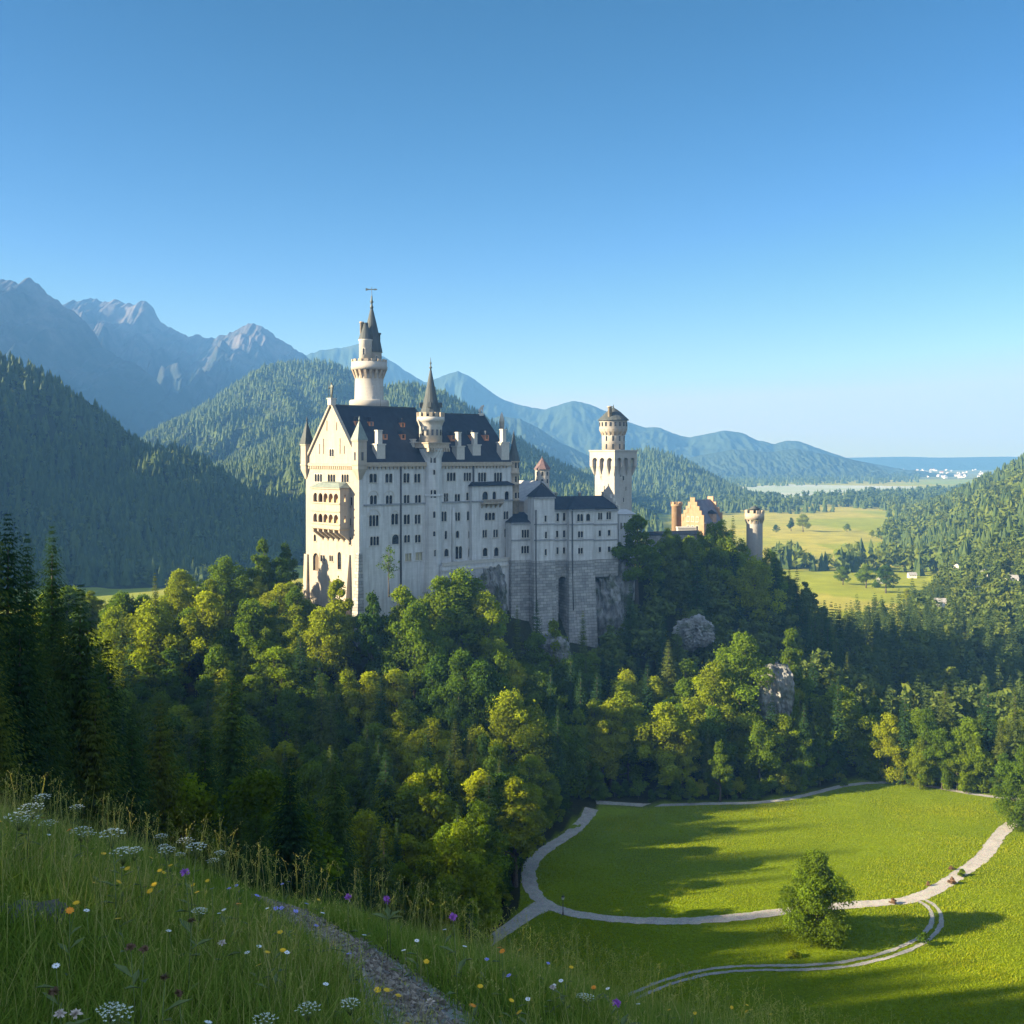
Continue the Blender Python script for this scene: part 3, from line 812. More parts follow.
for sgn in (-1, 1):
    e = gable.P(PW / 2 + sgn * (PW / 2 + .5), ZE - .3); t_ = gable.P(PW / 2, ZR1 + .55)
    for a, b in ((-.6, .55),):
        P = [e + Vector((a, 0, -.35)), t_ + Vector((a, 0, -.35)), t_ + Vector((b, 0, -.35)), e + Vector((b, 0, -.35))]
        q.add(P + [p + Vector((0, 0, .95)) for p in P], [(0, 3, 2, 1), (4, 5, 6, 7), (0, 1, 5, 4), (1, 2, 6, 5), (2, 3, 7, 6), (3, 0, 4, 7)])
q.build("gable_coping", M_CREAM, palace)
q = MB(); fbox(q, gable, .4, PW - .4, ZE - 1.0, ZE - .35, .01, .55); fbox(q, gable, .4, PW - .4, ZE - .34, ZE - .1, .01, .35)
for k in range(26):
    c = .8 + (PW - 2) * k / 26
    fbox(q, gable, c, c + .55, ZE - 1.9, ZE - 1.01, .01, .4)
q.build("gable_cornice", M_CORNICE, palace)
# corner buttresses
v0, zb0 = GF(290 + 388 / 6.4, 440 + 735 / 6.4)
q = MB(); a, b = PW - v0, PW - GF(290 + 348 / 6.4, 560)[0]
q.hexa([gable.P(b, ZB, 3.2), gable.P(b, ZB, 0), gable.P(a, ZB, 0), gable.P(a, ZB, 3.2)][::-1], [gable.P(b, zb0, .5), gable.P(b, zb0, 0), gable.P(a, zb0, 0), gable.P(a, zb0, .5)][::-1])
q.build("buttress", M_CREAM, palace)
q = MB()
zq = LF(362, 553)[1]
q.hexa([(-1.6, -1.2, ZB), (1.5, -1.2, ZB), (1.5, 2.2, ZB), (-1.6, 2.2, ZB)], [(-.35, -.3, zq), (1.0, -.3, zq), (1.0, 1.5, zq), (-.35, 1.5, zq)])
q.build("buttress", M_BLOCK, palace)
q = MB(); q.hexa([gable.P(-.5, ZB, 1.6), gable.P(2.0, ZB, 1.6), gable.P(2.0, ZB, -1), gable.P(-.5, ZB, -1)], [gable.P(-.3, -30, .5), gable.P(1.4, -30, .5), gable.P(1.4, -30, -1), gable.P(-.3, -30, -1)])
q.build("buttress", M_CREAM, palace)

# ---- loggia: two arcaded storeys on consoles
DL = 3.6
va, _ = GF(311.6, 500, -DL); vb, _ = GF(339.9, 500, -DL)
la, lb = PW - va, PW - vb
lf = Face((-DL, PW, 0), (0, -1, 0), (-1, 0, 0))
def lz(Y): return GF(325, 440 + Y / 6.4, -DL)[1]
log = MB()
zt2, zb2, zt1, zb1 = lz(345), lz(405), lz(478), lz(535)
arch_panel(log, lf, la, lb, zb2 + .3, zt2 + .35, 5, .9, .45, 0, -.5)
arch_panel(log, lf, la, lb, zb1 + .3, zt1 + .35, 5, .9, .45, 0, -.5)
ztop = lz(304); zbot = lz(560)
fbox(log, lf, la, lb, zt2 + .352, ztop, -.5, 0); fbox(log, lf, la, lb, zt1 + .352, zb2 + .298, -.5, 0); fbox(log, lf, la, lb, zbot, zb1 + .298, -.5, 0)
for uu, s_ in ((la, 1), (lb, -1)):                      # side walls with one arch each storey
    sf = Face(lf.P(uu, 0) , (1, 0, 0) if s_ < 0 else (-1, 0, 0), (0, -1, 0) if s_ < 0 else (0, 1, 0))
    sf = sf if s_ < 0 else Face(lf.P(uu, 0) + Vector((DL, 0, 0)), (-1, 0, 0), (0, 1, 0))
    hs_ = [((1.5, 2.0, zb2 + .6, zt2 - .2)), ((1.5, 2.0, zb1 + .6, zt1 - .2))]
    wall_holes(log, sf, .5 if s_ < 0 else 0, DL if s_ < 0 else DL - .5, zbot, ztop, hs_, .4)
lo = log.build("loggia", M_CREAM, palace)
q = MB(); fbox(q, lf, la + .1, lb - .1, zt1 + .4, zb2 + .1, -DL + .02, -.52); fbox(q, lf, la + .1, lb - .1, zbot + .1, zb1 + .1, -DL + .02, -.52)
fbox(q, lf, la + .1, lb - .1, zt2 + .4, ztop - .1, -DL + .02, -.52)
q.build("floor", M_OCHRE, lo)
q = MB(); fbox(q, lf, la + .3, lb - .3, zb1 + .1, zt1 + .4, -DL + .02, -DL + .25); fbox(q, lf, la + .3, lb - .3, zb2 + .1, zt2 + .4, -DL + .02, -DL + .25)
q.build("back_wall", M_OCHRE, lo)
q = MB()
for z in (zb2 - .1, zt1 + .9, zb1 - .25, zbot - .35): fbox(q, lf, la - .2, lb + .2, z, z + .4, -.3, .28)
fbox(q, lf, la - .3, lb + .3, ztop - .45, ztop, -.3, .35)
q.build("moulding", M_CORNICE, lo)
q = MB(); mu = (la + lb) / 2; zk = lz(268)
q.add([lf.P(la - .4, ztop, .5), lf.P(lb + .4, ztop, .5), lf.P(lb + .4, ztop, -DL), lf.P(la - .4, ztop, -DL), lf.P(la + 2.0, zk, -DL + .02), lf.P(lb - 2.0, zk, -DL + .02), lf.P(la + 2.5, zk - .3, -1.2), lf.P(lb - 2.5, zk - .3, -1.2)],
      [(0, 1, 7, 6), (1, 2, 5, 7), (3, 0, 6, 4), (4, 6, 7, 5), (0, 3, 2, 1)])
q.build("loggia_roof", M_COPPER, lo)
zc1 = lz(655)
for k in range(6):                                      # slanting consoles
    c = la + .55 + (lb - la - 1.1) * k / 5
    q = MB()
    P = [(zbot - .01, 0.0), (zbot - .01, -DL), (zc1, -DL), (zc1 + .9, -DL + .5), (zbot - 1.3, -.1)]
    A = [lf.P(c - .34, z, d) for z, d in P]; Bq = [lf.P(c + .34, z, d) for z, d in P]
    q.add(A + Bq, [(4, 3, 2, 1, 0), (5, 6, 7, 8, 9)] + [(i, (i + 1) % 5, 5 + (i + 1) % 5, 5 + i) for i in range(5)])
    q.build("console", M_CREAM, lo)
q = MB(); fbox(q, lf, la + .2, lb - .2, zbot - .6, zbot - .352, -DL + .05, -.2); q.build("soffit", M_OCHRE, lo)

# ---- roof
rf = MB()
def gable_roof(M, u0, u1, y0, y1, ze, zrr, oh=.75, hip0=0.0, hip1=0.0, th=.35):
    ym = (y0 + y1) / 2; sl = (zrr - ze) / ((y1 - y0) / 2); zl = ze - oh * sl
    for t0 in (0,):
        M.add([(u0, y0 - oh, zl), (u1, y0 - oh, zl), (u1 - hip1, ym, zrr), (u0 + hip0, ym, zrr), (u1, y1 + oh, zl), (u0, y1 + oh, zl)],
              [(0, 1, 2, 3), (4, 5, 3, 2), (1, 4, 2), (5, 0, 3)])
    M.add([(u0, y0 - oh, zl), (u1, y0 - oh, zl), (u1, y1 + oh, zl), (u0, y1 + oh, zl)], [(0, 3, 2, 1)])
gable_roof(rf, .45, U1, 0, PW, ZE + .5, ZR1, hip1=2.2)
gable_roof(rf, U1 - 4, PL + .3, 0, PW, ZE + .45, ZR2, hip1=.4)
roof = rf.build("roof", M_SLATE, palace)
def roof_z(y): return ZE + .5 + (ZR2 - ZE - .5) * y / (PW / 2)
def on_roof(px, py):
    """local point on the front roof slope seen at a photo pixel"""
    d = to_local(C0 + Vector(((px - CX) / FPX, 1, -(py - HY) / FPX)), C0, A1); o = to_local((0, 0, 0), C0, A1)
    k = (ZR2 - ZE - .5) / (PW / 2)
    t = (ZE + .5 + k * o.y - o.z) / (d.z - k * d.y); return o + d * t
for px, py in ((356, 424), (370, 424.5), (401.5, 425.5), (402, 437), (384, 437), (452, 438), (472, 437.5), (485.5, 437.5)):
    p = on_roof(px, py + 2); q = MB()
    q.box(p.x - .85, p.x + .85, p.y - .7, p.y + 2.4, p.z - .4, p.z + 1.5)
    do = q.build("dormer", M_DORM, roof)
    q = MB(); q.add([(p.x - .95, p.y - 1, p.z + 1.48), (p.x + .95, p.y - 1, p.z + 1.48), (p.x + .95, p.y + 2.6, p.z + 1.48), (p.x - .95, p.y + 2.6, p.z + 1.48), (p.x, p.y - .4, p.z + 2.9), (p.x, p.y + 2.6, p.z + 2.9)],
                    [(0, 1, 4), (1, 2, 5, 4), (2, 3, 5), (3, 0, 4, 5), (0, 3, 2, 1)])
    q.build("dormer_roof", M_SLATE, do)
    q = MB(); q.box(p.x - .4, p.x + .4, p.y - .74, p.y - .703, p.z + .2, p.z + 1.3); q.build("pane", M_GLASS, do)
def chimney(px0, px1, py_base, py_mid, py_top, slim):
    p = on_roof((px0 + px1) / 2, py_base); u0 = onplane(px0, py_base, C0, A1, 1, p.y).x; u1 = onplane(px1, py_base, C0, A1, 1, p.y).x
    h1 = onplane(px0, py_mid, C0, A1, 1, p.y).z; h2 = onplane(px0, py_top, C0, A1, 1, p.y).z
    q = MB(); q.box(u0, u1, p.y - .4, p.y + 2.0, p.z - 1, h1); q.box(u0 - .2, u1 + .2, p.y - .6, p.y + 2.2, h1 + .002, h1 + .4)
    c = (u0 + u1) / 2; w = (u1 - u0) * slim / 2
    q.box(c - w, c + w, p.y + .1, p.y + 1.5, h1 + .4, h2); q.box(c - w - .15, c + w + .15, p.y - .05, p.y + 1.65, h2 + .002, h2 + .35)
    q.build("chimney", M_TRIM, roof)
for a in ((376, 384.5, 457.5, 445, 431, .55), (456, 463.8, 458, 447, 433, .4), (472, 480, 454, 445.5, 433.5, .4), (500.8, 508.4, 458.5, 443, 430, .45), (412, 417, 447, 443, 440, .6)):
    chimney(*a)
q = MB()                                                 # pinnacle near the ridge end
p = on_roof(502.8, 434); q.lathe([(.8, p.z - 1), (.8, p.z + 4.0), (.95, p.z + 4.1), (.4, p.z + 6.6), (.05, p.z + 7.4)], (p.x, p.y + .5), 8); q.build("pinnacle", M_TRIM, roof)
q = MB()
for u, z in ((U1 - 16, ZR1), (U1 + 8, ZR2), (U1 + 23, ZR2)): q.tube([(u, PW / 2, z - .3), (u, PW / 2, z + 2.6)], [.09, .04], 5)
q.tube([(.6, PW / 2, ZR1 + .05), (U1 - 2.2, PW / 2, ZR1 + .05)], [.22, .22], 6)
q.tube([(U1 - 4, PW / 2, ZR2 + .05), (PL, PW / 2, ZR2 + .05)], [.22, .22], 6)
q.build("ridge_capping", M_SPIRE, roof)

# ---- stair turret in the middle of the front
us = LF(432.5, 500)[0]; rs_ = 3.0
zpl = onplane(432, 448, C0, A1, 1, -2).z; zpt = onplane(432, 443.5, C0, A1, 1, -2).z
stt = MB()
stt.lathe([(rs_, ZB), (rs_, zs1 + 2.0), (rs_ + .25, zs1 + 2.1), (rs_ + .2, zs1 + 2.6), (rs_, zs1 + 2.7), (rs_, zpl - 3.2), (rs_ + 1.0, zpl - .2)], (us, .3), 16, R(11), smooth=False)
st = stt.build("stair_turret", M_STONE, palace)
q = MB(); q.obox((us, .9, (zpl + zpt) / 2), 0, 4.1, 4.0, (zpt - zpl) / 2); q.obox((us, .9, zpt + .15), 0, 4.4, 4.3, .15); 
for k in range(9):
    q.obox((us - 3.9 + 7.8 * k / 8, -2.9, zpl - .55), 0, .25, .5, .55)
q.build("platform", M_CORNICE, st)
ztc = onplane(430, 421.5, C0, A1, 1, .9).z; ztp = onplane(430, 412.5, C0, A1, 1, .9).z
q = MB(); rt = 3.55
q.lathe([(rt, zpt + .2), (rt, ztc - 1.5), (rt + .6, ztc), (rt + .75, ztc + .1), (rt + .75, ztc + 1.4), (rt + .35, ztc + 1.4), (rt + .35, ztc + .8)], (us, .9), 24)
dr = q.build("turret_drum", M_TRIM, st)
q = MB(); crenels(q, (us, .9), rt + .75, ztc + 1.402, ztp - ztc - 1.4, 14, .45); q.build("crenellation", M_CORNICE, st)
zct = onplane(430, 370.5, C0, A1, 1, .9).z; zft = onplane(430, 357.5, C0, A1, 1, .9).z
q = MB(); q.lathe([(rt - .15, ztc + .8), (rt - .25, ztc + 2.4), (rt * .52, ztc + (zct - ztc) * .5), (.3, zct)], (us, .9), 16, smooth=False)
sp_ = q.build("spire", M_SPIRE, st)
q = MB(); q.lathe([(.3, zct - .2), (.22, zct + .6), (.55, zct + .9), (.2, zct + 1.3), (.15, zct + 2), (.4, zct + 2.3), (.12, zct + 2.6), (.06, zft)], (us, .9), 8); q.build("finial", M_BRONZE, sp_)
for a in (R(225), R(-40), R(150), R(60)):
    q = MB(); zz = ztc + 5.0; rr = rt * .78
    q.obox((us + rr * math.cos(a), .9 + rr * math.sin(a), zz), a, .75, .5, .8); q.build("dormer", M_SPIRE, sp_)
for X, Y0, Y1, n in ((922, 88, 146, 2), (926, 188, 222, 1), (923, 318, 370, 2), (927, 455, 498, 1), (927, 582, 616, 1), (932, 700, 745, 1)):
    px = 290 + X / 6.4
    u, z1 = LF(px, 440 + Y0 / 6.4, -rs_ + .3); z0 = LF(px, 440 + Y1 / 6.4, -rs_ + .3)[1]
    a = math.asin(max(-.95, min(.95, (u - us) / rs_)))
    nrm = Vector((math.sin(a), -math.cos(a), 0)); tx = Vector((math.cos(a), math.sin(a), 0))
    F_ = Face(Vector((us, .3, 0)) + nrm * (rs_ - .12), tx, nrm)
    ww = .95 if n == 1 else 1.9
    q = MB(); arch_panel(q, F_, -ww / 2, ww / 2, z0, z1, n, .12, .14, .22, 0.0); w_ = q.build("window", M_TRIM, st)
    q = MB(); q.quad(F_.P(-ww / 2, z0, .08), F_.P(ww / 2, z0, .08), F_.P(ww / 2, z1, .08), F_.P(-ww / 2, z1, .08)); q.build("pane", M_GLASS, w_)
q = MB()
for k in range(7):
    a = R(190 + 25 * k)
    q.obox((us + rt * math.cos(a), .9 + rt * math.sin(a), zpt + 3.4), a, .08, .35, .9)
q.build("slit", M_GLASS, st)

# ---- corner turrets of the gable
def square_turret(cx, cy, half, zlo, zhi, ztop, roofmat, wins=True):
    q = MB(); q.hexa([(cx - half * .3, cy - half * .3, zlo - 3), (cx + half * .3, cy - half * .3, zlo - 3), (cx + half * .3, cy + half * .3, zlo - 3), (cx - half * .3, cy + half * .3, zlo - 3)],
                     [(cx - half, cy - half, zlo), (cx + half, cy - half, zlo), (cx + half, cy + half, zlo), (cx - half, cy + half, zlo)])
    q.box(cx - half, cx + half, cy - half, cy + half, zlo + .002, zhi); q.box(cx - half - .2, cx + half + .2, cy - half - .2, cy + half + .2, zhi + .002, zhi + .4)
    q.box(cx - half - .15, cx + half + .15, cy - half - .15, cy + half + .15, zlo + 1.2, zlo + 1.6)
    t_ = q.build("corner_turret", M_CREAM, palace)
    q = MB(); h = half + .3
    q.add([(cx - h, cy - h, zhi + .402), (cx + h, cy - h, zhi + .402), (cx + h, cy + h, zhi + .402), (cx - h, cy + h, zhi + .402), (cx, cy, ztop)], [(0, 1, 4), (1, 2, 4), (2, 3, 4), (3, 0, 4), (0, 3, 2, 1)])
    q.lathe([(.12, ztop - .5), (.3, ztop + .1), (.05, ztop + 1.1)], (cx, cy), 6)
    q.build("turret_roof", roofmat, t_)
    if wins:
        for F_ in (Face((cx, cy - half, 0), (1, 0, 0), (0, -1, 0)), Face((cx - half, cy, 0), (0, -1, 0), (-1, 0, 0))):
            q = MB(); q.box(0, 0, 0, 0, 0, 0); q = MB(); fbox(q, F_, -.4, .4, zlo + 2.6, zlo + 5.0, -.2, .02); q.build("window", M_GLASS, t_)
square_turret(.35, .35, 1.55, -3.6, 4.6, 10.9, M_COPPER)
square_turret(.25, PW - .1, 1.35, -3.8, 3.6, 11.5, M_SPIRE, False)
def round_turret(cx, cy, r, zlo, zhi, ztop, bands, mat):
    pr = [(.3, zlo - 2.2), (r, zlo)]
    for b in bands: pr += [(r, b - .3), (r + .25, b - .2), (r + .25, b + .2), (r, b + .3)]
    pr += [(r, zhi - .6), (r + .3, zhi - .2), (r + .3, zhi)]
    q = MB(); q.lathe(pr, (cx, cy), 16); t_ = q.build("corner_turret", mat, palace)
    q = MB(); q.lathe([(r + .35, zhi + .002), (r * .5, zhi + (ztop - zhi) * .5), (.04, ztop)], (cx, cy), 12, smooth=False); q.build("turret_roof", M_SPIRE, t_)
    q = MB()
    for z in bands[:2] + [zhi - 3]: 
        for a in (R(-110), R(-70)): q.obox((cx + r * math.cos(a), cy + r * math.sin(a), z + 1.6), a, .05, .3, .9)
    q.build("slit", M_GLASS, t_)
def zt_(py): return onplane(517, py, C0, A1, 1, 0).z
round_turret(PL + .9, .6, 1.75, zt_(517), zt_(461), zt_(430), [zt_(500), zt_(484), zt_(473)], M_CORNICE)
round_turret(PL + .4, PW, 1.5, -10, 1, 9, [-6.0], M_STONE)
round_turret(.2 + U1, PW + .3, 1.6, -10, 3, 11, [-6.0], M_STONE)

# ---- the tall round tower behind the ridge
cT = to_local(pt(369.2, 457, 360), C0, A1); TX, TY = cT.x, cT.y
def tz(py): return (HY - py) / FPX * 360
tower = thing("round_tower", "tallest round tower of the castle with arcaded gallery and pointed dark spire", "tower", C0, A1)
q = MB()
q.lathe([(4.75, -30), (4.75, tz(406.8) - 1), (6.4, tz(406.8)), (6.5, tz(401.5)), (6.2, tz(400.3)), (4.75, tz(400)), (4.6, tz(379)), (4.6, tz(373))], (TX, TY), 32)
q.build("shaft", M_TOWER, tower)
q = MB(); corbels(q, (TX, TY), 4.55, 5.75, tz(379), tz(370.5), 18, .42); q.lathe([(4.6, tz(374)), (4.7, tz(370))], (TX, TY), 24)
q.build("corbel_table", M_CORNICE, tower)
q = MB(); q.lathe([(4.5, tz(370.5)), (5.85, tz(370.4)), (5.95, tz(367)), (5.8, tz(366.4)), (5.8, tz(362.3)), (5.35, tz(362.3)), (5.35, tz(367)), (3, tz(367.1))], (TX, TY), 32)
q.build("gallery", M_TOWER, tower)
q = MB(); crenels(q, (TX, TY), 5.8, tz(362.3) + .003, tz(359.8) - tz(362.3), 16, .5); q.build("crenellation", M_CORNICE, tower)
def off(dpx, toward=0): return to_local(pt(369.2 + dpx, 457, 360 - toward), C0, A1)
c1 = off(3.0); q = MB(); q.lathe([(3.1, tz(367)), (3.1, tz(353)), (3.35, tz(352.2)), (3.35, tz(351.5))], (c1.x, c1.y), 24); q.build("upper_drum", M_TOWER, tower)
q = MB(); q.lathe([(3.6, tz(352.6)), (2.75, tz(340)), (1.65, tz(324)), (.25, tz(306.5))], (c1.x - .2, c1.y), 16, smooth=False)
spire = q.build("spire", M_SPIRE, tower)
q = MB(); zf = tz(307); q.lathe([(.45, zf - .6), (.62, zf), (.35, zf + .5), (.3, zf + 1.2), (.62, zf + 1.6), (.3, zf + 2.2), (.25, zf + 3.4), (.08, zf + 3.8), (.07, tz(287))], (c1.x - .2, c1.y), 10)
q.build("finial", M_BRONZE, spire)
q = MB(); zv = tz(289.5); px_ = Vector((c1.x - .2, c1.y, zv)); dv = to_local(C0 + Vector((1, 0, 0)), C0, A1)
for a, b, hh in ((-1.9, -.9, .9), (-.9, .9, .35), (.9, 1.7, .6)):
    P0, P1 = px_ + dv * a, px_ + dv * b; q.hexa([P0 + Vector((.06, -.06, -hh / 2)), P1 + Vector((.06, -.06, -.15)), P1 + Vector((-.06, .06, -.15)), P0 + Vector((-.06, .06, -hh / 2))],
                                                [P0 + Vector((.06, -.06, hh / 2)), P1 + Vector((.06, -.06, .15)), P1 + Vector((-.06, .06, .15)), P0 + Vector((-.06, .06, hh / 2))])
q.build("weather_vane", M_BRONZE, spire)
q = MB(); p = off(9.5); q.lathe([(.5, tz(350)), (.55, tz(335)), (.8, tz(334.6)), (.8, tz(333))], (p.x, p.y), 8); q.build("chimney", M_SPIRE, tower)
c2 = off(-3.6, 3.2); q = MB(); q.lathe([(2.15, tz(367)), (2.1, tz(342.5)), (2.3, tz(341.6)), (2.3, tz(340.6))], (c2.x, c2.y), 18); sd = q.build("stair_drum", M_TRIM, tower)
q = MB(); q.lathe([(2.35, tz(340.6) + .003), (1.3, tz(331)), (.9, tz(327.5)), (.85, tz(324))], (c2.x, c2.y), 14, smooth=False); q.build("turret_roof", M_SPIRE, sd)
q = MB(); p = off(-7.6, 3.4); q.lathe([(.55, tz(337)), (.55, tz(324.5)), (.75, tz(324.3)), (.75, tz(323))], (p.x, p.y), 8); q.build("chimney", M_CORNICE, sd)
vdir = to_local(C0 + Vector((0, -1, 0)), C0, A1).normalized()
def tower_win(parent, c, r, py0, py1, w, ang):
    a = math.atan2(vdir.y, vdir.x) + ang; nrm = Vector((math.cos(a), math.sin(a), 0)); tx = Vector((-nrm.y, nrm.x, 0))
    F_ = Face(Vector((c.x, c.y, 0)) + nrm * (r - .06), tx, nrm)
    q = MB(); arch_panel(q, F_, -w / 2, w / 2, tz(py1), tz(py0), 1, .15, .1, .16, 0); w_ = q.build("window", M_TRIM, parent)
    q = MB(); q.quad(F_.P(-w / 2, tz(py1), .085), F_.P(w / 2, tz(py1), .085), F_.P(w / 2, tz(py0), .085), F_.P(-w / 2, tz(py0), .085)); q.build("pane", M_GLASS, w_)
tower_win(sd, c2, 2.12, 349.5, 356, .95, R(-8)); tower_win(tower, cT, 4.6, 386, 389.5, .8, R(27)); tower_win(tower, cT, 4.6, 396.5, 400.2, 1.5, R(27)); tower_win(tower, c1, 3.1, 356, 361, .8, R(35))

# ---- figures on the roof: knight on the west gable, beast on the east end
def skin_figure(name, pts, edges, rad, mat, parent, sub=2):
    me = bpy.data.meshes.new(name); me.from_pydata([tuple(p) for p in pts], edges, []); me.materials.append(mat)
    o = link(bpy.data.objects.new(name, me), parent)
    o.modifiers.new("skin", 'SKIN'); sv = me.skin_vertices[0].data
    for i, r_ in enumerate(rad): sv[i].radius = (r_, r_) if not isinstance(r_, tuple) else r_; 
    sv[0].use_root = True
    s_ = o.modifiers.new("sub", 'SUBSURF'); s_.levels = sub; s_.render_levels = sub
    return o
g = C0 + Matrix.Rotation(A1, 3, 'Z') @ Vector((0.0, PW / 2, ZR1 + .9))
kn = thing("rooftop_statue", "dark bronze knight statue holding a lance on the tip of the palace gable", "statue", g, A1)
q = MB(); q.box(-.9, .9, -.9, .9, -.9, .9); q.box(-1.1, 1.1, -1.1, 1.1, .902, 1.2); q.build("pedestal", M_TRIM, kn)
z0 = 1.2
P = [(0, 0, z0 + 2.3), (0, 0, z0 + 3.0), (0, 0, z0 + 3.7), (0, 0, z0 + 4.05), (-.05, 0, z0 + 4.4), (0, .28, z0 + 1.9), (-.1, .32, z0 + 1.05), (0, .34, z0 + .12), (0, -.28, z0 + 1.9), (-.1, -.32, z0 + 1.05), (0, -.34, z0 + .12),
     (0, .6, z0 + 3.55), (-.2, .8, z0 + 2.85), (-.55, .75, z0 + 3.1), (0, -.6, z0 + 3.55), (-.1, -.85, z0 + 2.8), (-.4, -.8, z0 + 2.3), (-.3, .34, z0 + .08), (-.3, -.34, z0 + .08), (-.08, 0, z0 + 4.75)]
skin_figure("figure", P, [(0, 1), (1, 2), (2, 3), (3, 4), (4, 19), (0, 5), (5, 6), (6, 7), (7, 17), (0, 8), (8, 9), (9, 10), (10, 18), (2, 11), (11, 12), (12, 13), (2, 14), (14, 15), (15, 16)],
            [.42, .45, .42, .18, .33, .30, .24, .18, .30, .24, .18, .26, .2, .15, .26, .2, .15, .12, .12, .2], M_BRONZE, kn)
q = MB(); q.tube([(-.6, .78, z0), (-.6, .78, z0 + 5.4)], [.07, .05], 6); q.build("lance", M_BRONZE, kn)
q = MB(); q.hexa([(-.7, -1.2, z0 + 1.7), (-.55, -1.2, z0 + 1.7), (-.55, -.5, z0 + 1.7), (-.7, -.5, z0 + 1.7)], [(-.7, -1.35, z0 + 3.2), (-.55, -1.35, z0 + 3.2), (-.55, -.35, z0 + 3.2), (-.7, -.35, z0 + 3.2)]); q.build("shield", M_BRONZE, kn)
g = C0 + Matrix.Rotation(A1, 3, 'Z') @ Vector((PL - 1.6, PW / 2, ZR2))
li = thing("lion_statue", "pale stone lion sitting on the east end of the palace ridge", "statue", g, A1 - R(43))
q = MB(); q.box(-.9, .9, -.7, .7, -.3, .6); q.build("pedestal", M_TRIM, li)
skin_figure("figure", [(-.5, 0, 1.1), (-.2, 0, 1.7), (.25, 0, 2.5), (.6, 0, 3.1), (1.15, 0, 3.1), (.55, .3, 1.7), (.65, .3, .7), (.55, -.3, 1.7), (.65, -.3, .7), (-.3, .4, .8), (.1, .45, .7), (-.3, -.4, .8), (.1, -.45, .7), (-.8, 0, 1.4), (-.7, 0, 2.1)],
            [(0, 1), (1, 2), (2, 3), (3, 4), (2, 5), (5, 6), (2, 7), (7, 8), (0, 9), (9, 10), (0, 11), (11, 12), (0, 13), (13, 14)],
            [.5, .48, .5, .45, .2, .2, .16, .2, .16, .3, .14, .3, .14, .1, .09], M_TRIM, li)
# ---- knights' wing: link block, square stair turret, recess with the great arch, two bays over the cliff
A2 = R(25.0)
W0 = pt(511, 457, 352)
wing = thing("side_wing", "lower pale castle wing with rough stone base and tall arched niche below slate roof", "castle wing", W0, A2)
def WF(px, py, off=0.0): p = onplane(px, py, W0, A2, 1, off); return p.x, p.z
def wing_wall(name, px0, px1, off, py_top, py_mid, zlow, wins, deep=14.0, batter=0.0, niche=None):
    u0 = WF(px0, 500, off)[0]; u1 = WF(px1, 500, off)[0]
    zt, zm = WF(px0, py_top, off)[1], WF(px0, py_mid, off)[1]
    F_ = Face((0, off, 0), (1, 0, 0), (0, -1, 0)); hs = []
    for (a, b, c, d, n, arch) in wins:
        p0, z1 = WF(a, c, off); p1, z0 = WF(b, d, off)
        hs.append(window(wing, F_, (p0 + p1) / 2, z0, (p1 - p0) + .2, z1 - z0, n, arch))
    q = MB(); wall_holes(q, F_, u0, u1, zm, zt, hs)
    q.quad((u0, deep, zm), (u0, off, zm), (u0, off, zt), (u0, deep, zt)); q.quad((u1, off, zm), (u1, deep, zm), (u1, deep, zt), (u1, off, zt))
    q.quad((u1, deep, zm), (u0, deep, zm), (u0, deep, zt), (u1, deep, zt)); q.quad((u0, off, zt), (u1, off, zt), (u1, deep, zt), (u0, deep, zt))
    wo = q.build("wall", M_STONE, wing)
    q = MB(); g_ = .18; zm2 = zm - .004
    if niche is None:
        q.hexa([(u0 - g_ - batter, off - g_ - batter * 2, zlow), (u1 + g_ + batter, off - g_ - batter * 2, zlow), (u1 + g_ + batter, deep, zlow), (u0 - g_ - batter, deep, zlow)],
               [(u0 - g_, off - g_, zm2), (u1 + g_, off - g_, zm2), (u1 + g_, deep, zm2), (u0 - g_, deep, zm2)])
    else:
        (a, b, c, d) = niche; n0 = WF(a, c, off)[0]; n1, zt_n = WF(b, c, off); zb_n = WF(b, d, off)[1]
        arch_panel(q, Face((0, off - g_, 0), (1, 0, 0), (0, -1, 0)), u0, u1, zlow, zm2, 1, n0 - u0, .1, 0, -4.5, True, zm2 - zt_n)
        q.box(u0, u1, off + 4.32, deep, zlow, zm2)
    q.build("stone_base", M_BLOCK, wo)
    q = MB()
    for py in (524.5, 540.3):
        if py > py_top + 4: z = WF(px0, py, off)[1]; fbox(q, F_, u0 - .1, u1 + .1, z - .2, z + .2, .01, .25)
    fbox(q, F_, u0 - .25, u1 + .25, zt - .6, zt + .003, .01, .45)
    q.build("string_course", M_BAND, wo)
    return u0, u1, zt, zm, wo
def w4(x0, x1, y0, y1, n, arch=True): return (440 + x0 / 5.12, 440 + x1 / 5.12, 470 + y0 / 5.12, 470 + y1 / 5.12, n, arch)
k0 = wing_wall("link", 511.5, 534, 1.5, 522.5, 560.5, -64, [w4(418, 456, 305, 346, 3, False), w4(416, 456, 387, 426, 3)])
q = MB(); u0, u1, zt = k0[:3]; zr_ = WF(530, 513, 1.5)[1]
q.add([(u0 - .4, .9, zt - .1), (u1, .9, zt - .1), (u1, 9, zr_), (u0 + 4.5, 9, zr_), (u1, 16, zt - .1), (u0 - .4, 16, zt - .1)], [(0, 1, 2, 3), (4, 5, 3, 2), (5, 0, 3), (1, 4, 2), (0, 5, 4, 1)])
q.build("roof", M_SLATE, wing)
k1 = wing_wall("turret", 534.3, 554.5, -1.6, 497, 561, -70, [w4(535, 546, 232, 265, 1, False), w4(537, 548, 315, 350, 1, False), w4(536, 547, 404, 436, 1, False)], 3.2, .5)
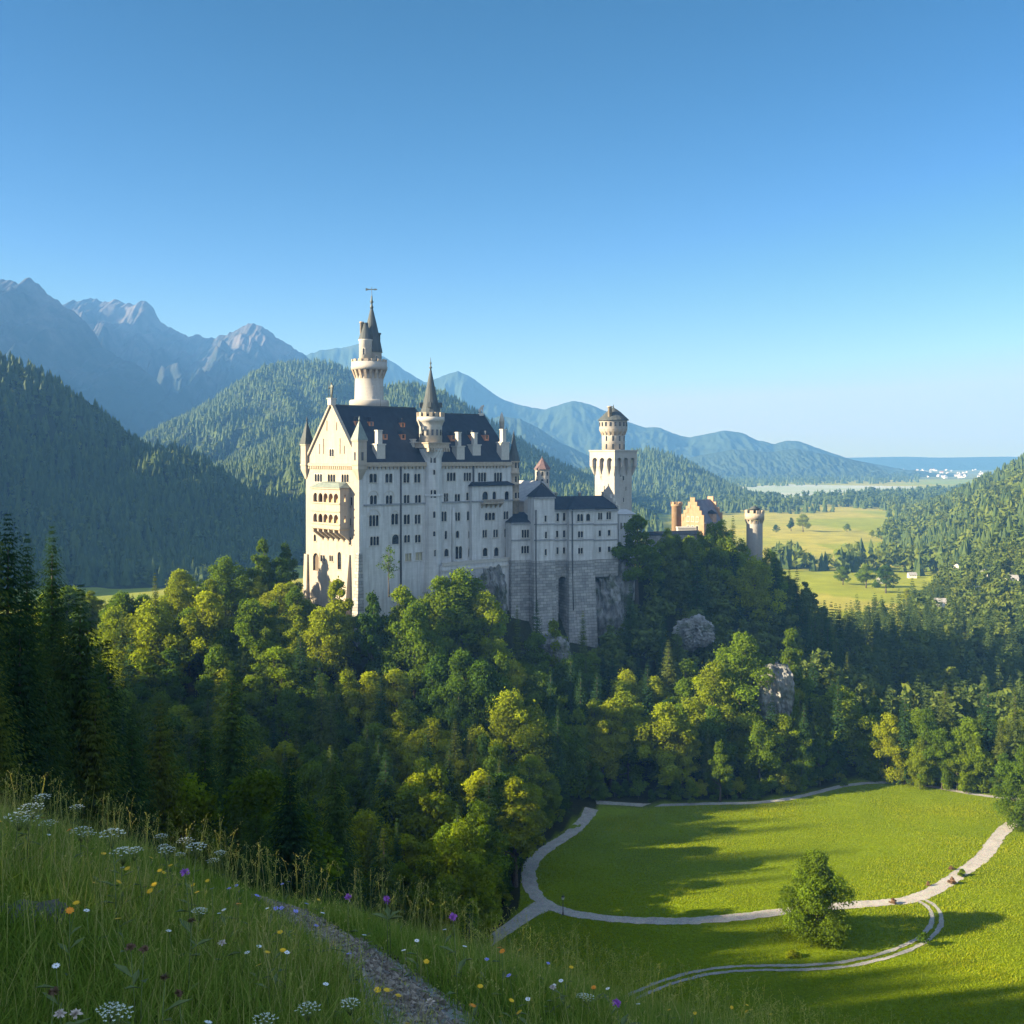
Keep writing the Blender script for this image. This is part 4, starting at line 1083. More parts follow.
q = MB(); u0, u1, zt = k1[:3]; za = WF(543.5, 483.3, 1)[1]
q.add([(u0 - .5, -2.1, zt + .004), (u1 + .5, -2.1, zt + .004), (u1 + .5, 3.7, zt + .004), (u0 - .5, 3.7, zt + .004), ((u0 + u1) / 2, .8, za)], [(0, 1, 4), (1, 2, 4), (2, 3, 4), (3, 0, 4), (0, 3, 2, 1)])
q.lathe([(.12, za - .3), (.2, za + .2), (.04, za + 1.3)], ((u0 + u1) / 2, .8), 6)
q.build("turret_roof", M_SLATE, wing)
k2 = wing_wall("recess", 554.5, 569.5, 0.6, 509.8, 560, -72, [w4(596, 609, 220, 262, 1, False), w4(629, 642, 218, 260, 1, False), w4(594, 606, 310, 345, 1, False), w4(629, 642, 308, 345, 1, False), w4(596, 607, 395, 430, 1, False), w4(629, 641, 395, 428, 1, False)], 14, 0, (558, 567.6, 576, 650))
k3 = wing_wall("bay", 569.5, 593.5, -1.4, 509.6, 560.5, -74, [w4(702, 733, 224, 262, 2), w4(748, 769, 222, 260, 1), w4(706, 733, 312, 345, 2), w4(707, 732, 398, 428, 2, False)], 14, 1.0)
k4 = wing_wall("bay", 593.5, 617.5, 0.6, 509.6, 559.5, -40, [w4(809, 831, 217, 254, 2), w4(852, 876, 214, 252, 2), w4(812, 825, 308, 338, 1, False), w4(859, 873, 306, 336, 1, False), w4(812, 825, 393, 420, 1, False), w4(859, 873, 391, 420, 1, False)], 14)
q = MB(); u0, u1 = k2[0], k4[1]; zt = k3[2] + .05; zrw = WF(580, 496, 6)[1]
q.add([(u0, -.2, zt), (u1 + .6, -.2, zt), (u1 + .6, 14.6, zt), (u0, 14.6, zt), (u0, 6.8, zrw), (u1 - 2.5, 6.8, zrw)], [(0, 1, 5, 4), (2, 3, 4, 5), (1, 2, 5), (3, 0, 4), (0, 3, 2, 1)])
wr = q.build("roof", M_SLATE, wing)
q = MB(); a, b = k3[0] - .4, k3[1] + .4; m = (a + b) / 2                 # hipped roof over the forward bay
q.add([(a, -2.1, zt + .05), (b, -2.1, zt + .05), (b, 6, zt + .05), (a, 6, zt + .05), (m, 3.2, zrw - .15), (m, 6, zrw - .15)], [(0, 1, 4), (1, 2, 5, 4), (3, 0, 4, 5), (2, 3, 5), (0, 3, 2, 1)])
q.build("bay_roof", M_SLATE, wr)
q = MB(); a = k4[1]                                                      # stepped end gable
for zz, hw in ((0, 7.4), (1.2, 5.6), (2.4, 3.8), (3.5, 2.0)): q.box(a - .35 + zz * .01, a + .35 - zz * .01, 6.8 - hw, 6.8 + hw, zt - .3 + zz + (.002 if zz else 0), zt + zz + .9)
q.build("stepped_gable", M_TRIM, wing)
for px in (532.6, 569.2):
    u = WF(px, 500, .6)[0]; q = MB(); q.tube([(u, -1.9 if px < 540 else -1.75, -17), (u, -1.9 if px < 540 else -1.75, -40), (u, -2.4, -50)], [.2] * 3, 8); q.build("drainpipe", M_IRON, wing)
q = MB()
for k in range(3): u = k2[0] + 4 + 9 * k; q.lathe([(.5, zrw - 1.2), (.5, zrw + 1.0), (.65, zrw + 1.05), (.65, zrw + 1.3)], (u, 7.4), 6); q.build("chimney", M_TRIM, wr); q = MB()

# ---- ladies' bower behind the wing: gabled hall and small lantern tower
bow = thing("gabled_hall", "pale gabled castle hall half hidden behind the pyramid roofed turret", "castle wing", pt(541.4, 457, 384), R(43))
g0 = to_local(pt(541.4, 483, 384), Vector(bow.location), R(43))
def BL(px, py, y): return onplane(px, py, Vector(bow.location), R(43), 1, y)
uL = BL(524, 500, 0).x; uR = BL(558, 500, 0).x; zA = BL(541.4, 483, 0).z; zE_ = BL(524, 501, 0).z
q = MB(); q.add([(uL, 0, -60), (uR, 0, -60), (uR, 0, zE_), (0, 0, zA), (uL, 0, zE_), (uL, 24, -60), (uR, 24, -60), (uR, 24, zE_), (0, 24, zA), (uL, 24, zE_)],
               [(0, 1, 2, 3, 4), (9, 8, 7, 6, 5), (1, 6, 7, 2), (5, 0, 4, 9), (0, 5, 6, 1)])
q.build("wall", M_TOWER, bow)
q = MB(); e = .5
for s_ in (-1, 1):
    ue = uL - e if s_ < 0 else uR + e
    P = [(ue, -.5, zE_ - .35), (0, -.5, zA + .25), (0, 24.5, zA + .25), (ue, 24.5, zE_ - .35)]
    P2 = [(a, b, c + .5) for a, b, c in P]; q.add(P + P2, [(0, 1, 2, 3), (7, 6, 5, 4), (0, 4, 5, 1), (1, 5, 6, 2), (2, 6, 7, 3), (3, 7, 4, 0)])
q.build("roof", plain("pale lead roof", (0.25, 0.25, 0.26), (0.34, 0.34, 0.34), .8, .7, .1), bow)
for zz, w in ((zE_ - 3, 1.4), (zE_ - 8, 1.4)):
    q = MB(); q.box(-w / 2, w / 2, -.12, -.004, zz, zz + 2.4); q.build("window", M_GLASS, bow)
lan = thing("lantern_turret", "small eight sided turret with red brown cone roof behind the castle roofs", "tower", pt(542.2, 457, 392))
h_ = lambda py: (HY - py) / FPX * 392
q = MB(); q.lathe([(2.7, -55), (2.7, h_(470.5)), (3.0, h_(470)), (3.0, h_(469))], (0, 0), 8, R(22), smooth=False); q.build("shaft", M_TOWER, lan)
q = MB(); q.lathe([(3.3, h_(469.2)), (1.8, h_(463.5)), (.12, h_(457.6))], (0, 0), 8, R(22), smooth=False); q.build("roof", M_PURPLE, lan)
q = MB(); q.lathe([(.15, h_(458.3)), (.28, h_(457.4)), (.04, h_(455.6))], (0, 0), 6); q.build("finial", M_BRONZE, lan)
for k in range(8):
    a = R(22 + 22.5 + 45 * k); F_ = Face((2.5 * math.cos(a), 2.5 * math.sin(a), 0), (-math.sin(a), math.cos(a), 0), (math.cos(a), math.sin(a), 0))
    for z0 in (h_(475.5), h_(483)):
        q = MB(); arch_panel(q, F_, -.45, .45, z0, z0 + 1.6, 1, .08, .1, .08, 0.002); w_ = q.build("window", M_TRIM, lan)
        q = MB(); q.quad(F_.P(-.4, z0, .05), F_.P(.4, z0, .05), F_.P(.4, z0 + 1.6, .05), F_.P(-.4, z0 + 1.6, .05)); q.build("pane", M_GLASS, w_)

# ---- the square tower
S0 = pt(614.4, 457, 396); sq = thing("square_tower", "tall pale square tower with arched corbels and round crenellated top storey under a cone roof", "tower", S0, A1)
SS = 9.5; s_z = lambda py: (HY - py) / FPX * 400
q = MB(); holes = []
SF = Face((0, 0, 0), (1, 0, 0), (0, -1, 0)); SG = Face((0, SS, 0), (0, -1, 0), (-1, 0, 0))
ws = [(SF, 4.9, s_z(480.3), 1.1), (SF, 3.4, s_z(477), .8), (SF, 6.3, s_z(490.8), .8), (SF, 5.0, s_z(502), .9), (SG, 4.6, s_z(490), .7), (SG, 3.0, s_z(479), .7)]
hf = [window(sq, F_, u, z, w, 1.7, 1, False, None, None, .3) for F_, u, z, w in ws if F_ is SF]
hg2 = [window(sq, F_, u, z, w, 1.7, 1, False, None, None, .3) for F_, u, z, w in ws if F_ is SG]
zt = s_z(458)
wall_holes(q, SF, 0, SS, -62, zt, hf); wall_holes(q, SG, 0, SS, -62, zt, hg2)
q.quad((SS, 0, -62), (SS, SS, -62), (SS, SS, zt), (SS, 0, zt)); q.quad((SS, SS, -62), (0, SS, -62), (0, SS, zt), (SS, SS, zt))
q.build("shaft", M_TOWER, sq)
ov = 1.35; zc0, zc1_, ztop = s_z(471.5), s_z(459), s_z(451.4)
q = MB()
for F_ in (SF, SG, Face((SS, 0, 0), (0, 1, 0), (1, 0, 0)), Face((SS, SS, 0), (-1, 0, 0), (0, 1, 0))):
    arch_panel(q, Face(F_.P(0, 0, ov), F_.ux, F_.n), -ov + .001, SS + ov - .001, zc1_ - 2.6, ztop - 1.0, 3, 1.2, 1.1, 0, -ov + .02, True, 1.3)
    for k in range(4):
        c = [(-ov + .62), 2.45 + .4, SS - 2.85, SS + ov - .62][k]
        c0, c1x = c - .55, c + .55
        q.add([F_.P(c0, zc1_ - 2.602, .02), F_.P(c1x, zc1_ - 2.602, .02), F_.P(c1x, zc1_ - 2.602, ov), F_.P(c0, zc1_ - 2.602, ov), F_.P(max(0, min(SS, c)) - .3, zc0 - 1.5, .02), F_.P(max(0, min(SS, c)) + .3, zc0 - 1.5, .02)],
              [(0, 1, 2, 3), (0, 3, 4), (1, 5, 2), (3, 2, 5, 4)])
q.box(-ov, SS + ov, -ov, SS + ov, ztop - .998, ztop); q.box(-ov - .25, SS + ov + .25, -ov - .25, SS + ov + .25, ztop + .002, ztop + .5)
q.build("corbelled_head", M_TOWER, sq)
sc_ = (SS / 2, SS / 2); za, zb, zc_ = s_z(434.8), s_z(431.5), s_z(420.3)
q = MB(); q.lathe([(4.2, ztop + .4), (4.2, za - .5), (4.2, za)], sc_, 28); q.lathe([(4.0, za), (5.1, zb + .4), (5.1, zc_ - .2), (5.3, zc_)], sc_, 28)
q.build("upper_drum", M_TOWER, sq)
q = MB(); corbels(q, sc_, 4.15, 5.25, za - .3, zb + .9, 18, .4); q.build("corbel_table", M_CORNICE, sq)
for k in range(18):
    a = 2 * math.pi * (k + .5) / 18
    q = MB(); q.obox((sc_[0] + 5.1 * math.cos(a), sc_[1] + 5.1 * math.sin(a), s_z(424.2)), a, .06, .36, .75); q.build("window", M_GLASS, sq)
for a in (R(220), R(255), R(290), R(185)):
    for py in (446.5, 438.5): 
        q = MB(); q.obox((sc_[0] + 4.2 * math.cos(a), sc_[1] + 4.2 * math.sin(a), s_z(py)), a, .06, .3, .9); q.build("window", M_GLASS, sq)
q = MB(); q.lathe([(5.75, zc_ + .002), (5.6, zc_ + .35), (2.6, s_z(411.6)), (.1, s_z(407))], sc_, 20, smooth=False); tr_ = q.build("roof", M_SPIRE, sq)
q = MB(); q.lathe([(.1, s_z(407.4)), (.25, s_z(406.6)), (.05, s_z(404))], sc_, 6); q.build("finial", M_BRONZE, tr_)
p = to_local(pt(609.8, 457, 399), S0, A1); q = MB(); q.lathe([(.75, s_z(420)), (.75, s_z(407.5)), (1.0, s_z(407.3)), (1.0, s_z(406.3))], (p.x, p.y), 8); q.build("chimney", M_CORNICE, tr_)

# low annex at the foot of the square tower
an = thing("tower_annex", "low white castle annex with narrow windows at the foot of the square tower", "castle wing", pt(619, 457, 384), R(25))
aw, az0, az1 = 6.4, -60, (HY - 514) / FPX * 386
F_ = Face((0, 0, 0), (1, 0, 0), (0, -1, 0)); hs = []
for k in range(4): hs.append(window(an, F_, .9 + 1.35 * k, (HY - 529) / FPX * 386, .8, 2.4, 1, False))
q = MB(); wall_holes(q, F_, 0, aw, az0, az1, hs); q.quad((aw, 0, az0), (aw, 8, az0), (aw, 8, az1), (aw, 0, az1)); q.quad((0, 8, az0), (0, 0, az0), (0, 0, az1), (0, 8, az1)); q.quad((0, 0, az1), (aw, 0, az1), (aw, 8, az1), (0, 8, az1)); q.quad((aw, 8, az0), (0, 8, az0), (0, 8, az1), (aw, 8, az1))
q.build("wall", M_STONE, an)
q = MB(); q.add([(-.4, -.5, az1 + .01), (aw + .4, -.5, az1 + .01), (aw + .4, 8.4, az1 + .01), (-.4, 8.4, az1 + .01), (-.4, 6, az1 + 1.4), (aw + .4, 6, az1 + 1.4)], [(0, 1, 5, 4), (2, 3, 4, 5), (1, 2, 5), (3, 0, 4), (0, 3, 2, 1)])
q.build("roof", plain("zinc roof", (0.34, 0.34, 0.34), (0.44, 0.44, 0.43), .8, .6, .1), an)

# ---- gatehouse: salmon gabled house, its wall turret and the round crenellated tower
G0 = pt(704, 457, 430); gate = thing("gatehouse", "salmon and yellow gatehouse with stepped gables and grey roof among the trees", "gatehouse", G0, A1)
gz = lambda py: (HY - py) / FPX * 430
def gl(px, axis, val, py=520): return onplane(px, py, G0, A1, axis, val)
gw_ = gl(681.5, 0, 0).y; gL = gl(722, 1, 0).x; ge, gr = gz(522), gz(500.5)
GG = Face((0, gw_, 0), (0, -1, 0), (-1, 0, 0)); GS = Face((0, 0, 0), (1, 0, 0), (0, -1, 0))
q = MB(); hs = [window(gate, GG, gw_ * f_, z, 1.2, 2.0, 1) for f_ in (.3, .5, .7) for z in (gz(522), gz(531))]
wall_holes(q, GG, 0, gw_, -60, ge, hs)
q.add([GG.P(0, ge), GG.P(gw_, ge), GG.P(gw_ / 2, gr + .6)], [(0, 1, 2)])
for k in range(5):                                       # steps of the gable
    f0 = k / 5; zz = ge + (gr - ge) * f0; hw = gw_ / 2 * (1 - f0)
    for sgn in (-1, 1): fbox(q, GG, *sorted((gw_ / 2 + sgn * hw, gw_ / 2 + sgn * (hw - gw_ / 10))), zz, zz + (gr - ge) / 5 + 1.0, -.5, .12)
q.build("gable_wall", M_GATE, gate)
q = MB(); wall_holes(q, GS, 0, gL, -60, ge, [window(gate, GS, gL * f_, gz(531), 1.3, 2.2, 2) for f_ in (.2, .5, .8)])
q.quad((gL, 0, -60), (gL, gw_, -60), (gL, gw_, ge), (gL, 0, ge)); q.quad((gL, gw_, -60), (0, gw_, -60), (0, gw_, ge), (gL, gw_, ge)); q.add([(gL, 0, ge), (gL, gw_, ge), (gL, gw_ / 2, gr)], [(0, 1, 2)])
q.build("side_wall", M_PINK, gate)
q = MB(); gable_roof(q, .3, gL - .2, 0, gw_, ge + .1, gr + .1, .5); gro = q.build("roof", slate_mat("grey roof slate", (.12, .12, .15), (.18, .18, .21)), gate)
q = MB()
for k in range(4):
    f0 = k / 4; zz = ge + (gr - ge) * f0; hw = gw_ / 2 * (1 - f0)
    for sgn in (-1, 1): q.box(gL - .25, gL + .35, gw_ / 2 + min(sgn * hw, sgn * (hw - gw_ / 8)), gw_ / 2 + max(sgn * hw, sgn * (hw - gw_ / 8)), zz, zz + (gr - ge) / 4 + 1.2)
q.build("stepped_gable", M_PINK, gate)
q = MB(); q.box(gL * .45, gL * .45 + 2.4, -.3, 3, ge - .4, ge + 3.0); do = q.build("dormer", M_PINK, gro)
q = MB(); q.add([(gL * .45 - .3, -.6, ge + 3), (gL * .45 + 2.7, -.6, ge + 3), (gL * .45 + 2.7, 3.6, ge + 3), (gL * .45 - .3, 3.6, ge + 3), (gL * .45 + 1.2, 1.2, ge + 4.6)], [(0, 1, 4), (1, 2, 4), (2, 3, 4), (3, 0, 4), (0, 3, 2, 1)]); q.build("dormer_roof", M_SLATE, do)
q = MB(); pb = gl(678.5, 0, 2.0); q.lathe([(2.0, -60), (2.0, gz(508)), (2.3, gz(507.5)), (2.3, gz(505.5))], (pb.x, pb.y + 1), 12); crenels(q, (pb.x, pb.y + 1), 2.3, gz(505.5) + .002, .9, 8, .7)
q.build("wall_turret", M_GATE, gate)
q = MB(); b0 = to_local(pt(686, 457, 424), G0, A1); q.obox((b0.x, b0.y, gz(531)), R(-43), 3.4, 2.2, 1.6); q.obox((b0.x, b0.y, gz(526.5)), R(-43), 3.6, 2.4, .25); q.build("balcony", M_TRIM, gate)
rtw = thing("round_gate_tower", "short round stone tower with battlements right of the gatehouse", "tower", pt(754.5, 457, 440))
rz = lambda py: (HY - py) / FPX * 440
q = MB(); q.lathe([(3.2, -62), (3.2, rz(523)), (3.3, rz(521))], (0, 0), 20); q.build("shaft", M_TOWER, rtw)
q = MB(); corbels(q, (0, 0), 3.1, 3.85, rz(523.5), rz(519.5), 14, .45); q.build("corbel_table", M_CORNICE, rtw)
q = MB(); q.lathe([(3.1, rz(519.6)), (3.85, rz(519.5)), (3.85, rz(513)), (3.3, rz(513)), (3.3, rz(515.5))], (0, 0), 20); crenels(q, (0, 0), 3.85, rz(513) + .003, 1.2, 9, .55); q.build("battlement", M_CORNICE, rtw)
q = MB(); q.lathe([(2.0, rz(515.6)), (2.0, rz(509)), (2.3, rz(508.7)), (.2, rz(505.6))], (0, 0), 12); q.build("cap", M_SPIRE, rtw)
cw = thing("curtain_wall", "salmon stone castle wall showing between the trees below the round tower", "wall", pt(741, 457, 425), R(20))
q = MB(); q.box(-4.5, 3.5, 0, 1.4, -66, -40.5); 
for k in range(5): q.box(-4.4 + 1.7 * k, -3.5 + 1.7 * k, 0.02, 1.38, -40.498, -39.4)
q.build("wall", M_PINK, cw)
q = MB(); q.box(-10, -6.5, -.3, 1.2, -66, -43); q.build("pier", M_TRIM, cw)
cc = thing("courtyard_wall", "long low dark roofed castle wall between the square tower and the gatehouse", "wall", pt(648, 457, 412), R(22))
q = MB(); q.box(0, 22, 0, 2.0, -70, -55 + 0.0); q.box(0, 22, 0, 2.0, -54.998, (HY - 535) / FPX * 415); q.build("wall", M_BLOCK, cc)
q = MB(); zz = (HY - 535) / FPX * 415; q.hexa([(-.4, -.5, zz + .002), (22.4, -.5, zz + .002), (22.4, 2.5, zz + .002), (-.4, 2.5, zz + .002)], [(-.4, .7, zz + 1.4), (22.4, .7, zz + 1.4), (22.4, 1.3, zz + 1.4), (-.4, 1.3, zz + 1.4)]); q.build("roof", M_SLATE, cc)

# ---- cliffs and outcrops
def rock(name, label, c, size, seed, group=None, rot=0.0, sub=6, lean=0.0):
    bm = bmesh.new(); bmesh.ops.create_icosphere(bm, subdivisions=sub, radius=1.0)
    V = np.array([v.co[:] for v in bm.verts]); s = np.array(size)
    V = np.sign(V) * np.abs(V) ** 0.75
    u, v, w = V[:, 0] + .31 * seed, V[:, 1] + .17 * seed, V[:, 2]
    n1 = fbm(u * 7 + w * 3, v * 7 + w * 2, 5.0, 4, seed)
    fiss = 1 - np.abs(fbm(u * 6 + v * 5 + .7 * n1, w * 1.3 + 9, 1.6, 3, seed + 3)) * 3.2        # upright fissures
    led = w * 4.5 + 1.6 * n1; led = (np.floor(led) + smooth01((led - np.floor(led)) * 2.2) - led) / 4.5   # ledges
    n3 = fbm(u * 20 + w * 9, v * 20 + w * 13, 3.0, 3, seed + 7)
    V = V * (1 + .42 * n1 - .16 * np.clip(fiss, 0, 1) + .5 * led * (np.abs(w) < .85) + .10 * n3)[:, None]
    V = V * s; V[:, 1] += lean * V[:, 2]
    ca, sa = math.cos(rot), math.sin(rot)
    V[:, 0], V[:, 1] = V[:, 0] * ca - V[:, 1] * sa, V[:, 0] * sa + V[:, 1] * ca
    for v, p in zip(bm.verts, V): v.co = p
    me = bpy.data.meshes.new(name); bm.to_mesh(me); bm.free(); me.materials.append(M_ROCK)
    o = link(bpy.data.objects.new(name, me)); o.location = c
    return tag(o, label, "rock", group)
rock("cliff", "dark grey cliff face carrying the right end of the castle wing", pt(609, 604, 368) + Vector((0, 5.5, 0)), (7.5, 7.5, 15.5), 3)
rock("cliff", "narrow pale limestone face under the terrace of the palace", pt(496, 607, 336) + Vector((-1, 7, 0)), (4, 6, 11), 8, None, .2)
rock("cliff", "grey boulder face on the wooded slope below the stone base", pt(552, 655, 328) + Vector((0, 3, 0)), (5.5, 4, 5.5), 12)
rock("cliff", "pale limestone outcrop high in the forest right of the wing", pt(700, 632, 350) + Vector((0, 6, -1)), (6, 6, 5.5), 17, None, .5)
rock("cliff", "grey limestone crag beside the brightest sunlit tree", pt(778, 702, 306) + Vector((0, 4.5, 0)), (4.6, 5, 9), 21)
rock("cliff", "bushy rock mound carrying the palace terrace", pt(463, 610, 336) + Vector((0, 7, 0)), (9, 7, 9), 29)
# ================================================================== trees
def leaf_cards(P, Nrm, size, rg, aspect=0.62):
    """one pointed leaf clump (a bent diamond) per point"""
    n = len(P)
    Nrm = Nrm / (np.linalg.norm(Nrm, axis=1, keepdims=True) + 1e-9)
    a = rg.normal(size=(n, 3)); T = a - (a * Nrm).sum(1, keepdims=True) * Nrm
    T /= np.linalg.norm(T, axis=1, keepdims=True) + 1e-9
    Bt = np.cross(Nrm, T); s = np.asarray(size)[:, None]
    V = np.stack([P - T * s, P + Bt * s * aspect - Nrm * s * .12, P + T * s, P - Bt * s * aspect - Nrm * s * .12], 1)
    return V.reshape(-1, 3)

def quads(n): return np.arange(n * 4).reshape(n, 4)

def broad_crown(seed, H, Rad, n, base=0.16, slim=1.0, card=0.42, lobes=26, rl=1.0):
    """crown of many separate leaf clumps gathered in uneven lobes"""
    rg = np.random.default_rng(seed)
    L_, Rr = [], []
    for i in range(lobes):
        t = rg.uniform(0.04, 1.0) ** 0.85
        env = Rad * (np.sin(np.pi * min(0.97, (0.18 + 0.80 * t))) ** 0.75)
        a = rg.uniform(0, 2 * np.pi); rr = env * np.sqrt(rg.uniform(0.12, 1)) * 0.92
        L_.append((rr * np.cos(a), rr * np.sin(a), H * (base + (0.93 - base) * t)))
        Rr.append(rl * Rad * rg.uniform(0.15, 0.34) * (1.0 - 0.30 * t))
    L_ += [(0, 0, H * 0.93), (0, 0, H * .7), (0, 0, H * .5)]; Rr += [Rad * .25, Rad * .42, Rad * .5]
    L_ = np.array(L_); Rr = np.array(Rr)
    w = Rr ** 2; k = rg.choice(len(Rr), n, p=w / w.sum())
    d = rg.normal(size=(n, 3)); d[:, 2] = d[:, 2] * 0.9 + 0.25; d /= np.linalg.norm(d, axis=1, keepdims=True)
    r = Rr[k] * (rg.uniform(0.5, 1.05, n) ** 0.6 + (rg.uniform(0, 1, n) < .13) * rg.uniform(0, .45, n)) * (1 + .25 * np.sin(d[:, 0] * 9 + k) * np.sin(d[:, 2] * 8 + k * 2))
    P = L_[k] + d * r[:, None] * np.array((1, 1, 0.85))
    N_ = d * 0.8 + rg.normal(size=(n, 3)) * 0.6 + np.array((0, 0, 0.35))
    V = leaf_cards(P, N_, card * rg.uniform(0.6, 1.25, n), rg)
    lobe_t = rg.uniform(0.15, 0.85, len(Rr))
    tint = np.repeat(np.clip(lobe_t[k] + rg.normal(0, 0.16, n), 0, 1), 4)
    return V, quads(n), tint, L_

def spruce_crown(seed, H, Rad, levels, per, steps, card=0.5, base=0.08, wd_=.26):
    rg = np.random.default_rng(seed)
    P, T, S, tint = [], [], [], []
    for l in range(levels):
        t = (l + rg.uniform(0, .6)) / levels
        z = H * (base + (0.985 - base) * t)
        Lb = Rad * (1 - t) ** 0.82 * rg.uniform(0.75, 1.12) + 0.18
        lean = rg.uniform(0, 2 * np.pi)
        for b in range(per):
            if t < .25 and rg.random() < .22: continue
            a = lean + 2 * np.pi * (b + rg.uniform(-.3, .3)) / per
            ln = Lb * rg.uniform(0.62, 1.1); droop = (0.42 - 0.55 * t) * rg.uniform(.7, 1.3)
            tb = rg.uniform(.2, .8); ns = max(2, int(steps * ln / Rad + 1))
            for s in range(ns):
                f_ = (s + .6) / ns
                r = ln * f_
                zz = z - droop * ln * f_ ** 1.1 + 0.16 * ln * f_ * f_
                for sd in (-1, 1):
                    w = card * (1.12 - 0.6 * f_) * rg.uniform(.7, 1.2) * min(1, .28 + ln / 2.6)
                    aa = a + sd * rg.uniform(.35, .8)
                    P.append((r * np.cos(a), r * np.sin(a), zz)); T.append((np.cos(aa), np.sin(aa), -0.25 - .45 * rg.random())); S.append(w)
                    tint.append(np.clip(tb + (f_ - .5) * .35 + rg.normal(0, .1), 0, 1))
    P = np.array(P); T = np.array(T); S = np.array(S)[:, None]; n = len(P)
    T /= np.linalg.norm(T, axis=1, keepdims=True)
    Bn = np.cross(T, np.array((0, 0, 1.0))); Bn /= np.linalg.norm(Bn, axis=1, keepdims=True)
    tw = rg.uniform(-.6, .6, (n, 1)); Bn = Bn + np.cross(T, Bn) * tw
    V = np.stack([P - T * S * .25, P + T * S * .55 + Bn * S * wd_, P + T * S * 1.5 - np.array((0, 0, 1)) * S * .25, P + T * S * .55 - Bn * S * wd_], 1).reshape(-1, 3)
    # leader
    return V, quads(n), np.repeat(np.array(tint), 4)

def trunk_mesh(name, H, r0, limbs=None, seed=0, top=.8):
    m = MB(); rg = random.Random(seed); wob = .12 if limbs is not None else .0
    pts = [(rg.uniform(-wob, wob) * k, rg.uniform(-wob, wob) * k, H * top * k / 5 - (1.5 if k == 0 else 0)) for k in range(6)]
    m.tube(pts, [r0 * (1.25 if k == 0 else 1 - .17 * k) for k in range(6)], 7)
    for (x, y, z) in (limbs if limbs is not None else [])[:9]:
        b = H * .22 + (z - H * .22) * .35
        m.tube([(0, 0, b), (x * .45, y * .45, b + (z - b) * .45), (x, y, z)], [r0 * .4, r0 * .26, r0 * .08], 5)
    return m.mesh(name, M_BARK)

BROAD, SPRUCE = [], []
for i in range(6):
    sl = [1, .82, 1.12, .7, .95, .78][i]
    V, F_, tn, lob = broad_crown(100 + i, 18.0, 6.2 * sl, 12500, card=.25, lobes=[44, 36, 52, 30, 46, 38][i])
    BROAD.append((np_mesh("crown", V, F_, M_BROAD, {"tint": tn}), trunk_mesh("trunk", 18, .38, lob, i), 18.0, 6.2 * sl))
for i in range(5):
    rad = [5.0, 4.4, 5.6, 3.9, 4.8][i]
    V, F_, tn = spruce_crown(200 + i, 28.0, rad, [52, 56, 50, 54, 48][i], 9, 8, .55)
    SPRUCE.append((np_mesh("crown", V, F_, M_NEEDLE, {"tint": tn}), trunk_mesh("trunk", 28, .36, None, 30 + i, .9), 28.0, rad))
for i in range(3):                                     # the near ones, with finer twigs
    rad = [7.6, 8.4, 6.8][i]
    V, F_, tn = spruce_crown(260 + i, 30.0, rad, [88, 80, 92][i], 13, 17, .40, .03, .21)
    SPRUCE.append((np_mesh("crown", V, F_, M_NEEDLE, {"tint": tn}), trunk_mesh("trunk", 30, .34, None, 60 + i, .9), 30.0, rad))

for i in range(2):                                      # broadleaf crowns with fine leaves for the near wood
    V, F_, tn, lob = broad_crown(150 + i, 18.0, 6.0, 24000, .06, card=.17, lobes=34)
    BROAD.append((np_mesh("crown", V, F_, M_BROAD, {"tint": tn}), trunk_mesh("trunk", 18, .34, lob, 70 + i), 18.0, 6.0))
for i in range(2):                                      # trees of the wood's edge, leafy down to the ground
    V, F_, tn, lob = broad_crown(170 + i, 18.0, 6.4, 15000, .0, card=.24, lobes=54)
    BROAD.append((np_mesh("crown", V, F_, M_BROAD, {"tint": tn}), trunk_mesh("trunk", 18, .34, lob, 90 + i), 18.0, 6.4))
NB = NS = 0
first_done = {}
def plant(kind, proto, x, y, z, H, wid, label, group=None, rot=None):
    """a tree of its own: Empty at the foot > crown, trunk (mesh data shared)"""
    cm, tm, H0, R0 = proto
    name = "broadleaf_tree" if kind == 'b' else "spruce_tree"
    t = thing(name, label, "broadleaf tree" if kind == 'b' else "spruce", (x, y, z), rng.uniform(0, 6.28) if rot is None else rot, group)
    s = H / H0; t.scale = (s * wid, s * wid, s)
    link(bpy.data.objects.new("crown", cm), t); link(bpy.data.objects.new("trunk", tm), t)
    return t

T_XY = []
def ter1(x, y): return float(terrain(np.array([x]), np.array([y]))[0])
def plant_at(kind, px, pytop, d, wid, label, proto=None, H=None, base_z=None):
    global NB, NS
    p = pt(px, pytop, d); zb = ter1(p.x, p.y) if base_z is None else base_z
    h = p.z - zb
    if H and h > H: zb = p.z - H; h = H
    h = max(h, 4.0)
    pool = BROAD if kind == 'b' else SPRUCE
    pr = pool[proto if proto is not None else int(rng.integers(0, 6 if kind == 'b' else 5))]
    T_XY.append((p.x, p.y, h * .16 * wid))
    if kind == 'b': NB += 1
    else: NS += 1
    return plant(kind, pr, p.x, p.y, zb - .3, h, wid, label)

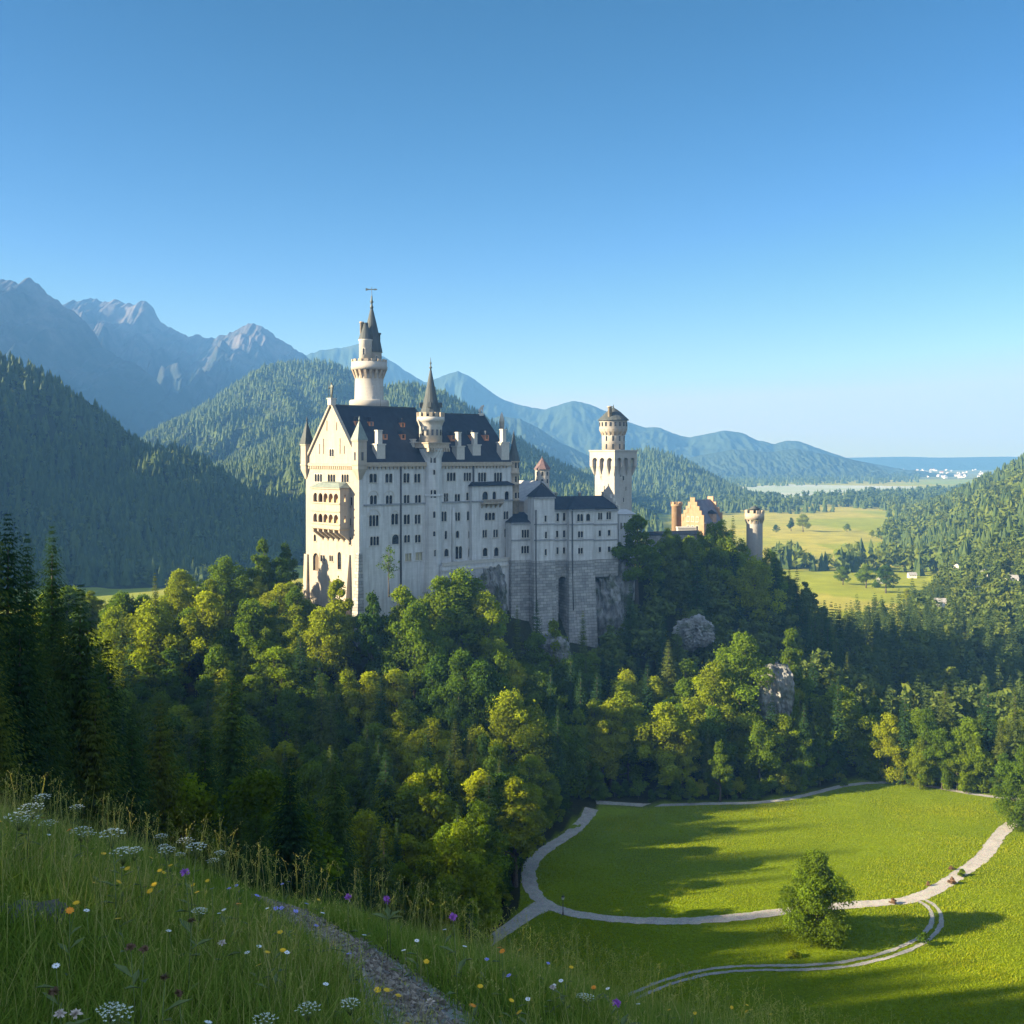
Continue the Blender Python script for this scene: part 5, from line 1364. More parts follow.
# ---- trees one can point at
EX = [
 ('s', -30, 455, 84, 1.0, "tall dark spruce cut by the left edge of the picture", 6), ('s', 8, 500, 92, .95, "dark spruce beside the left edge whose tip overlaps the far shaded mountain slope", 5),
 ('s', 27, 522, 104, .8, "slim dark spruce standing just left of the sunlit spruce tip", 7), ('s', 52, 516, 118, .8, "spruce at left whose golden top alone catches the low sun", 7),
 ('s', 80, 572, 98, 1.0, "big broad dark spruce with bare hanging twigs in the left stand", 5), ('s', 108, 628, 112, .9, "dark spruce on the right flank of the left stand", 6),
 ('s', -8, 632, 66, 1.0, "nearest spruce, lower left edge, greener twigs above the flower slope", 6), ('s', 46, 640, 88, .9, "dark spruce in front of the left stand, low above the flower slope", 5), ('s', 132, 700, 108, 1.0, "short dark spruce filling the gap below the left stand", 7),
 ('s', -22, 560, 74, 1.0, "dark spruce at the left edge between its taller neighbours", 5), ('s', 20, 590, 80, 1.0, "dark spruce low in the left stand near the picture edge", 6), ('s', 62, 610, 100, 1.0, "dark spruce filling the middle of the left stand", 5), ('s', 95, 668, 96, 1.0, "dark spruce low on the right of the left stand", 6), ('s', 160, 690, 118, 1.0, "dark spruce just right of the left stand", 5), ('s', 205, 712, 128, 1.0, "dark spruce in the lower wood left of the large middle spruce", 7),
 ('s', 155, 569, 300, .8, "small olive spruce tip rising among the sunlit broadleaf crowns at left", 1), ('s', 232, 652, 150, 1.0, "large dark spruce in the middle of the shaded wood, left of centre", 6), ('s', 335, 742, 158, .9, "dark spruce with a bare upright trunk below the shaded broadleaf crowns", 5), ('s', 300, 800, 130, .9, "dark young spruce just behind the grassy crest", 7),
 ('b', 187, 775, 120, .9, "low dark green broadleaf tree right behind the white umbel flowers", 6), ('b', 262, 770, 118, 1.1, "shaded broadleaf tree above the crest between two spruces", 7),
 ('b', 180, 568, 318, 1.0, "sunlit yellow green tree left of the palace, third crown from the left", 0), ('b', 225, 556, 322, 1.05, "broad sunlit yellow green tree left of the palace", 2), ('b', 262, 536, 328, .8, "tallest sunlit tree immediately left of the palace gable", 3), ('b', 285, 541, 330, .75, "slender sunlit tree touching the gable's left edge", 5),
 ('b', 122, 590, 310, 1.0, "leftmost sunlit broadleaf crown beside the dark spruce stand", 4), ('b', 205, 590, 305, 1.0, "sunlit crown in the front row left of the palace", 0), ('b', 150, 600, 300, 1.0, "sunlit rounded crown low at the left end of the bright row", 2), ('b', 252, 598, 306, 1.0, "sunlit yellow crown below the tallest tree left of the gable", 4), ('b', 295, 585, 312, .9, "sunlit crown at the foot of the gable's left corner", 1),
 ('b', 338, 576, 308, .95, "pointed sunlit tree before the gable's tall niche", 3), ('b', 322, 606, 303, 1.0, "sunlit tree before the gable base, lower than its pointed neighbour", 0), ('b', 372, 590, 306, .7, "small sunlit tree in front of the palace corner buttress", 5), ('b', 402, 584, 310, .9, "sunlit tree with an orange tinged top under the long shaded front", 1), ('b', 415, 600, 304, .9, "sunlit bushy tree below the drainpipe of the long front", 4),
 ('b', 462, 568, 326, 1.2, "dark green tree on the rock mound under the terrace", 2), ('b', 440, 575, 322, 1.0, "dark bushy tree left of the terrace mound", 0), ('b', 485, 590, 320, .9, "dark tree leaning over the pale rock face", 4),
 ('b', 438, 652, 290, .95, "half lit tree in the middle of the slope below the palace", 1), ('b', 462, 648, 286, .9, "gold topped tree in the middle of the slope, left of three", 4), ('b', 480, 660, 283, .9, "gold topped tree in the middle of the slope, second of three", 0), ('b', 500, 650, 288, .8, "slim gold topped tree in the middle of the slope, right of three", 3), ('b', 510, 690, 276, 1.0, "tree with golden shoulder lower on the middle slope", 2),
 ('s', 537, 597, 330, .9, "dark spruce before the stone base of the pyramid roofed turret", 0), ('s', 583, 608, 334, .8, "narrow dark spruce right of the arched niche", 1), ('b', 553, 618, 331, .8, "dark shrubby tree between two spruces under the wing", 5), ('s', 517, 602, 326, .8, "dark spruce below the terrace end", 3),
 ('b', 637, 513, 372, 1.15, "bright green cone shaped tree beside the foot of the square tower", 1), ('b', 676, 534, 408, 1.1, "olive tree left of the gatehouse gable", 2), ('b', 726, 536, 406, 1.0, "dark tree under the gatehouse's right end", 4), ('b', 652, 548, 392, 1.1, "dark tree in front of the low courtyard wall", 0), ('s', 697, 548, 378, 1.25, "large dark spruce in front of the gatehouse", 2), ('s', 660, 545, 384, 1.0, "dark spruce below the low courtyard wall", 0), ('s', 733, 513, 404, .9, "sunlit spruce immediately left of the round gate tower", 1), ('b', 712, 522, 408, .9, "sunlit tree in front of the gatehouse roof's right end", 9), ('b', 690, 535, 400, .9, "olive lit tree hiding the gatehouse foot", 0), ('b', 668, 527, 402, .75, "olive tree rising between the square tower and the gatehouse gable", 8), ('b', 700, 530, 412, .7, "green tree covering the middle of the gatehouse", 9), ('b', 722, 519, 414, .75, "tall sunlit tree covering the gatehouse's right end", 8), ('b', 741, 538, 410, .7, "green tree touching the round gate tower's left side", 9), ('b', 768, 548, 412, .7, "green tree touching the round gate tower's right side", 8), ('s', 776, 545, 400, 1.0, "olive lit spruce right of the round gate tower", 2), ('s', 797, 566, 392, 1.0, "spruce on the wooded hill's right shoulder", 4), ('b', 755, 556, 392, 1.0, "dark tree below the round gate tower", 2),
 ('s', 840, 602, 402, 1.0, "lone dark spruce against the bright valley meadow", 1), ('s', 815, 598, 380, .9, "spruce stepping down the hill's right edge", 0),
 ('b', 742, 632, 312, 1.15, "brightest golden tree on the wooded slope above the field", 8), ('b', 715, 660, 306, 1.0, "golden tree left of the brightest tree on the slope", 9), ('b', 768, 655, 316, 1.0, "golden tree above the grey crag", 1), ('b', 792, 626, 328, .85, "sunlit slim tree high on the slope right of the crag", 3), ('b', 712, 705, 298, .8, "narrow golden tree low on the slope", 8), ('b', 760, 720, 296, 1.05, "rounded sunlit tree at the field edge under the crag", 9), ('s', 804, 700, 300, 1.0, "sunlit conifer at the field edge right of the crag", 2), ('s', 838, 672, 306, 1.0, "tall narrow sunlit conifer at the field's upper left corner", 3), ('b', 802, 745, 296, .9, "low shaded tree at the foot of the sunlit conifer", 8),
 ('b', 664, 716, 298, .95, "half lit tree at the field's far edge", 9), ('b', 628, 722, 296, 1.0, "shaded tree with a lit tip at the field's far edge", 8), ('b', 596, 762, 284, .8, "dark rounded tree where the track enters the wood", 9),
 ('b', 872, 728, 308, 1.0, "shaded tree left of the lit row across the field", 9), ('b', 957, 740, 297, 1.0, "leafy sunlit tree between the two conifers of the row across the field", 8), ('b', 920, 738, 299, .9, "leafy sunlit tree low in the left half of the row across the field", 9), ('b', 1004, 752, 292, 1.0, "leafy sunlit tree low at the right of the row across the field", 8), ('b', 888, 712, 306, .9, "shaded left end tree of the lit row across the field", 8), ('s', 905, 684, 303, .95, "sunlit conifer in the row across the field, second from left", 0), ('b', 927, 708, 301, .8, "slim sunlit tree in the row across the field", 9), ('s', 945, 680, 304, 1.2, "yellowish conifer in the row across the field", 2), ('b', 968, 716, 299, .95, "rounded sunlit tree in the row across the field", 8), ('s', 988, 676, 299, 1.25, "tall brownish conifer in the row across the field", 4), ('b', 975, 735, 296, .9, "low sunlit tree before the brownish conifer", 9), ('s', 1015, 684, 295, 1.2, "sunlit conifer at the right end of the row across the field", 0), ('s', 1000, 715, 294, 1.1, "lower sunlit conifer near the right end of the row across the field", 1), ('b', 942, 728, 298, .8, "low sunlit tree in front of the yellowish conifer", 8), ('b', 1024, 745, 268, 1.0, "green bushy tree at the right picture edge above the white track", 9),
 ('b', 478, 800, 220, .95, "rounded dark green tree beside the track junction", 8), ('b', 462, 820, 205, 1.0, "shaded tree left of the track junction", 9), ('b', 498, 772, 240, .85, "shaded crown above the track bend", 8), ('b', 522, 768, 256, .85, "shaded crown where the track leaves the wood", 9), ('b', 497, 742, 252, 1.0, "pale rounded shaded tree in the lower wood", 5), ('b', 436, 762, 226, 1.0, "pointed shaded tree in the lower wood, left of the pale rounded one", 3), ('b', 552, 778, 266, .75, "dark tree hugging the far end of the track", 8), ('b', 462, 870, 196, .9, "dark low tree beside the foot of the track", 2), ('b', 445, 872, 188, 1.0, "dark low tree just above the grassy crest", 4),
]
for e in EX:
    kind, px, py, d, w, lab, pr = e
    plant_at(kind, px, py, d, w, lab, pr, H=38 if kind == 's' else 29)
lone = gxy(816, 938)
T_XY.append((lone[0], lone[1], 3))
V, F_, tn, lob = broad_crown(555, 17.6, 7.0, 36000, .07, card=.215, lobes=60, rl=1.15)
plant('b', (np_mesh("crown", V, F_, M_BROAD, {"tint": tn}), trunk_mesh("trunk", 17.6, .4, lob, 9), 17.6, 7.2), lone[0], lone[1], -90.3, 16.6, 1.02, "lone round tree standing in the field between the two tracks"); NB += 1

# ---- the rest of the wood
TOP = np.array([(-200, 440), (0, 500), (30, 525), (70, 575), (100, 590), (140, 585), (200, 575), (260, 560), (300, 570), (315, 592), (350, 596), (400, 598), (430, 592), (465, 582), (490, 596), (505, 618), (520, 622), (545, 628), (580, 634), (600, 640), (622, 585), (640, 542), (668, 536), (690, 532), (722, 530), (745, 562), (770, 548), (800, 572), (830, 606), (858, 655), (880, 692), (900, 704), (930, 700), (980, 700), (1100, 700)], float)
def in_building(x, y, m=3.0):
    a = to_local((x, y, 0), C0, A1)
    if -4 - m < a.x < PL + 3 + m and -5 - m < a.y < PW + 6 + m: return True
    a = to_local((x, y, 0), W0, A2)
    if -1 - m < a.x < 42 + m and -4 - m < a.y < 30 + m: return True
    for (c, r) in ((pt(620, 457, 402), 9), (pt(542, 457, 395), 14), (pt(705, 457, 440), 12), (pt(754.5, 457, 440), 5)):
        if math.hypot(x - c.x, y - c.y) < r + m: return True
    return False
def region_words(px, d, y):
    if d < 175: return "in the dark lower wood behind the grassy crest"
    if px < 140: return "in the shaded wood behind the left spruce stand"
    if px < 330: return "on the wooded slope left below the palace gable" if d > 255 else "in the shaded wood left of centre"
    if px < 520: return "on the wooded slope under the palace front" if d > 262 else "in the shaded hollow left of the track"
    if px < 640: return "below the stone bases of the castle wing" if d > 305 else "between the track and the castle rock"
    if px < 780: return "on the steep slope below the gatehouse" if d > 312 else "along the far edge of the field"
    return "on the right flank of the castle hill" if d > 312 else "along the path at the field's upper corner"
cands = []
gx, gy = np.meshgrid(np.arange(-150, 170, 7.6), np.arange(58, 470, 7.6))
gx = gx.ravel() + rng.uniform(-3.2, 3.2, gx.size); gy = gy.ravel() + rng.uniform(-3.2, 3.2, gy.size)
inm = poly_in(gx, gy, MEADOW)
me_arr = np.array(MEADOW)
gz_ = terrain(gx, gy)
for x, y, z, im in zip(gx, gy, gz_, inm):
    if im: continue
    px = CX + FPX * x / y
    if px < -30 or px > 1060: continue
    if y < 92 or (y < 150 and px > 330): continue
    if min(math.hypot(x - a, y - b) for a, b in MEADOW[:15]) < 7.5: continue
    if x > 40 and y < 280: continue
    if y > 330 and px > 885: continue
    if in_building(x, y): continue
    if any((x - a) ** 2 + (y - b) ** 2 < max(3.4, r) ** 2 for a, b, r in T_XY): continue
    cands.append((x, y, z, px))
cands.sort(key=lambda c: c[1])
pend = []
for x, y, z, px in cands:
    pc = 1.0 if y < 150 and px < 330 else (0.33 if y < 300 else 0.38)
    if px > 560 and y > 300: pc = 0.42
    if px > 780 and y > 310: pc = 0.6
    kind = 's' if rng.random() < pc else 'b'
    h = rng.uniform(15, 25) if kind == 'b' else rng.uniform(18, 31)
    if y < 190 and kind == 'b': h *= .85
    lim = np.interp(px, TOP[:, 0], TOP[:, 1]) + rng.uniform(2, 20)
    if px < 600 and y < 290: lim = max(lim, 600)
    hmax = -(lim - HY) / FPX * y - z
    h = min(h, hmax)
    if h < 5.5: continue
    if HY - (z + h) / y * FPX > 775 + .29 * px: continue          # behind the grassy crest
    pend.append((kind, x, y, z, px, h))
print("candidates", len(pend), "broad", sum(p[0] == 'b' for p in pend), "spruce", sum(p[0] == 's' for p in pend), "explicit", NB, NS)
rest = []
for kind, x, y, z, px, h in pend:
    if kind == 'b' and NB >= 300 or kind == 's' and NS >= 300: rest.append((kind, x, y, z, h)); continue
    reg = region_words(px, y, y); tall = ("tall " if h > 21 else "young " if h < 12 else "")
    if kind == 'b':
        NB += 1; lab = f"{tall}broadleaf tree {reg}"
        plant('b', BROAD[int(rng.integers(0, 6)) if y > 190 else int(rng.integers(6, 8))], x, y, z - .4, h, rng.uniform(.85, 1.25) * (1.15 if h < 13 else 1), lab, f"{tall}broadleaf trees {reg}")
    else:
        NS += 1; lab = f"{tall}dark spruce {reg}"
        plant('s', SPRUCE[int(rng.integers(5, 8)) if y < 150 else int(rng.integers(0, 5))], x, y, z - .4, h, rng.uniform(.85, 1.2), lab, f"{tall}dark spruces {reg}")
print("planted", NB, NS, "rest", len(rest))

# bushes at the wood's edge along the field
E_ = np.array(MEADOW[1:15]); ne = 0
BUSH = [broad_crown(700 + i, 6.0, 2.9, 2600, .0, card=.2, lobes=18) for i in range(3)]
BUSH = [(np_mesh("crown", V, F_, M_BROAD, {"tint": tn}), trunk_mesh("trunk", 6, .12, lob, 5)) for V, F_, tn, lob in BUSH]
for k in range(len(E_) - 1):
    a, b = E_[k], E_[k + 1]; L_ = np.hypot(*(b - a)); nrm = np.array((-(b - a)[1], (b - a)[0])) / L_
    for f_ in np.arange(.1, L_, 3.4):
        o_ = rng.uniform(3.2, 6.0) if k < 5 else rng.uniform(1.6, 4.6); c = a + (b - a) * f_ / L_ + nrm * o_ * (1 if not poly_in(*(a + (b - a) * f_ / L_ + nrm * 2), MEADOW) else -1)
        if poly_in(c[0], c[1], MEADOW) or abs(c[0] - 97) < 5 and c[1] > 298: continue
        t = thing("bush", "leafy bush at the foot of the trees along the field's edge", "bush", (c[0], c[1], ter1(*c) - .2), rng.uniform(0, 6.28), "bushes along the field's edge"); s = rng.uniform(.5, 1.15); t.scale = (s * 1.15, s * 1.15, s)
        me = BUSH[int(rng.integers(0, 3))]; link(bpy.data.objects.new("crown", me[0]), t); link(bpy.data.objects.new("trunk", me[1]), t)

# sparse grey tree against the long front
sv = thing("sparse_tree", "thin grey leafed tree standing before the long shaded palace front", "broadleaf tree", pt(389, 592, 316))
V, F_, tn, lob = broad_crown(333, 13.5, 3.6, 420, .3, card=.3, lobes=12)
link(bpy.data.objects.new("crown", np_mesh("crown", V, F_, M_BROAD, {"tint": tn})), sv); link(bpy.data.objects.new("trunk", trunk_mesh("trunk", 14, .2, lob, 77)), sv)

# ---- far woods, one object each
def low_spruce(seed, n=3, seg=6):
    rg = np.random.default_rng(seed); V, F_ = [], []
    for k in range(n):
        z0 = .06 + .8 * k / n * .92; z1 = min(1.0, z0 + .62 - .1 * k); r = .23 * (1 - z0) + .02
        if k == n - 1: z1 = 1.0
        b = len(V)
        for i in range(seg):
            a = 2 * np.pi * (i + rg.uniform(-.25, .25)) / seg; rr = r * rg.uniform(.7, 1.25)
            V.append((rr * np.cos(a), rr * np.sin(a), z0 + rg.uniform(-.05, .05)))
        V.append((0, 0, z1))
        for i in range(seg): F_.append((b + i, b + (i + 1) % seg, b + seg))
    return np.array(V), np.array(F_)
def card_spruce(seed, n=70):
    V, F_, t = spruce_crown(seed, 28.0, 5.2, *((34, 8, 5, .75) if n else (20, 6, 3, 1.25)), .05, .3); V = V / 28.0; q = np.c_[F_[:, [0, 1, 2]]], np.c_[F_[:, [0, 2, 3]]]
    return V, np.vstack(q)
def card_broad(seed, n=130, card=.095, lobes=9):
    V, F_, t, _l = broad_crown(seed, 1.0, .33, n, .1, card=card, lobes=lobes)
    return V, np.vstack((F_[:, [0, 1, 2]], F_[:, [0, 2, 3]]))
def low_broad(seed):
    V, F_, t, _l = broad_crown(seed, 1.0, .36, 16, .1, card=.2, lobes=7)
    return V, np.vstack((F_[:, [0, 1, 2]], F_[:, [0, 2, 3]]))
def forest(name, label, pts, protos, mat=M_FAR, tintbase=None):
    """pts (n,5): x, y, z, height, tint; every tree drawn from protos"""
    VV, FF, TT = [], [], []; off_ = 0
    pts = np.asarray(pts, float)
    pick = rng.integers(0, len(protos), len(pts))
    for k, (V, F_) in enumerate(protos):
        S = pts[pick == k]; n = len(S)
        if n == 0: continue
        a = rng.uniform(0, 2 * np.pi, n); ca, sa = np.cos(a)[:, None], np.sin(a)[:, None]; w = rng.uniform(.85, 1.25, n)[:, None] * S[:, 3:4]
        X = (V[None, :, 0] * ca - V[None, :, 1] * sa) * w + S[:, 0:1]; Y = (V[None, :, 0] * sa + V[None, :, 1] * ca) * w + S[:, 1:2]; Z = V[None, :, 2] * S[:, 3:4] + S[:, 2:3]
        VV.append(np.stack([X, Y, Z], 2).reshape(-1, 3)); FF.append((F_[None] + (np.arange(n) * len(V))[:, None, None]).reshape(-1, 3) + off_)
        TT.append((S[:, 4:5] + rng.normal(0, .05, (n, len(V)))).ravel()); off_ += n * len(V)
    o = link(bpy.data.objects.new(name, np_mesh(name, np.vstack(VV), np.vstack(FF), mat, {"tint": np.clip(np.concatenate(TT), 0, 1)})))
    o['kind'] = 'stuff'; o['label'] = label
    return o
LS = [low_spruce(i) for i in range(4)]; LBp = [low_broad(i + 50) for i in range(4)]
CSp = [card_spruce(i + 80, 0) for i in range(4)]; CBp = [card_broad(i + 90, 260, .07, 12) for i in range(4)]
def vis(x, y, m=60): px = CX + FPX * x / y; return (px > -m) & (px < 1024 + m)

# right hill and the dark band behind the castle hill
n = 26000
x = rng.uniform(90, 1100, n); y = 335 + (1900 - 335) * rng.uniform(0, 1, n) ** 1.35
xb = 226 + 0.345 * (y - 560)
edge = xb - 34 + 40 * fbm(x, y, 120, 3, 77)
px = CX + FPX * x / y
fld = [gxy(*p) for p in ((815, 640), (805, 610), (822, 588), (870, 583), (905, 580), (940, 570), (945, 588), (928, 602), (912, 612), (905, 622), (880, 624), (850, 632))]
fld2 = [gxy(*p) for p in ((640, 562), (690, 545), (770, 556), (800, 552), (850, 552), (880, 537), (905, 523), (890, 518), (860, 514), (800, 513), (760, 520), (640, 530))]
keep = vis(x, y) & ((x > edge) | ((y > 335) & (y < 580) & (x > 100)) | ((y > 850) & (y < 980) & (fbm(x, y, 70, 3, 5) > -.35) & (px > 770)))
keep &= ~poly_in(x, y, fld) & ~poly_in(x, y, fld2) & ~poly_in(x, y, MEADOW)
keep &= ~((y < 345) & (px < 885)); keep &= castle_hill(x, y) < -80
keep &= rng.uniform(0, 1, n) < np.clip(1.15 - (y - 335) / 2600, .3, 1)
x, y = x[keep], y[keep]; z = terrain(x, y) - .5
mixb = fbm(x, y, 90, 3, 31) + .30 * (y < 900) * (x > 250)
isb = rng.uniform(-.35, .35, len(x)) + mixb > .02
near = y < 760
h = np.where(isb, rng.uniform(11, 18, len(x)), rng.uniform(13, 22, len(x)))
tint = np.clip(np.where(isb, .62, .22) + rng.normal(0, .12, len(x)), 0, 1)
S = np.c_[x, y, z, h, tint]
forest("valley_forest", "mixed wood covering the right hillside and valley edge", S[~isb & near], CSp)
forest("valley_forest", "broadleaf wood mixed into the right hillside", S[isb & near], CBp)
forest("hillside_forest", "dense conifers on the far right hill", S[~isb & ~near], LS)
forest("hillside_forest", "broadleaf crowns on the far right hill", S[isb & ~near], LBp)
if rest:
    S = np.array([(a, b, c - .4, d_, .3) for k, a, b, c, d_ in rest if k == 's']); 
    if len(S): forest("rear_forest", "spruces at the back of the castle hill", S, [card_spruce(i + 180, 1) for i in range(3)])
    S = np.array([(a, b, c - .4, d_, .55) for k, a, b, c, d_ in rest if k == 'b'])
    if len(S): forest("rear_forest", "broadleaf crowns at the back of the castle hill", S, [card_broad(i + 190, 1100, .036, 16) for i in range(3)])

# wooded hills: trees on the modelled slopes
def hill_forest(H_, label, per, hmin, hmax, d0=None, bshare=.2, tint0=.25, zmin=-89, clear=None):
    xx, yy, Z = H_
    ar = (xx[-1] - xx[0]) * (yy[-1] - yy[0]); n = int(ar / per)
    x = rng.uniform(xx[0], xx[-1], n); y = rng.uniform(yy[0], min(yy[-1], yy[len(yy) // 2] + 60), n)
    i = np.clip(np.searchsorted(xx, x) - 1, 0, len(xx) - 2); j = np.clip(np.searchsorted(yy, y) - 1, 0, len(yy) - 2)
    fx = (x - xx[i]) / (xx[i + 1] - xx[i]); fy = (y - yy[j]) / (yy[j + 1] - yy[j])
    z = (Z[j, i] * (1 - fx) + Z[j, i + 1] * fx) * (1 - fy) + (Z[j + 1, i] * (1 - fx) + Z[j + 1, i + 1] * fx) * fy
    k = vis(x, y) & (z > zmin) & (fbm(x, y, 160, 4, 3) < .62)
    x, y, z = x[k], y[k], z[k] - 1
    b = rng.uniform(0, 1, len(x)) < bshare + .3 * fbm(x, y, 200, 3, 8)
    h = rng.uniform(hmin, hmax, len(x)); h = np.where(b, h * .72, h)
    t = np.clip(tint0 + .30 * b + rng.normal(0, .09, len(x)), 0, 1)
    S = np.c_[x, y, z, h, t]; print(label, len(S))
    forest("hill_forest", label, S[~b], LS); forest("hill_forest", label + " with paler crowns", S[b], LBp)
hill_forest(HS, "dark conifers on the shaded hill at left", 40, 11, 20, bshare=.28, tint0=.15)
hill_forest(HO, "conifers on the hill added for shade beyond the left picture edge", 70, 15, 25)
hill_forest(HB, "conifers on the nearer sunlit hill behind the palace", 105, 14, 22)
hill_forest(HA, "conifers on the farther sunlit hill behind the palace", 150, 14, 22)
hill_forest(HC, "conifers on the low hill behind the square tower", 130, 16, 26)
hill_forest(HD, "conifers on the small dark hill behind the roofs", 90, 16, 24)

# belts of trees across the plain: pixel polygons on the valley floor
belts = [[(600, 508), (640, 500), (700, 497), (770, 499), (800, 506), (790, 512), (740, 513), (660, 520), (600, 524)],
         [(770, 514), (800, 500), (860, 496), (930, 494), (985, 490), (985, 500), (945, 504), (900, 509), (850, 511), (800, 514)],
         [(700, 480), (760, 474), (830, 470), (880, 470), (920, 477), (918, 484), (840, 485), (760, 487), (700, 490)],
         [(520, 500), (600, 488), (640, 490), (600, 502), (530, 512)]]
PT = []
for bl in belts:
    P = [gxy(*p) for p in bl]; Pa = np.array(P); ar = (Pa[:, 0].max() - Pa[:, 0].min()) * (Pa[:, 1].max() - Pa[:, 1].min())
    dm = Pa[:, 1].mean(); n = int(min(ar / (70 + (dm / 1300) ** 2 * 70), 9000))
    x = rng.uniform(Pa[:, 0].min(), Pa[:, 0].max(), n); y = rng.uniform(Pa[:, 1].min(), Pa[:, 1].max(), n)
    k = poly_in(x, y, P) & (fbm(x, y, 110, 3, 55) > -.30)
    for a, b in zip(x[k], y[k]): PT.append((a, b, -90.5, rng.uniform(13, 23), rng.uniform(.12, .45)))
print("belts", len(PT))
PT = np.array(PT); k = rng.uniform(0, 1, len(PT)) < .6
forest("valley_forest", "conifer belts across the far plain", PT[k], LS); forest("valley_forest", "broadleaf belts across the far plain", PT[~k], LBp)
# single field trees
for px, py, w, lab in ((866, 585, 1.5, "big rounded tree standing alone in the bright valley meadow"), (843, 582, 1.2, "olive tree at the left edge of the bright valley meadow"), (886, 590, 1.7, "broad dark green tree in the middle of the bright valley meadow"), (907, 603, 1.0, "small tree at the right edge of the bright valley meadow"), (791, 528, 1.3, "dark rounded tree in the far pale field, left of a pair"), (803, 529, 1.7, "larger dark rounded tree in the far pale field, right of a pair"), (847, 529, .8, "small tree in the far pale field near the wood"), (872, 535, .7, "tiny dark tree in the far pale field by the wood's corner"), (776, 530, .8, "small dark tree at the left of the far pale field")):
    a, b = gxy(px, py + 3); h = 11 * w if py > 570 else 13 * w
    plant('b', BROAD[int(rng.integers(0, 6))], a, b, -90.2, h, 1.35, lab)
# woods on the hillside left of the frame (they throw their shade into the picture)
P_ = []; ZS = 0
for k in range(70):
    x = rng.uniform(-340, -165); y = rng.uniform(100, 285 + .25 * (x + 60)); P_.append((x, y, ter1(x, y) - .4, rng.uniform(16, 26), .25))
for k in range(150):
    y = rng.uniform(40, 190); x = -(.50 * y + 9) - rng.uniform(0, 90); P_.append((x, y, ter1(x, y) - .4, rng.uniform(24, 34), .25))
for (x, y) in ((-17, 5), (-21, 12), (-25, 19), (-15, 0), (-28, 27), (-22, 6), (-32, 36), (-19, 17), (-38, 46), (-13, -6), (-26, 2), (-30, 10), (-34, 22), (-24, -8), (-16, -12), (-33, 0), (-40, 30), (-42, 12), (-36, 8), (-48, 24), (-21, 24), (-27, 14), (-29, 33), (-18, -16), (-26, -20), (-34, -14), (-44, -6), (-52, 2), (-22, -3)): P_.append((x, y, ter1(x, y) - .4, rng.uniform(20, 28), .25))
forest("hillside_forest", "spruce wood on the hillside beyond the left picture edge", P_, [card_spruce(i + 280, 1) for i in range(3)])
# ================================================================== tracks, field grass, small things on the field
def strip(name, pts, width, mat, zf, dz=0.05, res=1.2, ragged=.25):
    P = np.array(pts, float)
    t = np.r_[0, np.cumsum(np.hypot(*np.diff(P, axis=0).T))]
    n = max(8, int(t[-1] / res)); tt = np.linspace(0, t[-1], n * 4)
    x = np.interp(tt, t, P[:, 0]); y = np.interp(tt, t, P[:, 1])
    for _ in range(3):                                   # soften the corners
        k = max(3, int(len(x) / len(P) * .55)) | 1; ker = np.ones(k) / k
        xp = np.pad(x, k // 2, mode='reflect', reflect_type='odd'); yp = np.pad(y, k // 2, mode='reflect', reflect_type='odd')
        x = np.convolve(xp, ker, 'valid'); y = np.convolve(yp, ker, 'valid')
    dx, dy = np.gradient(x), np.gradient(y); L_ = np.hypot(dx, dy); nx_, ny_ = -dy / L_, dx / L_
    w = np.interp(tt, t, np.broadcast_to(np.asarray(width, float), (len(P),)))
    V = []; m = 5
    for j in range(m):
        s = (j / (m - 1) - .5)
        rag = (vnoise(tt, tt * 0 + j * 31, 1.6, 5) + .6 * vnoise(tt, tt * 0 + j * 11, .5, 8)) * ragged * (abs(s) > .4)
        a = x + nx_ * (w * s + rag); b = y + ny_ * (w * s + rag)
        V.append(np.c_[a, b, zf(a, b) + dz])
    V = np.stack(V, 1); nn = len(x); i = np.arange(nn * m).reshape(nn, m)
    F_ = np.stack([i[:-1, :-1].ravel(), i[1:, :-1].ravel(), i[1:, 1:].ravel(), i[:-1, 1:].ravel()], 1)
    o = link(bpy.data.objects.new(name, np_mesh(name, V.reshape(-1, 3), F_, mat, None, True))); o['kind'] = 'structure'
    return x, y
flat = lambda a, b: terrain(a, b)
G = lambda L_: [gxy(px, py) for px, py in L_]
TRACKS = []
TRACKS.append((strip("path", G([(592, 812), (584, 822), (568, 836), (549, 847), (535, 858), (528, 872), (530, 888), (540, 901), (556, 910), (582, 916), (620, 920), (680, 922), (735, 918), (790, 911), (850, 905), (900, 902), (925, 896), (945, 884), (965, 871), (985, 856), (997, 838), (1008, 826), (1022, 820), (1040, 812)]), 3.1, M_GRAVEL, flat, .07, ragged=.5), 1.6))
TRACKS.append((strip("path", G([(545, 905), (530, 913), (515, 924), (500, 934), (482, 948), (462, 962)]), [5.0, 4.0, 3.2, 2.9, 2.7, 2.7], M_GRAVEL, flat, .062), 1.8))
c2 = G([(918, 899), (930, 904), (937, 914), (937, 925), (925, 939), (905, 949), (878, 958), (845, 965), (800, 968), (760, 968), (730, 969), (700, 973), (670, 981), (645, 991), (620, 1004), (590, 1020)])
def shifted(P, s):
    P = np.array(P); d = np.gradient(P, axis=0); L_ = np.hypot(d[:, 0], d[:, 1]); return np.c_[P[:, 0] - d[:, 1] / L_ * s, P[:, 1] + d[:, 0] / L_ * s]
for s in (-.85, .85): TRACKS.append((strip("path", shifted(c2, s), .85, M_RUT, flat, .06, ragged=.3), .6))
TRACKS.append((strip("path", G([(596, 807), (640, 806), (700, 804), (758, 803), (790, 799), (815, 793), (842, 786), (870, 782.5), (905, 782.5), (935, 787), (965, 793), (1000, 798), (1030, 800)]), 2.0, M_RUT, flat, .055), 1.2))
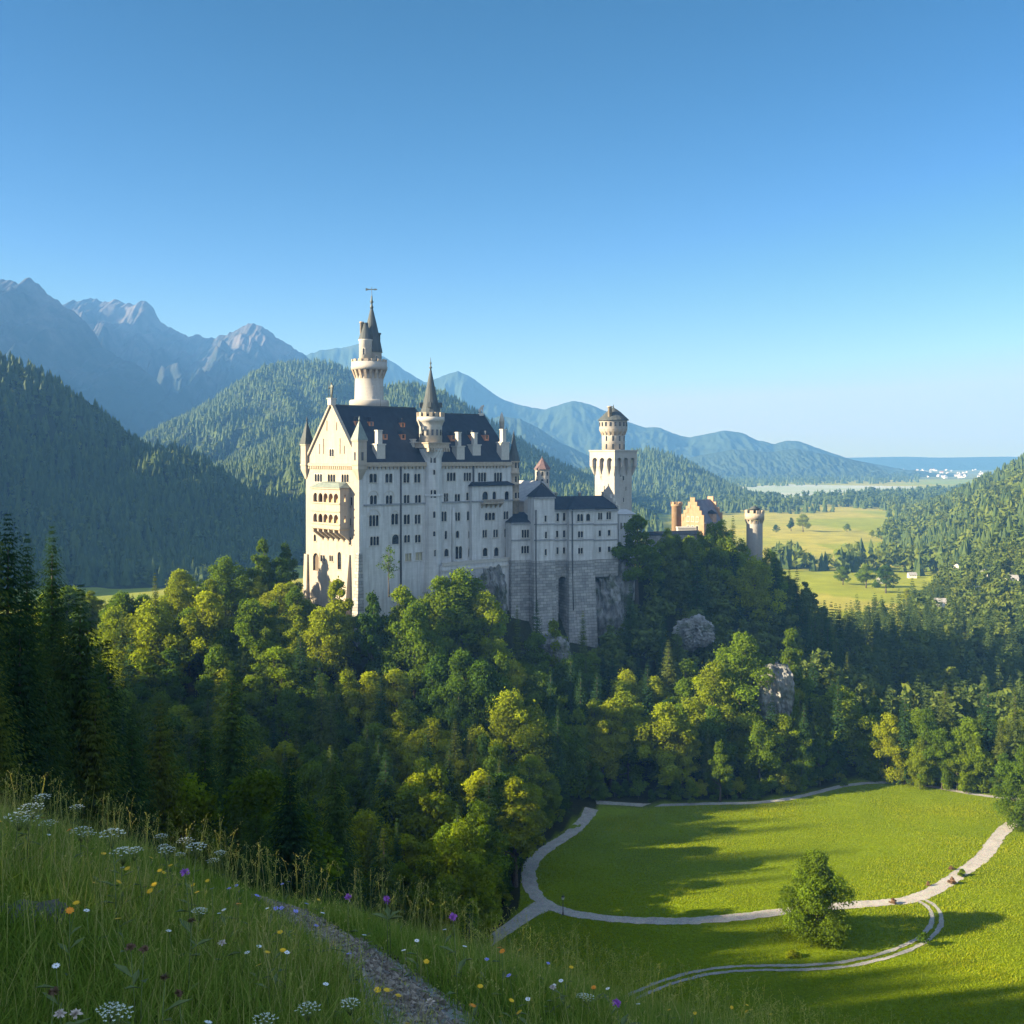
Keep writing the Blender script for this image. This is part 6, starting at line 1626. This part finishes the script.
TRACKS.append((strip("path", G([(905, 783), (888, 778), (874, 771), (868, 764)]), 2.2, M_RUT, flat, .05), 1.2))

# field grass: one object of short tufts
n = 420000
y = rng.uniform(150, 312, n); x = rng.uniform(-25, 165, n)
k = poly_in(x, y, MEADOW) & (np.abs(x / y) < .5); x, y = x[k], y[k]
ok = np.ones(len(x), bool)
for (tx, ty), hw in TRACKS:
    s = slice(None, None, 3); T = np.c_[tx[s], ty[s]]
    for c0 in range(0, len(T), 60):
        Tc = T[c0:c0 + 60]; bb = (x > Tc[:, 0].min() - 4) & (x < Tc[:, 0].max() + 4) & (y > Tc[:, 1].min() - 4) & (y < Tc[:, 1].max() + 4) & ok
        q_ = np.where(bb)[0]
        if len(q_): d2 = ((x[q_, None] - Tc[None, :, 0]) ** 2 + (y[q_, None] - Tc[None, :, 1]) ** 2).min(1); ok[q_[d2 < hw ** 2]] = False
x, y = x[ok], y[ok]; n = len(x); print("tufts", n)
patch = fbm(x, y, 14, 4, 91) + .6 * fbm(x, y, 45, 3, 97); h = rng.uniform(.10, .27, n) * (1 + .9 * patch); a = rng.uniform(0, np.pi, n); w = rng.uniform(.06, .14, n)
z = np.full(n, -90.0); lx, ly = rng.normal(0, .10, n), rng.normal(0, .10, n)
V = np.stack([np.c_[x - np.cos(a) * w, y - np.sin(a) * w, z], np.c_[x + np.cos(a) * w, y + np.sin(a) * w, z], np.c_[x + lx, y + ly, z + h]], 1).reshape(-1, 3)
mow = np.sin((x * .35 + y * .94) * 1.1) * .06
tn = np.repeat(np.clip((.42 + .55 * patch + .2 * fbm(x, y, 3.2, 2, 44)) + mow + rng.normal(0, .13, n), 0, 1), 3)
o = link(bpy.data.objects.new("meadow_grass", np_mesh("meadow_grass", V, np.arange(n * 3).reshape(n, 3), M_TUFT, {"tint": tn}))); o['kind'] = 'stuff'; o['label'] = "short grass of the field in the valley"

# lamp at the junction, shrubs and stones along the tracks
a, b = gxy(563, 915)
lp = thing("street_lamp", "slim lamp post beside the pale track near the junction", "street lamp", (a, b, -90))
q = MB(); q.lathe([(.14, -.2), (.14, .5), (.09, .6), (.075, 3.0)], (0, 0), 8); q.build("pole", M_IRON, lp)
q = MB(); q.lathe([(.08, 3.0), (.22, 3.1), (.30, 3.5), (.28, 3.55)], (0, 0), 6, smooth=False); lh = q.build("lantern", plain("frosted lamp glass", (.55, .55, .52), (.65, .65, .6), 2, .4), lp)
q = MB(); q.lathe([(.38, 3.552), (.12, 3.8), (.03, 4.0)], (0, 0), 6, smooth=False); q.build("lantern_roof", M_IRON, lh)
M_RED = leaf_mat("reddish shrub leaves", (0.20, 0.13, 0.08), (0.24, 0.15, 0.10), (0.27, 0.17, 0.12), .4)
def shrub(px, py, h, r_, label, mat=M_BROAD, seed=0):
    a, b = gxy(px, py)
    t = thing("shrub", label, "shrub", (a, b, -90.1))
    V, F_, tn, lob = broad_crown(seed, h, r_, 900, .02, card=.16, lobes=9)
    link(bpy.data.objects.new("foliage", np_mesh("foliage", V, F_, mat, {"tint": tn})), t); link(bpy.data.objects.new("stem", trunk_mesh("stem", h, .06, lob, seed)), t)
shrub(893, 904, 1.20, 0.75, "small reddish shrub on the near edge of the pale track", M_RED, 1); shrub(952, 884, 1.50, 0.90, "reddish shrub at the pale track's bend on the right", M_RED, 2)
shrub(962, 876, 1.5, 1.2, "green shrub on the far side of the pale track's bend", M_BROAD, 3); shrub(924, 946, 2.6, 1.5, "dark green shrub in the inside of the rutted track's curve", M_BROAD, 4)
shrub(951, 870, 0.98, 0.60, "pale stalky bush across the pale track from the reddish shrub", M_RED, 5); shrub(928, 886, 1.05, 0.45, "thin bush left of the pale track's bend", M_RED, 6); shrub(845, 786, 2.2, 1.6, "shrub at the wood's edge by the upper path", M_BROAD, 7)
shrub(793, 957, 1.0, 1.8, "low bush under the lone field tree", M_BROAD, 8)

# lake in the valley at left
P = G([(150, 552), (150, 537), (240, 534.5), (318, 533), (340, 546), (330, 556), (240, 557)])
m_, N, L, B = mat_new("lake water"); B.inputs["Base Color"].default_value = (.02, .05, .045, 1); B.inputs["Roughness"].default_value = .35
nz = noise(N, L, .08, 4, coords(N)); bump(N, L, nz.outputs[0], .3, .5, B)
q = MB(); q.add([(x, y, -89.6) for x, y in P], [tuple(range(len(P)))[::-1]]); lk = q.build("lake", m_); lk['kind'] = 'structure'
P = G([(640, 492.5), (700, 488.5), (790, 484.5), (830, 485.2), (920, 486.5), (925, 488.5), (860, 490.5), (840, 494), (790, 499), (735, 500.5), (700, 499), (660, 498)])
m_, N, L, B = mat_new("dry lake bed"); t = noise(N, L, .004, 5, coords(N)); r = ramp(N, L, t.outputs[0], [(.4, (.40, .40, .30)), (.6, (.30, .34, .18))]); L.new(r.outputs[0], B.inputs["Base Color"])
q = MB(); q.add([(x, y, -89.7) for x, y in P], [tuple(range(len(P)))[::-1]]); lk = q.build("lake_shore", m_); lk['kind'] = 'structure'

# houses of the far town and the hillside hamlet
M_HW = plain("white house wall", (.66, .62, .55), (.74, .70, .64), .3, .9); M_HR = plain("red tile roof", (.30, .13, .08), (.38, .19, .12), .5, .9); M_HG = plain("grey house roof", (.20, .19, .18), (.28, .27, .26), .5, .9)
def house_meshes(w, l, h, rh):
    q = MB(); q.add([(-w, -l, -1), (w, -l, -1), (w, l, -1), (-w, l, -1), (-w, -l, h), (w, -l, h), (w, l, h), (-w, l, h), (0, -l, h + rh), (0, l, h + rh)], [(0, 1, 5, 8, 4), (2, 3, 7, 9, 6), (1, 2, 6, 5), (3, 0, 4, 7), (0, 3, 2, 1)])
    r_ = MB(); e = .6
    for s in (-1, 1):
        P = [(s * (w + e), -l - e, h - rh * e / w), (0, -l - e, h + rh), (0, l + e, h + rh), (s * (w + e), l + e, h - rh * e / w)]; r_.add(P + [(a, b, c + .4) for a, b, c in P], [(0, 1, 2, 3), (7, 6, 5, 4), (0, 4, 5, 1), (1, 5, 6, 2), (2, 6, 7, 3), (3, 7, 4, 0)])
    return q, r_
hq, hr = house_meshes(5, 7, 6, 4); hw_me = hq.mesh("wall", M_HW); hr_me = [hr.mesh("roof", M_HR), hr.mesh("roof", M_HG)]
def house(x, y, z, s, label, group, parts=True, red=0):
    t = thing("house", label, "house", (x, y, z), rng.uniform(0, 3.14), group); t.scale = (s,) * 3
    link(bpy.data.objects.new("wall", hw_me), t); link(bpy.data.objects.new("roof", hr_me[red]), t)
    if parts:
        wn_ = MB()
        for zz in (1.0, 3.6):
            for yy in (-4.5, -1.5, 1.5, 4.5): wn_.box(-5.06, -5.003, yy - .5, yy + .5, zz, zz + 1.3)
        for yy in (-4.5, -1.5, 1.5, 4.5):
            w_ = MB(); w_.box(-5.06, -5.003, yy - .5, yy + .5, 3.4, 4.8); w_.build("window", M_GLASS, t)
for k in range(95):
    px = rng.uniform(890, 990) if k < 62 else rng.uniform(855, 905); py = rng.uniform(469.2, 479) if k < 62 else rng.uniform(469, 473.5)
    if px > 990 or px < 850: continue
    a, b = gxy(px, py); house(a, b, -90, rng.uniform(.6, 1.25) * min(1, 4500 / b + .3), "tiny pale house in the far town across the plain" if k < 62 else "tiny roof in the far village below the blue hills", "houses of the far town" if k < 62 else "houses of the far village", False, int(k % 4 != 0))
for px, py, lab in ((985, 576, "white house largest among the hillside trees at right"), (958, 570, "pale roofed house left of the largest hillside house"), (912, 578, "small farm house at the head of the bright valley meadow"), (976, 594, "house lowest on the wooded right hillside"), (1012, 583, "pale house at the right picture edge among hillside trees"), (940, 606, "pale shed half hidden in trees right of the bright meadow"), (880, 583, "tan farm shed behind the broad meadow tree")):
    d = 640 if py > 580 else 760
    if px < 935: a, b = gxy(px, py); z = -90
    else:
        best = min(np.linspace(480, 1300, 300), key=lambda dd: abs(ter1((px - CX) / FPX * dd, dd) + 9 + (py - HY) / FPX * dd)); a, b = (px - CX) / FPX * best, best; z = ter1(a, b)
        q = MB()
    house(a, b, z + (9 if px >= 935 else 0), .42, lab, None, True, 1)

# ================================================================== the flower slope at the camera's feet
def fgz(x, y): return fg(np.asarray(x, float), np.asarray(y, float))
def ray_ground(px, py, h=0.0):
    """ground point whose top (h above ground) is seen at a photo pixel; the nearest crossing"""
    d = np.linspace(1.5, 16, 1500); x = (px - CX) / FPX * d; z = -(py - HY) / FPX * d
    s = z - (fgz(x, d) + h); i = np.argmax(s < 0) if (s < 0).any() else int(np.argmin(s))
    return x[i], d[i], float(fgz(x[i], d[i]))
tp = [ray_ground(px, py)[:2] for px, py in ((432, 1040), (418, 1008), (395, 984), (368, 962), (335, 940), (305, 922), (280, 905), (258, 896))]
TRAIL = np.array(tp)
tx, ty = strip("trail", tp, [.56, .55, .52, .48, .42, .36, .29, .2], M_TRAIL, fgz, .006, .05, .12)
def trail_d(x, y):
    d = np.full(len(x), 9.0)
    for a, b in zip(tx[::4], ty[::4]): d = np.minimum(d, np.hypot(x - a, y - b))
    return d
# loose stones on the trail
n = 4200; k = rng.integers(0, len(tx), n); sx_ = tx[k] + rng.normal(0, .13, n); sy_ = ty[k] + rng.normal(0, .13, n); sz_ = fgz(sx_, sy_) + .012; r_ = rng.uniform(.004, .016, n) ** 1.0 * rng.choice([1, 1, 1.8], n)
oc = np.array([(1, 0, 0), (0, 1, 0), (-1, 0, 0), (0, -1, 0), (0, 0, .7), (0, 0, -.5)], float); of = np.array([(0, 1, 4), (1, 2, 4), (2, 3, 4), (3, 0, 4), (1, 0, 5), (2, 1, 5), (3, 2, 5), (0, 3, 5)])
V = np.c_[sx_, sy_, sz_][:, None, :] + (oc[None] + rng.uniform(-.35, .35, (n, 6, 3))) * r_[:, None, None]
M_PEB = attr_leaf_mat("trail pebbles", [(0, (.09, .075, .06)), (.6, (.20, .17, .14)), (1, (.34, .30, .25))], 0.0)
o = link(bpy.data.objects.new("gravel", np_mesh("gravel", V.reshape(-1, 3), (of[None] + (np.arange(n) * 6)[:, None, None]).reshape(-1, 3), M_PEB, {"tint": np.repeat(rng.uniform(0, 1, n), 6)}))); o['kind'] = 'stuff'; o['label'] = "loose stones on the trodden trail"

def blades(n, ymin, ymax, hmin, hmax, wmin, wmax, t0, t1, bend=.5, pw=1.0, clump=0.0):
    y = ymin + (ymax - ymin) * rng.uniform(0, 1, n) ** pw; x = rng.uniform(-.56, .62, n) * (y + .8)
    td = trail_d(x, y); k = (td > .24 + .05 * rng.normal(size=n)); x, y, td = x[k], y[k], td[k]
    if clump:
        c = fbm(x, y, clump, 3, 61); k = rng.uniform(-.5, .5, len(x)) < c; x, y, td = x[k], y[k], td[k]
    n = len(x); z = fgz(x, y) - .015; pt_ = fbm(x, y, .9, 3, 33)
    h = rng.uniform(hmin, hmax, n) * (1 + .7 * pt_) * np.clip(.40 + 1.2 * (td - .12), .4, 1); w = rng.uniform(wmin, wmax, n)
    a = rng.uniform(0, 2 * np.pi, n); b = a + rng.normal(0, .5, n); be = h * bend * rng.uniform(.15, 1.2, n)
    ux, uy = -np.sin(a), np.cos(a); V = []
    for t, ww in ((0, 1), (.4, .85), (.75, .5), (1, 0.06)):
        cx_ = x + np.cos(b) * be * t * t; cy_ = y + np.sin(b) * be * t * t; cz = z + h * (t - .28 * bend * t * t * rng.uniform(.6, 1.2, n) * (t > .5))
        V += [np.c_[cx_ - ux * w * ww, cy_ - uy * w * ww, cz], np.c_[cx_ + ux * w * ww, cy_ + uy * w * ww, cz]]
    V = np.stack(V, 1); i = (np.arange(n) * 8)[:, None]
    F_ = np.concatenate([i + np.array(q_) for q_ in ((0, 1, 3, 2), (2, 3, 5, 4), (4, 5, 7, 6))], 0)
    tn = np.clip(rng.uniform(t0, t1, n) + .35 * pt_, 0, 1)
    return V.reshape(-1, 3), F_, np.repeat(tn, 8)
sets = [blades(190000, 2.4, 13.5, .08, .22, .0016, .0034, .05, .6, .7, 1.1), blades(60000, 2.6, 13.5, .11, .29, .0020, .0040, .15, .75, .9, 1.2),
        blades(26000, 4.0, 12.5, .20, .40, .0010, .0018, .70, 1.0, .5, 1.0, 1.3), blades(26000, 2.2, 7, .04, .12, .006, .013, .0, .45, 1.0, 1.0, .8)]
VV, FF, TT, o_ = [], [], [], 0
for V, F_, t_ in sets: VV.append(V); FF.append(F_ + o_); TT.append(t_); o_ += len(V)
o = link(bpy.data.objects.new("slope_grass", np_mesh("slope_grass", np.vstack(VV), np.vstack(FF), M_GRASS, {"tint": np.concatenate(TT)}))); o['kind'] = 'stuff'; o['label'] = "tall summer grass on the near slope"
# seeding grass stalks with plumes, one object
m_st = []; n = 1500
y = rng.uniform(4.5, 11.5, n); x = rng.uniform(-.52, .45, n) * y; k = trail_d(x, y) > .25; x, y = x[k], y[k]; n = len(x)
z = fgz(x, y); h = rng.uniform(.28, .58, n); a = rng.uniform(0, 6.28, n); be = rng.uniform(.02, .16, n); VV, FF = [], []; o_ = 0
for i in range(n):
    top = np.array((x[i] + math.cos(a[i]) * be[i], y[i] + math.sin(a[i]) * be[i], z[i] + h[i])); bot = np.array((x[i], y[i], z[i] - .02)); mid = (top + bot) / 2 + np.array((0, 0, h[i] * .06)); ax = rng.uniform(0, 3.14); s = np.array((math.cos(ax), math.sin(ax), 0)) * .0012
    VV += [bot - s, bot + s, mid + s, mid - s, mid - s, mid + s, top + s, top - s]; FF += [(o_, o_ + 1, o_ + 2, o_ + 3), (o_ + 4, o_ + 5, o_ + 6, o_ + 7)]; o_ += 8
    dr = np.array((math.cos(a[i]), math.sin(a[i]), .9)); dr /= np.linalg.norm(dr)
    for j in range(9):
        c = top + dr * (j - 5) * .013; q_ = rng.normal(size=3); q_[2] = abs(q_[2]) * .8 + .4; q_ /= np.linalg.norm(q_); sd = np.cross(q_, (0.3, 1, .2)); sd /= np.linalg.norm(sd); L_ = rng.uniform(.010, .022)
        VV += [c, c + q_ * L_ * .5 + sd * .0028, c + q_ * L_, c + q_ * L_ * .5 - sd * .0028]; FF.append((o_, o_ + 1, o_ + 2, o_ + 3)); o_ += 4
o = link(bpy.data.objects.new("seeding_grass", np_mesh("seeding_grass", VV, FF, M_GRASS, {"tint": np.clip(rng.normal(.86, .10, o_), 0, 1)}))); o['kind'] = 'stuff'; o['label'] = "straw coloured seeding grass stalks on the near slope"

# ---- flowers, each a plant of its own
M_STEM = plain("flower stem", (.07, .11, .03), (.12, .16, .05), 20, .8); M_UMB = plain("white umbel florets", (.50, .54, .43), (.66, .69, .58), 40, .9)
M_YEL = plain("yellow petals", (.70, .40, .01), (.82, .54, .02), 60, .7); M_PUR = plain("purple florets", (.26, .08, .38), (.38, .14, .52), 60, .8); M_BLU = plain("violet blue petals", (.20, .20, .56), (.30, .30, .68), 60, .8)
M_WHT = plain("white petals", (.68, .68, .66), (.80, .80, .78), 60, .8); M_ORA = plain("orange petals", (.72, .22, .01), (.80, .32, .02), 60, .7); M_BRN = plain("brown seed head", (.10, .06, .035), (.18, .11, .07), 60, .9)
def stem_mesh(h, r, lean, leaves, seed):
    rg = random.Random(seed); m = MB(); lx, ly = lean
    m.tube([(0, 0, -.03), (lx * .3, ly * .3, h * .5), (lx, ly, h)], [r, r * .85, r * .6], 5)
    for k in range(leaves):
        t = rg.uniform(.1, .75); a = rg.uniform(0, 6.28); L_ = rg.uniform(.05, .11); c = Vector((lx * t * t, ly * t * t, h * t)); d = Vector((math.cos(a), math.sin(a), .55)); s = Vector((-d.y, d.x, 0)) * L_ * .16
        m.add([c, c + d * L_ * .5 + s, c + d * L_ - Vector((0, 0, L_ * .2)), c + d * L_ * .5 - s], [(0, 1, 2, 3)])
    return m
def umbel(h, seed, R_=.055):
    rg = random.Random(seed); lean = (rg.uniform(-.06, .06), rg.uniform(-.06, .06)); st = stem_mesh(h, .0038, lean, 5, seed); hd = MB(); T = Vector((lean[0], lean[1], h))
    for (ox, oy, oz, rr) in ((0, 0, 0, R_ * 1.35),):
        base = T + Vector((ox * .35, oy * .35, oz * 1.0 - .09))
        if oz: st.tube([T - Vector((0, 0, .20)), base], [.0022, .0016], 4)
        for k in range(24):
            f_ = math.sqrt((k + .5) / 24); a = k * 2.4; p = T + Vector((ox + rr * f_ * math.cos(a), oy + rr * f_ * math.sin(a), oz + .012 - .022 * f_ * f_))
            st.tube([base, p - Vector((0, 0, .004))], [.0009, .0007], 3)
            for q_ in range(7):
                b = rg.uniform(0, 6.28); c = p + Vector((math.cos(b), math.sin(b), rg.uniform(-.2, .4))) * rg.uniform(.002, .010); e = rg.uniform(.003, .0055); n_ = Vector((rg.uniform(-.5, .5), rg.uniform(-.5, .5), 1)).normalized(); u_ = n_.orthogonal().normalized(); w_ = n_.cross(u_)
                hd.add([c + u_ * e, c + w_ * e, c - u_ * e, c - w_ * e], [(0, 1, 2, 3)])
    return st, hd
def daisy(h, seed, R_, petals, dome=.35, mid=True):
    rg = random.Random(seed); lean = (rg.uniform(-.05, .05), rg.uniform(-.05, .05)); st = stem_mesh(h, .0022, lean, 3, seed); hd = MB(); c = Vector((lean[0], lean[1], h)); tilt = Matrix.Rotation(rg.uniform(.2, .7), 3, Vector((rg.uniform(.4, 1), rg.uniform(-.6, .6), 0)))
    for ring, (rr, up) in enumerate(((1, .15), (.72, .45), (.42, .75))[:3 if mid else 1]):
        for k in range(petals):
            a = 6.283 * (k + .5 * ring) / petals + rg.uniform(-.1, .1); d = tilt @ Vector((math.cos(a), math.sin(a), up * dome)); s = tilt @ Vector((-math.sin(a), math.cos(a), 0)); L_ = R_ * rr; w = R_ * 2.3 / petals
            hd.add([c + d * L_ * .1, c + d * L_ * .6 + s * w, c + d * L_, c + d * L_ * .6 - s * w], [(0, 1, 2, 3)])
    return st, hd
def ball(h, seed, R_, squash=1.0):
    rg = random.Random(seed); lean = (rg.uniform(-.04, .04), rg.uniform(-.04, .04)); st = stem_mesh(h, .0024, lean, 3, seed); hd = MB(); c = Vector((lean[0], lean[1], h))
    for k in range(60):
        d = Vector((rg.gauss(0, 1), rg.gauss(0, 1), rg.gauss(.35, .8))).normalized(); s = d.orthogonal().normalized() * R_ * .16; L_ = R_ * rg.uniform(.75, 1.1); d = Vector((d.x, d.y, d.z * squash))
        hd.add([c, c + d * L_ * .6 + s, c + d * L_, c + d * L_ * .6 - s], [(0, 1, 2, 3)])
    return st, hd
KINDS = {}
def kind(name, maker, mat, hs):
    KINDS[name] = [(st.mesh("stem", M_STEM), hd.mesh("flower_head", mat), h) for h, (st, hd) in ((h, maker(h, i)) for i, h in enumerate(hs))]
kind("umbel_flower", lambda h, i: umbel(h, i, .05 + .012 * (i % 2)), M_UMB, (.42, .50, .58, .36)); kind("yellow_flower", lambda h, i: daisy(h, i, .022 + .003 * (i % 2), 11), M_YEL, (.26, .34, .40, .30))
kind("orange_flower", lambda h, i: daisy(h, i + 9, .021, 9), M_ORA, (.28, .36)); kind("purple_flower", lambda h, i: ball(h, i + 20, .020), M_PUR, (.32, .42)); kind("violet_flower", lambda h, i: daisy(h, i + 30, .017, 6, .9, False), M_BLU, (.26, .38))
kind("white_flower", lambda h, i: daisy(h, i + 40, .017, 9, .2, False), M_WHT, (.22, .30)); kind("seed_head", lambda h, i: ball(h, i + 50, .022, .8), M_BRN, (.34, .42)); kind("clover_flower", lambda h, i: ball(h, i + 60, .024, .7), plain("pinkish white clover", (.50, .42, .38), (.60, .54, .48), 60, .9), (.24, .3))
def flower(kd, px, py, label, group=None, s=1.0, v=None):
    st, hd, h = KINDS[kd][int(rng.integers(0, len(KINDS[kd]))) if v is None else v]
    x, y, z = ray_ground(px, py, h * s)
    t = thing(kd, label, kd.replace('_', ' ') if kd != 'seed_head' else 'seed head', (x, y, z - .01), rng.uniform(0, 6.28), group); t.scale = (s,) * 3
    link(bpy.data.objects.new("stem", st), t); link(bpy.data.objects.new("flower_head", hd), t)
for px, py, s, lab in ((35, 795, 1.3, "topmost white umbel flower at the left end of the crest"), (26, 803, 1.2, "white umbel flower just below the topmost one on the crest"), (14, 813, 1.4, "wide flat white umbel flower low at the left of the crest"), (30, 815, 1.2, "wide white umbel flower right of the flat low one"), (48, 822, 1.0, "small white umbel flower beside the orange bloom on the crest"), (79, 803, 1.1, "greenish umbel flower on the leafy stalk breaking the crest"), (80, 827, 1.2, "white umbel flower below the leafy stalk"), (88, 830, 1.0, "white umbel flower nestled right of its neighbour below the leafy stalk"), (117, 834, 1.3, "broad white umbel flower left of the yellow blooms on the crest"), (120, 846, 1.3, "broad white umbel flower under its twin left of the yellow blooms"), (144, 848, 1.0, "faint white umbel flower low between two broad ones"), (160, 836, 1.0, "small white umbel flower, first of the right cluster on the crest"), (168, 843, 1.0, "small white umbel flower, second of the right cluster on the crest"), (185, 838, 1.2, "larger white umbel flower at the top of the right cluster"), (174, 848, 1.2, "white umbel flower at the middle of the right cluster"), (190, 848, 1.2, "large white umbel flower at the right of the right cluster"), (179, 854, .8, "small white umbel flower at the bottom of the right cluster"), (214, 846, .9, "single pale umbel flower standing right of the cluster"), (227, 850, .9, "pale umbel flower on a bent stalk, farthest right on the crest"), (115, 1015, .9, "big white umbel flower at the bottom edge near the left"), (107, 1008, .8, "half open umbel flower at the bottom edge, left"), (195, 912, .8, "greenish white umbel flower in the middle of the slope"), (358, 1000, .9, "low white umbel flower left of the trail"), (308, 1003, .9, "sprawling white umbel flower near the bottom, left of the trail"), (590, 995, .8, "white umbel flower on the right slope above the bottom edge"), (584, 993, .7, "smaller white umbel flower on the right slope"), (270, 1019, .8, "white umbel flower at the bottom edge left of the trail")):
    flower("umbel_flower", px, py, lab, None, s * .76)
yl = ((3, 822), (99, 855), (105, 834), (130, 846), (150, 845), (154, 854), (129, 868), (152, 868), (164, 873), (170, 861), (156, 884), (150, 892), (125, 878), (187, 884), (200, 887), (202, 880), (238, 901), (272, 951), (259, 960), (270, 955), (250, 1018), (130, 915), (66, 900), (386, 985), (387, 990), (384, 994), (389, 999), (400, 999), (403, 1020), (386, 1018), (382, 988), (512, 1002), (505, 1012), (513, 1013), (565, 964), (514, 950), (564, 967), (540, 947), (668, 1006), (750, 1004), (744, 1012), (756, 1012), (757, 1004), (766, 1010), (735, 1008), (320, 900), (366, 917), (402, 920), (95, 880), (270, 930), (430, 960), (470, 985), (620, 1000), (690, 1012))
for i, (px, py) in enumerate(yl):
    reg = "on the crest of the flower slope" if py < 890 else "in the clump beside the trail" if 378 < px < 405 and py > 980 else "low on the near slope" if px < 420 else "on the right slope above the field"
    flower("yellow_flower", px, py, f"yellow flower {reg}", f"yellow flowers {reg}", .82)
for px, py, lab in ((42, 817, "orange flower among white umbels at the left of the crest"), (71, 828, "orange flower right of the white umbels on the crest"), (69, 908, "orange flower beside the dark rock"), (238, 903, "orange flower in the middle of the slope"), (500, 947, "first orange flower by the foot of the track"), (503, 949, "second orange flower by the foot of the track"), (470, 1004, "orange flower right of the trail near the bottom"), (594, 985, "orange flower on the right slope")): flower("orange_flower", px, py, lab)
for px, py, lab in ((193, 869, "purple flower right of the yellow blooms on the crest"), (391, 898, "larger purple flower on the crest above the trail"), (388, 900, "purple flower leaning on the larger one on the crest"), (458, 917, "purple flower on the crest between the trail and the track"), (348, 893, "small purple flower on the crest left of the larger one"), (623, 1005, "magenta flower on the right slope")): flower("purple_flower", px, py, lab, None, 1.3)
for i, (px, py) in enumerate(((237, 883), (232, 886), (214, 891), (281, 883), (291, 906), (283, 903), (290, 903), (247, 893), (296, 904), (352, 953), (484, 957), (284, 882), (305, 883), (313, 925), (520, 975), (545, 962))): flower("violet_flower", px, py, "small violet blue flower beside the trail", "violet blue flowers beside the trail")
for i, (px, py) in enumerate(((53, 834), (122, 864), (222, 909), (228, 909), (262, 947), (285, 948), (90, 911), (200, 1020), (318, 912), (402, 946), (418, 937), (548, 984), (565, 978), (612, 988), (640, 1000), (270, 908), (240, 950), (330, 985), (60, 960), (175, 930), (445, 930), (460, 945), (360, 935), (530, 995))): flower("white_flower", px, py, "tiny white flower in the slope grass", "tiny white flowers in the slope grass")
for px, py, lab in ((188, 920, "tall withered seed head on a tan stalk in the slope's middle"), (160, 977, "dark brown seed head near the bottom left"), (140, 946, "pair of brown seed heads, left one, low on the slope"), (136, 944, "pair of brown seed heads, right one, low on the slope"), (184, 990, "dark seed head on a short stalk near the bottom"), (47, 990, "purplish seed head at the lower left")): flower("seed_head", px, py, lab)
for px, py, lab in ((225, 940, "pinkish clover right of the tall seed head"), (63, 1009, "pinkish clover at the bottom left"), (555, 985, "pale clover on the right slope"), (430, 1000, "pale clover right of the trail"), (75, 1012, "faded clover at the bottom left corner")): flower("clover_flower", px, py, lab)
x, y, z = ray_ground(30, 925)
rock("rock", "dark mossy rock half buried in the grass at lower left", (x, y, z + .01), (.16, .12, .09), 44, None, .3, 4)
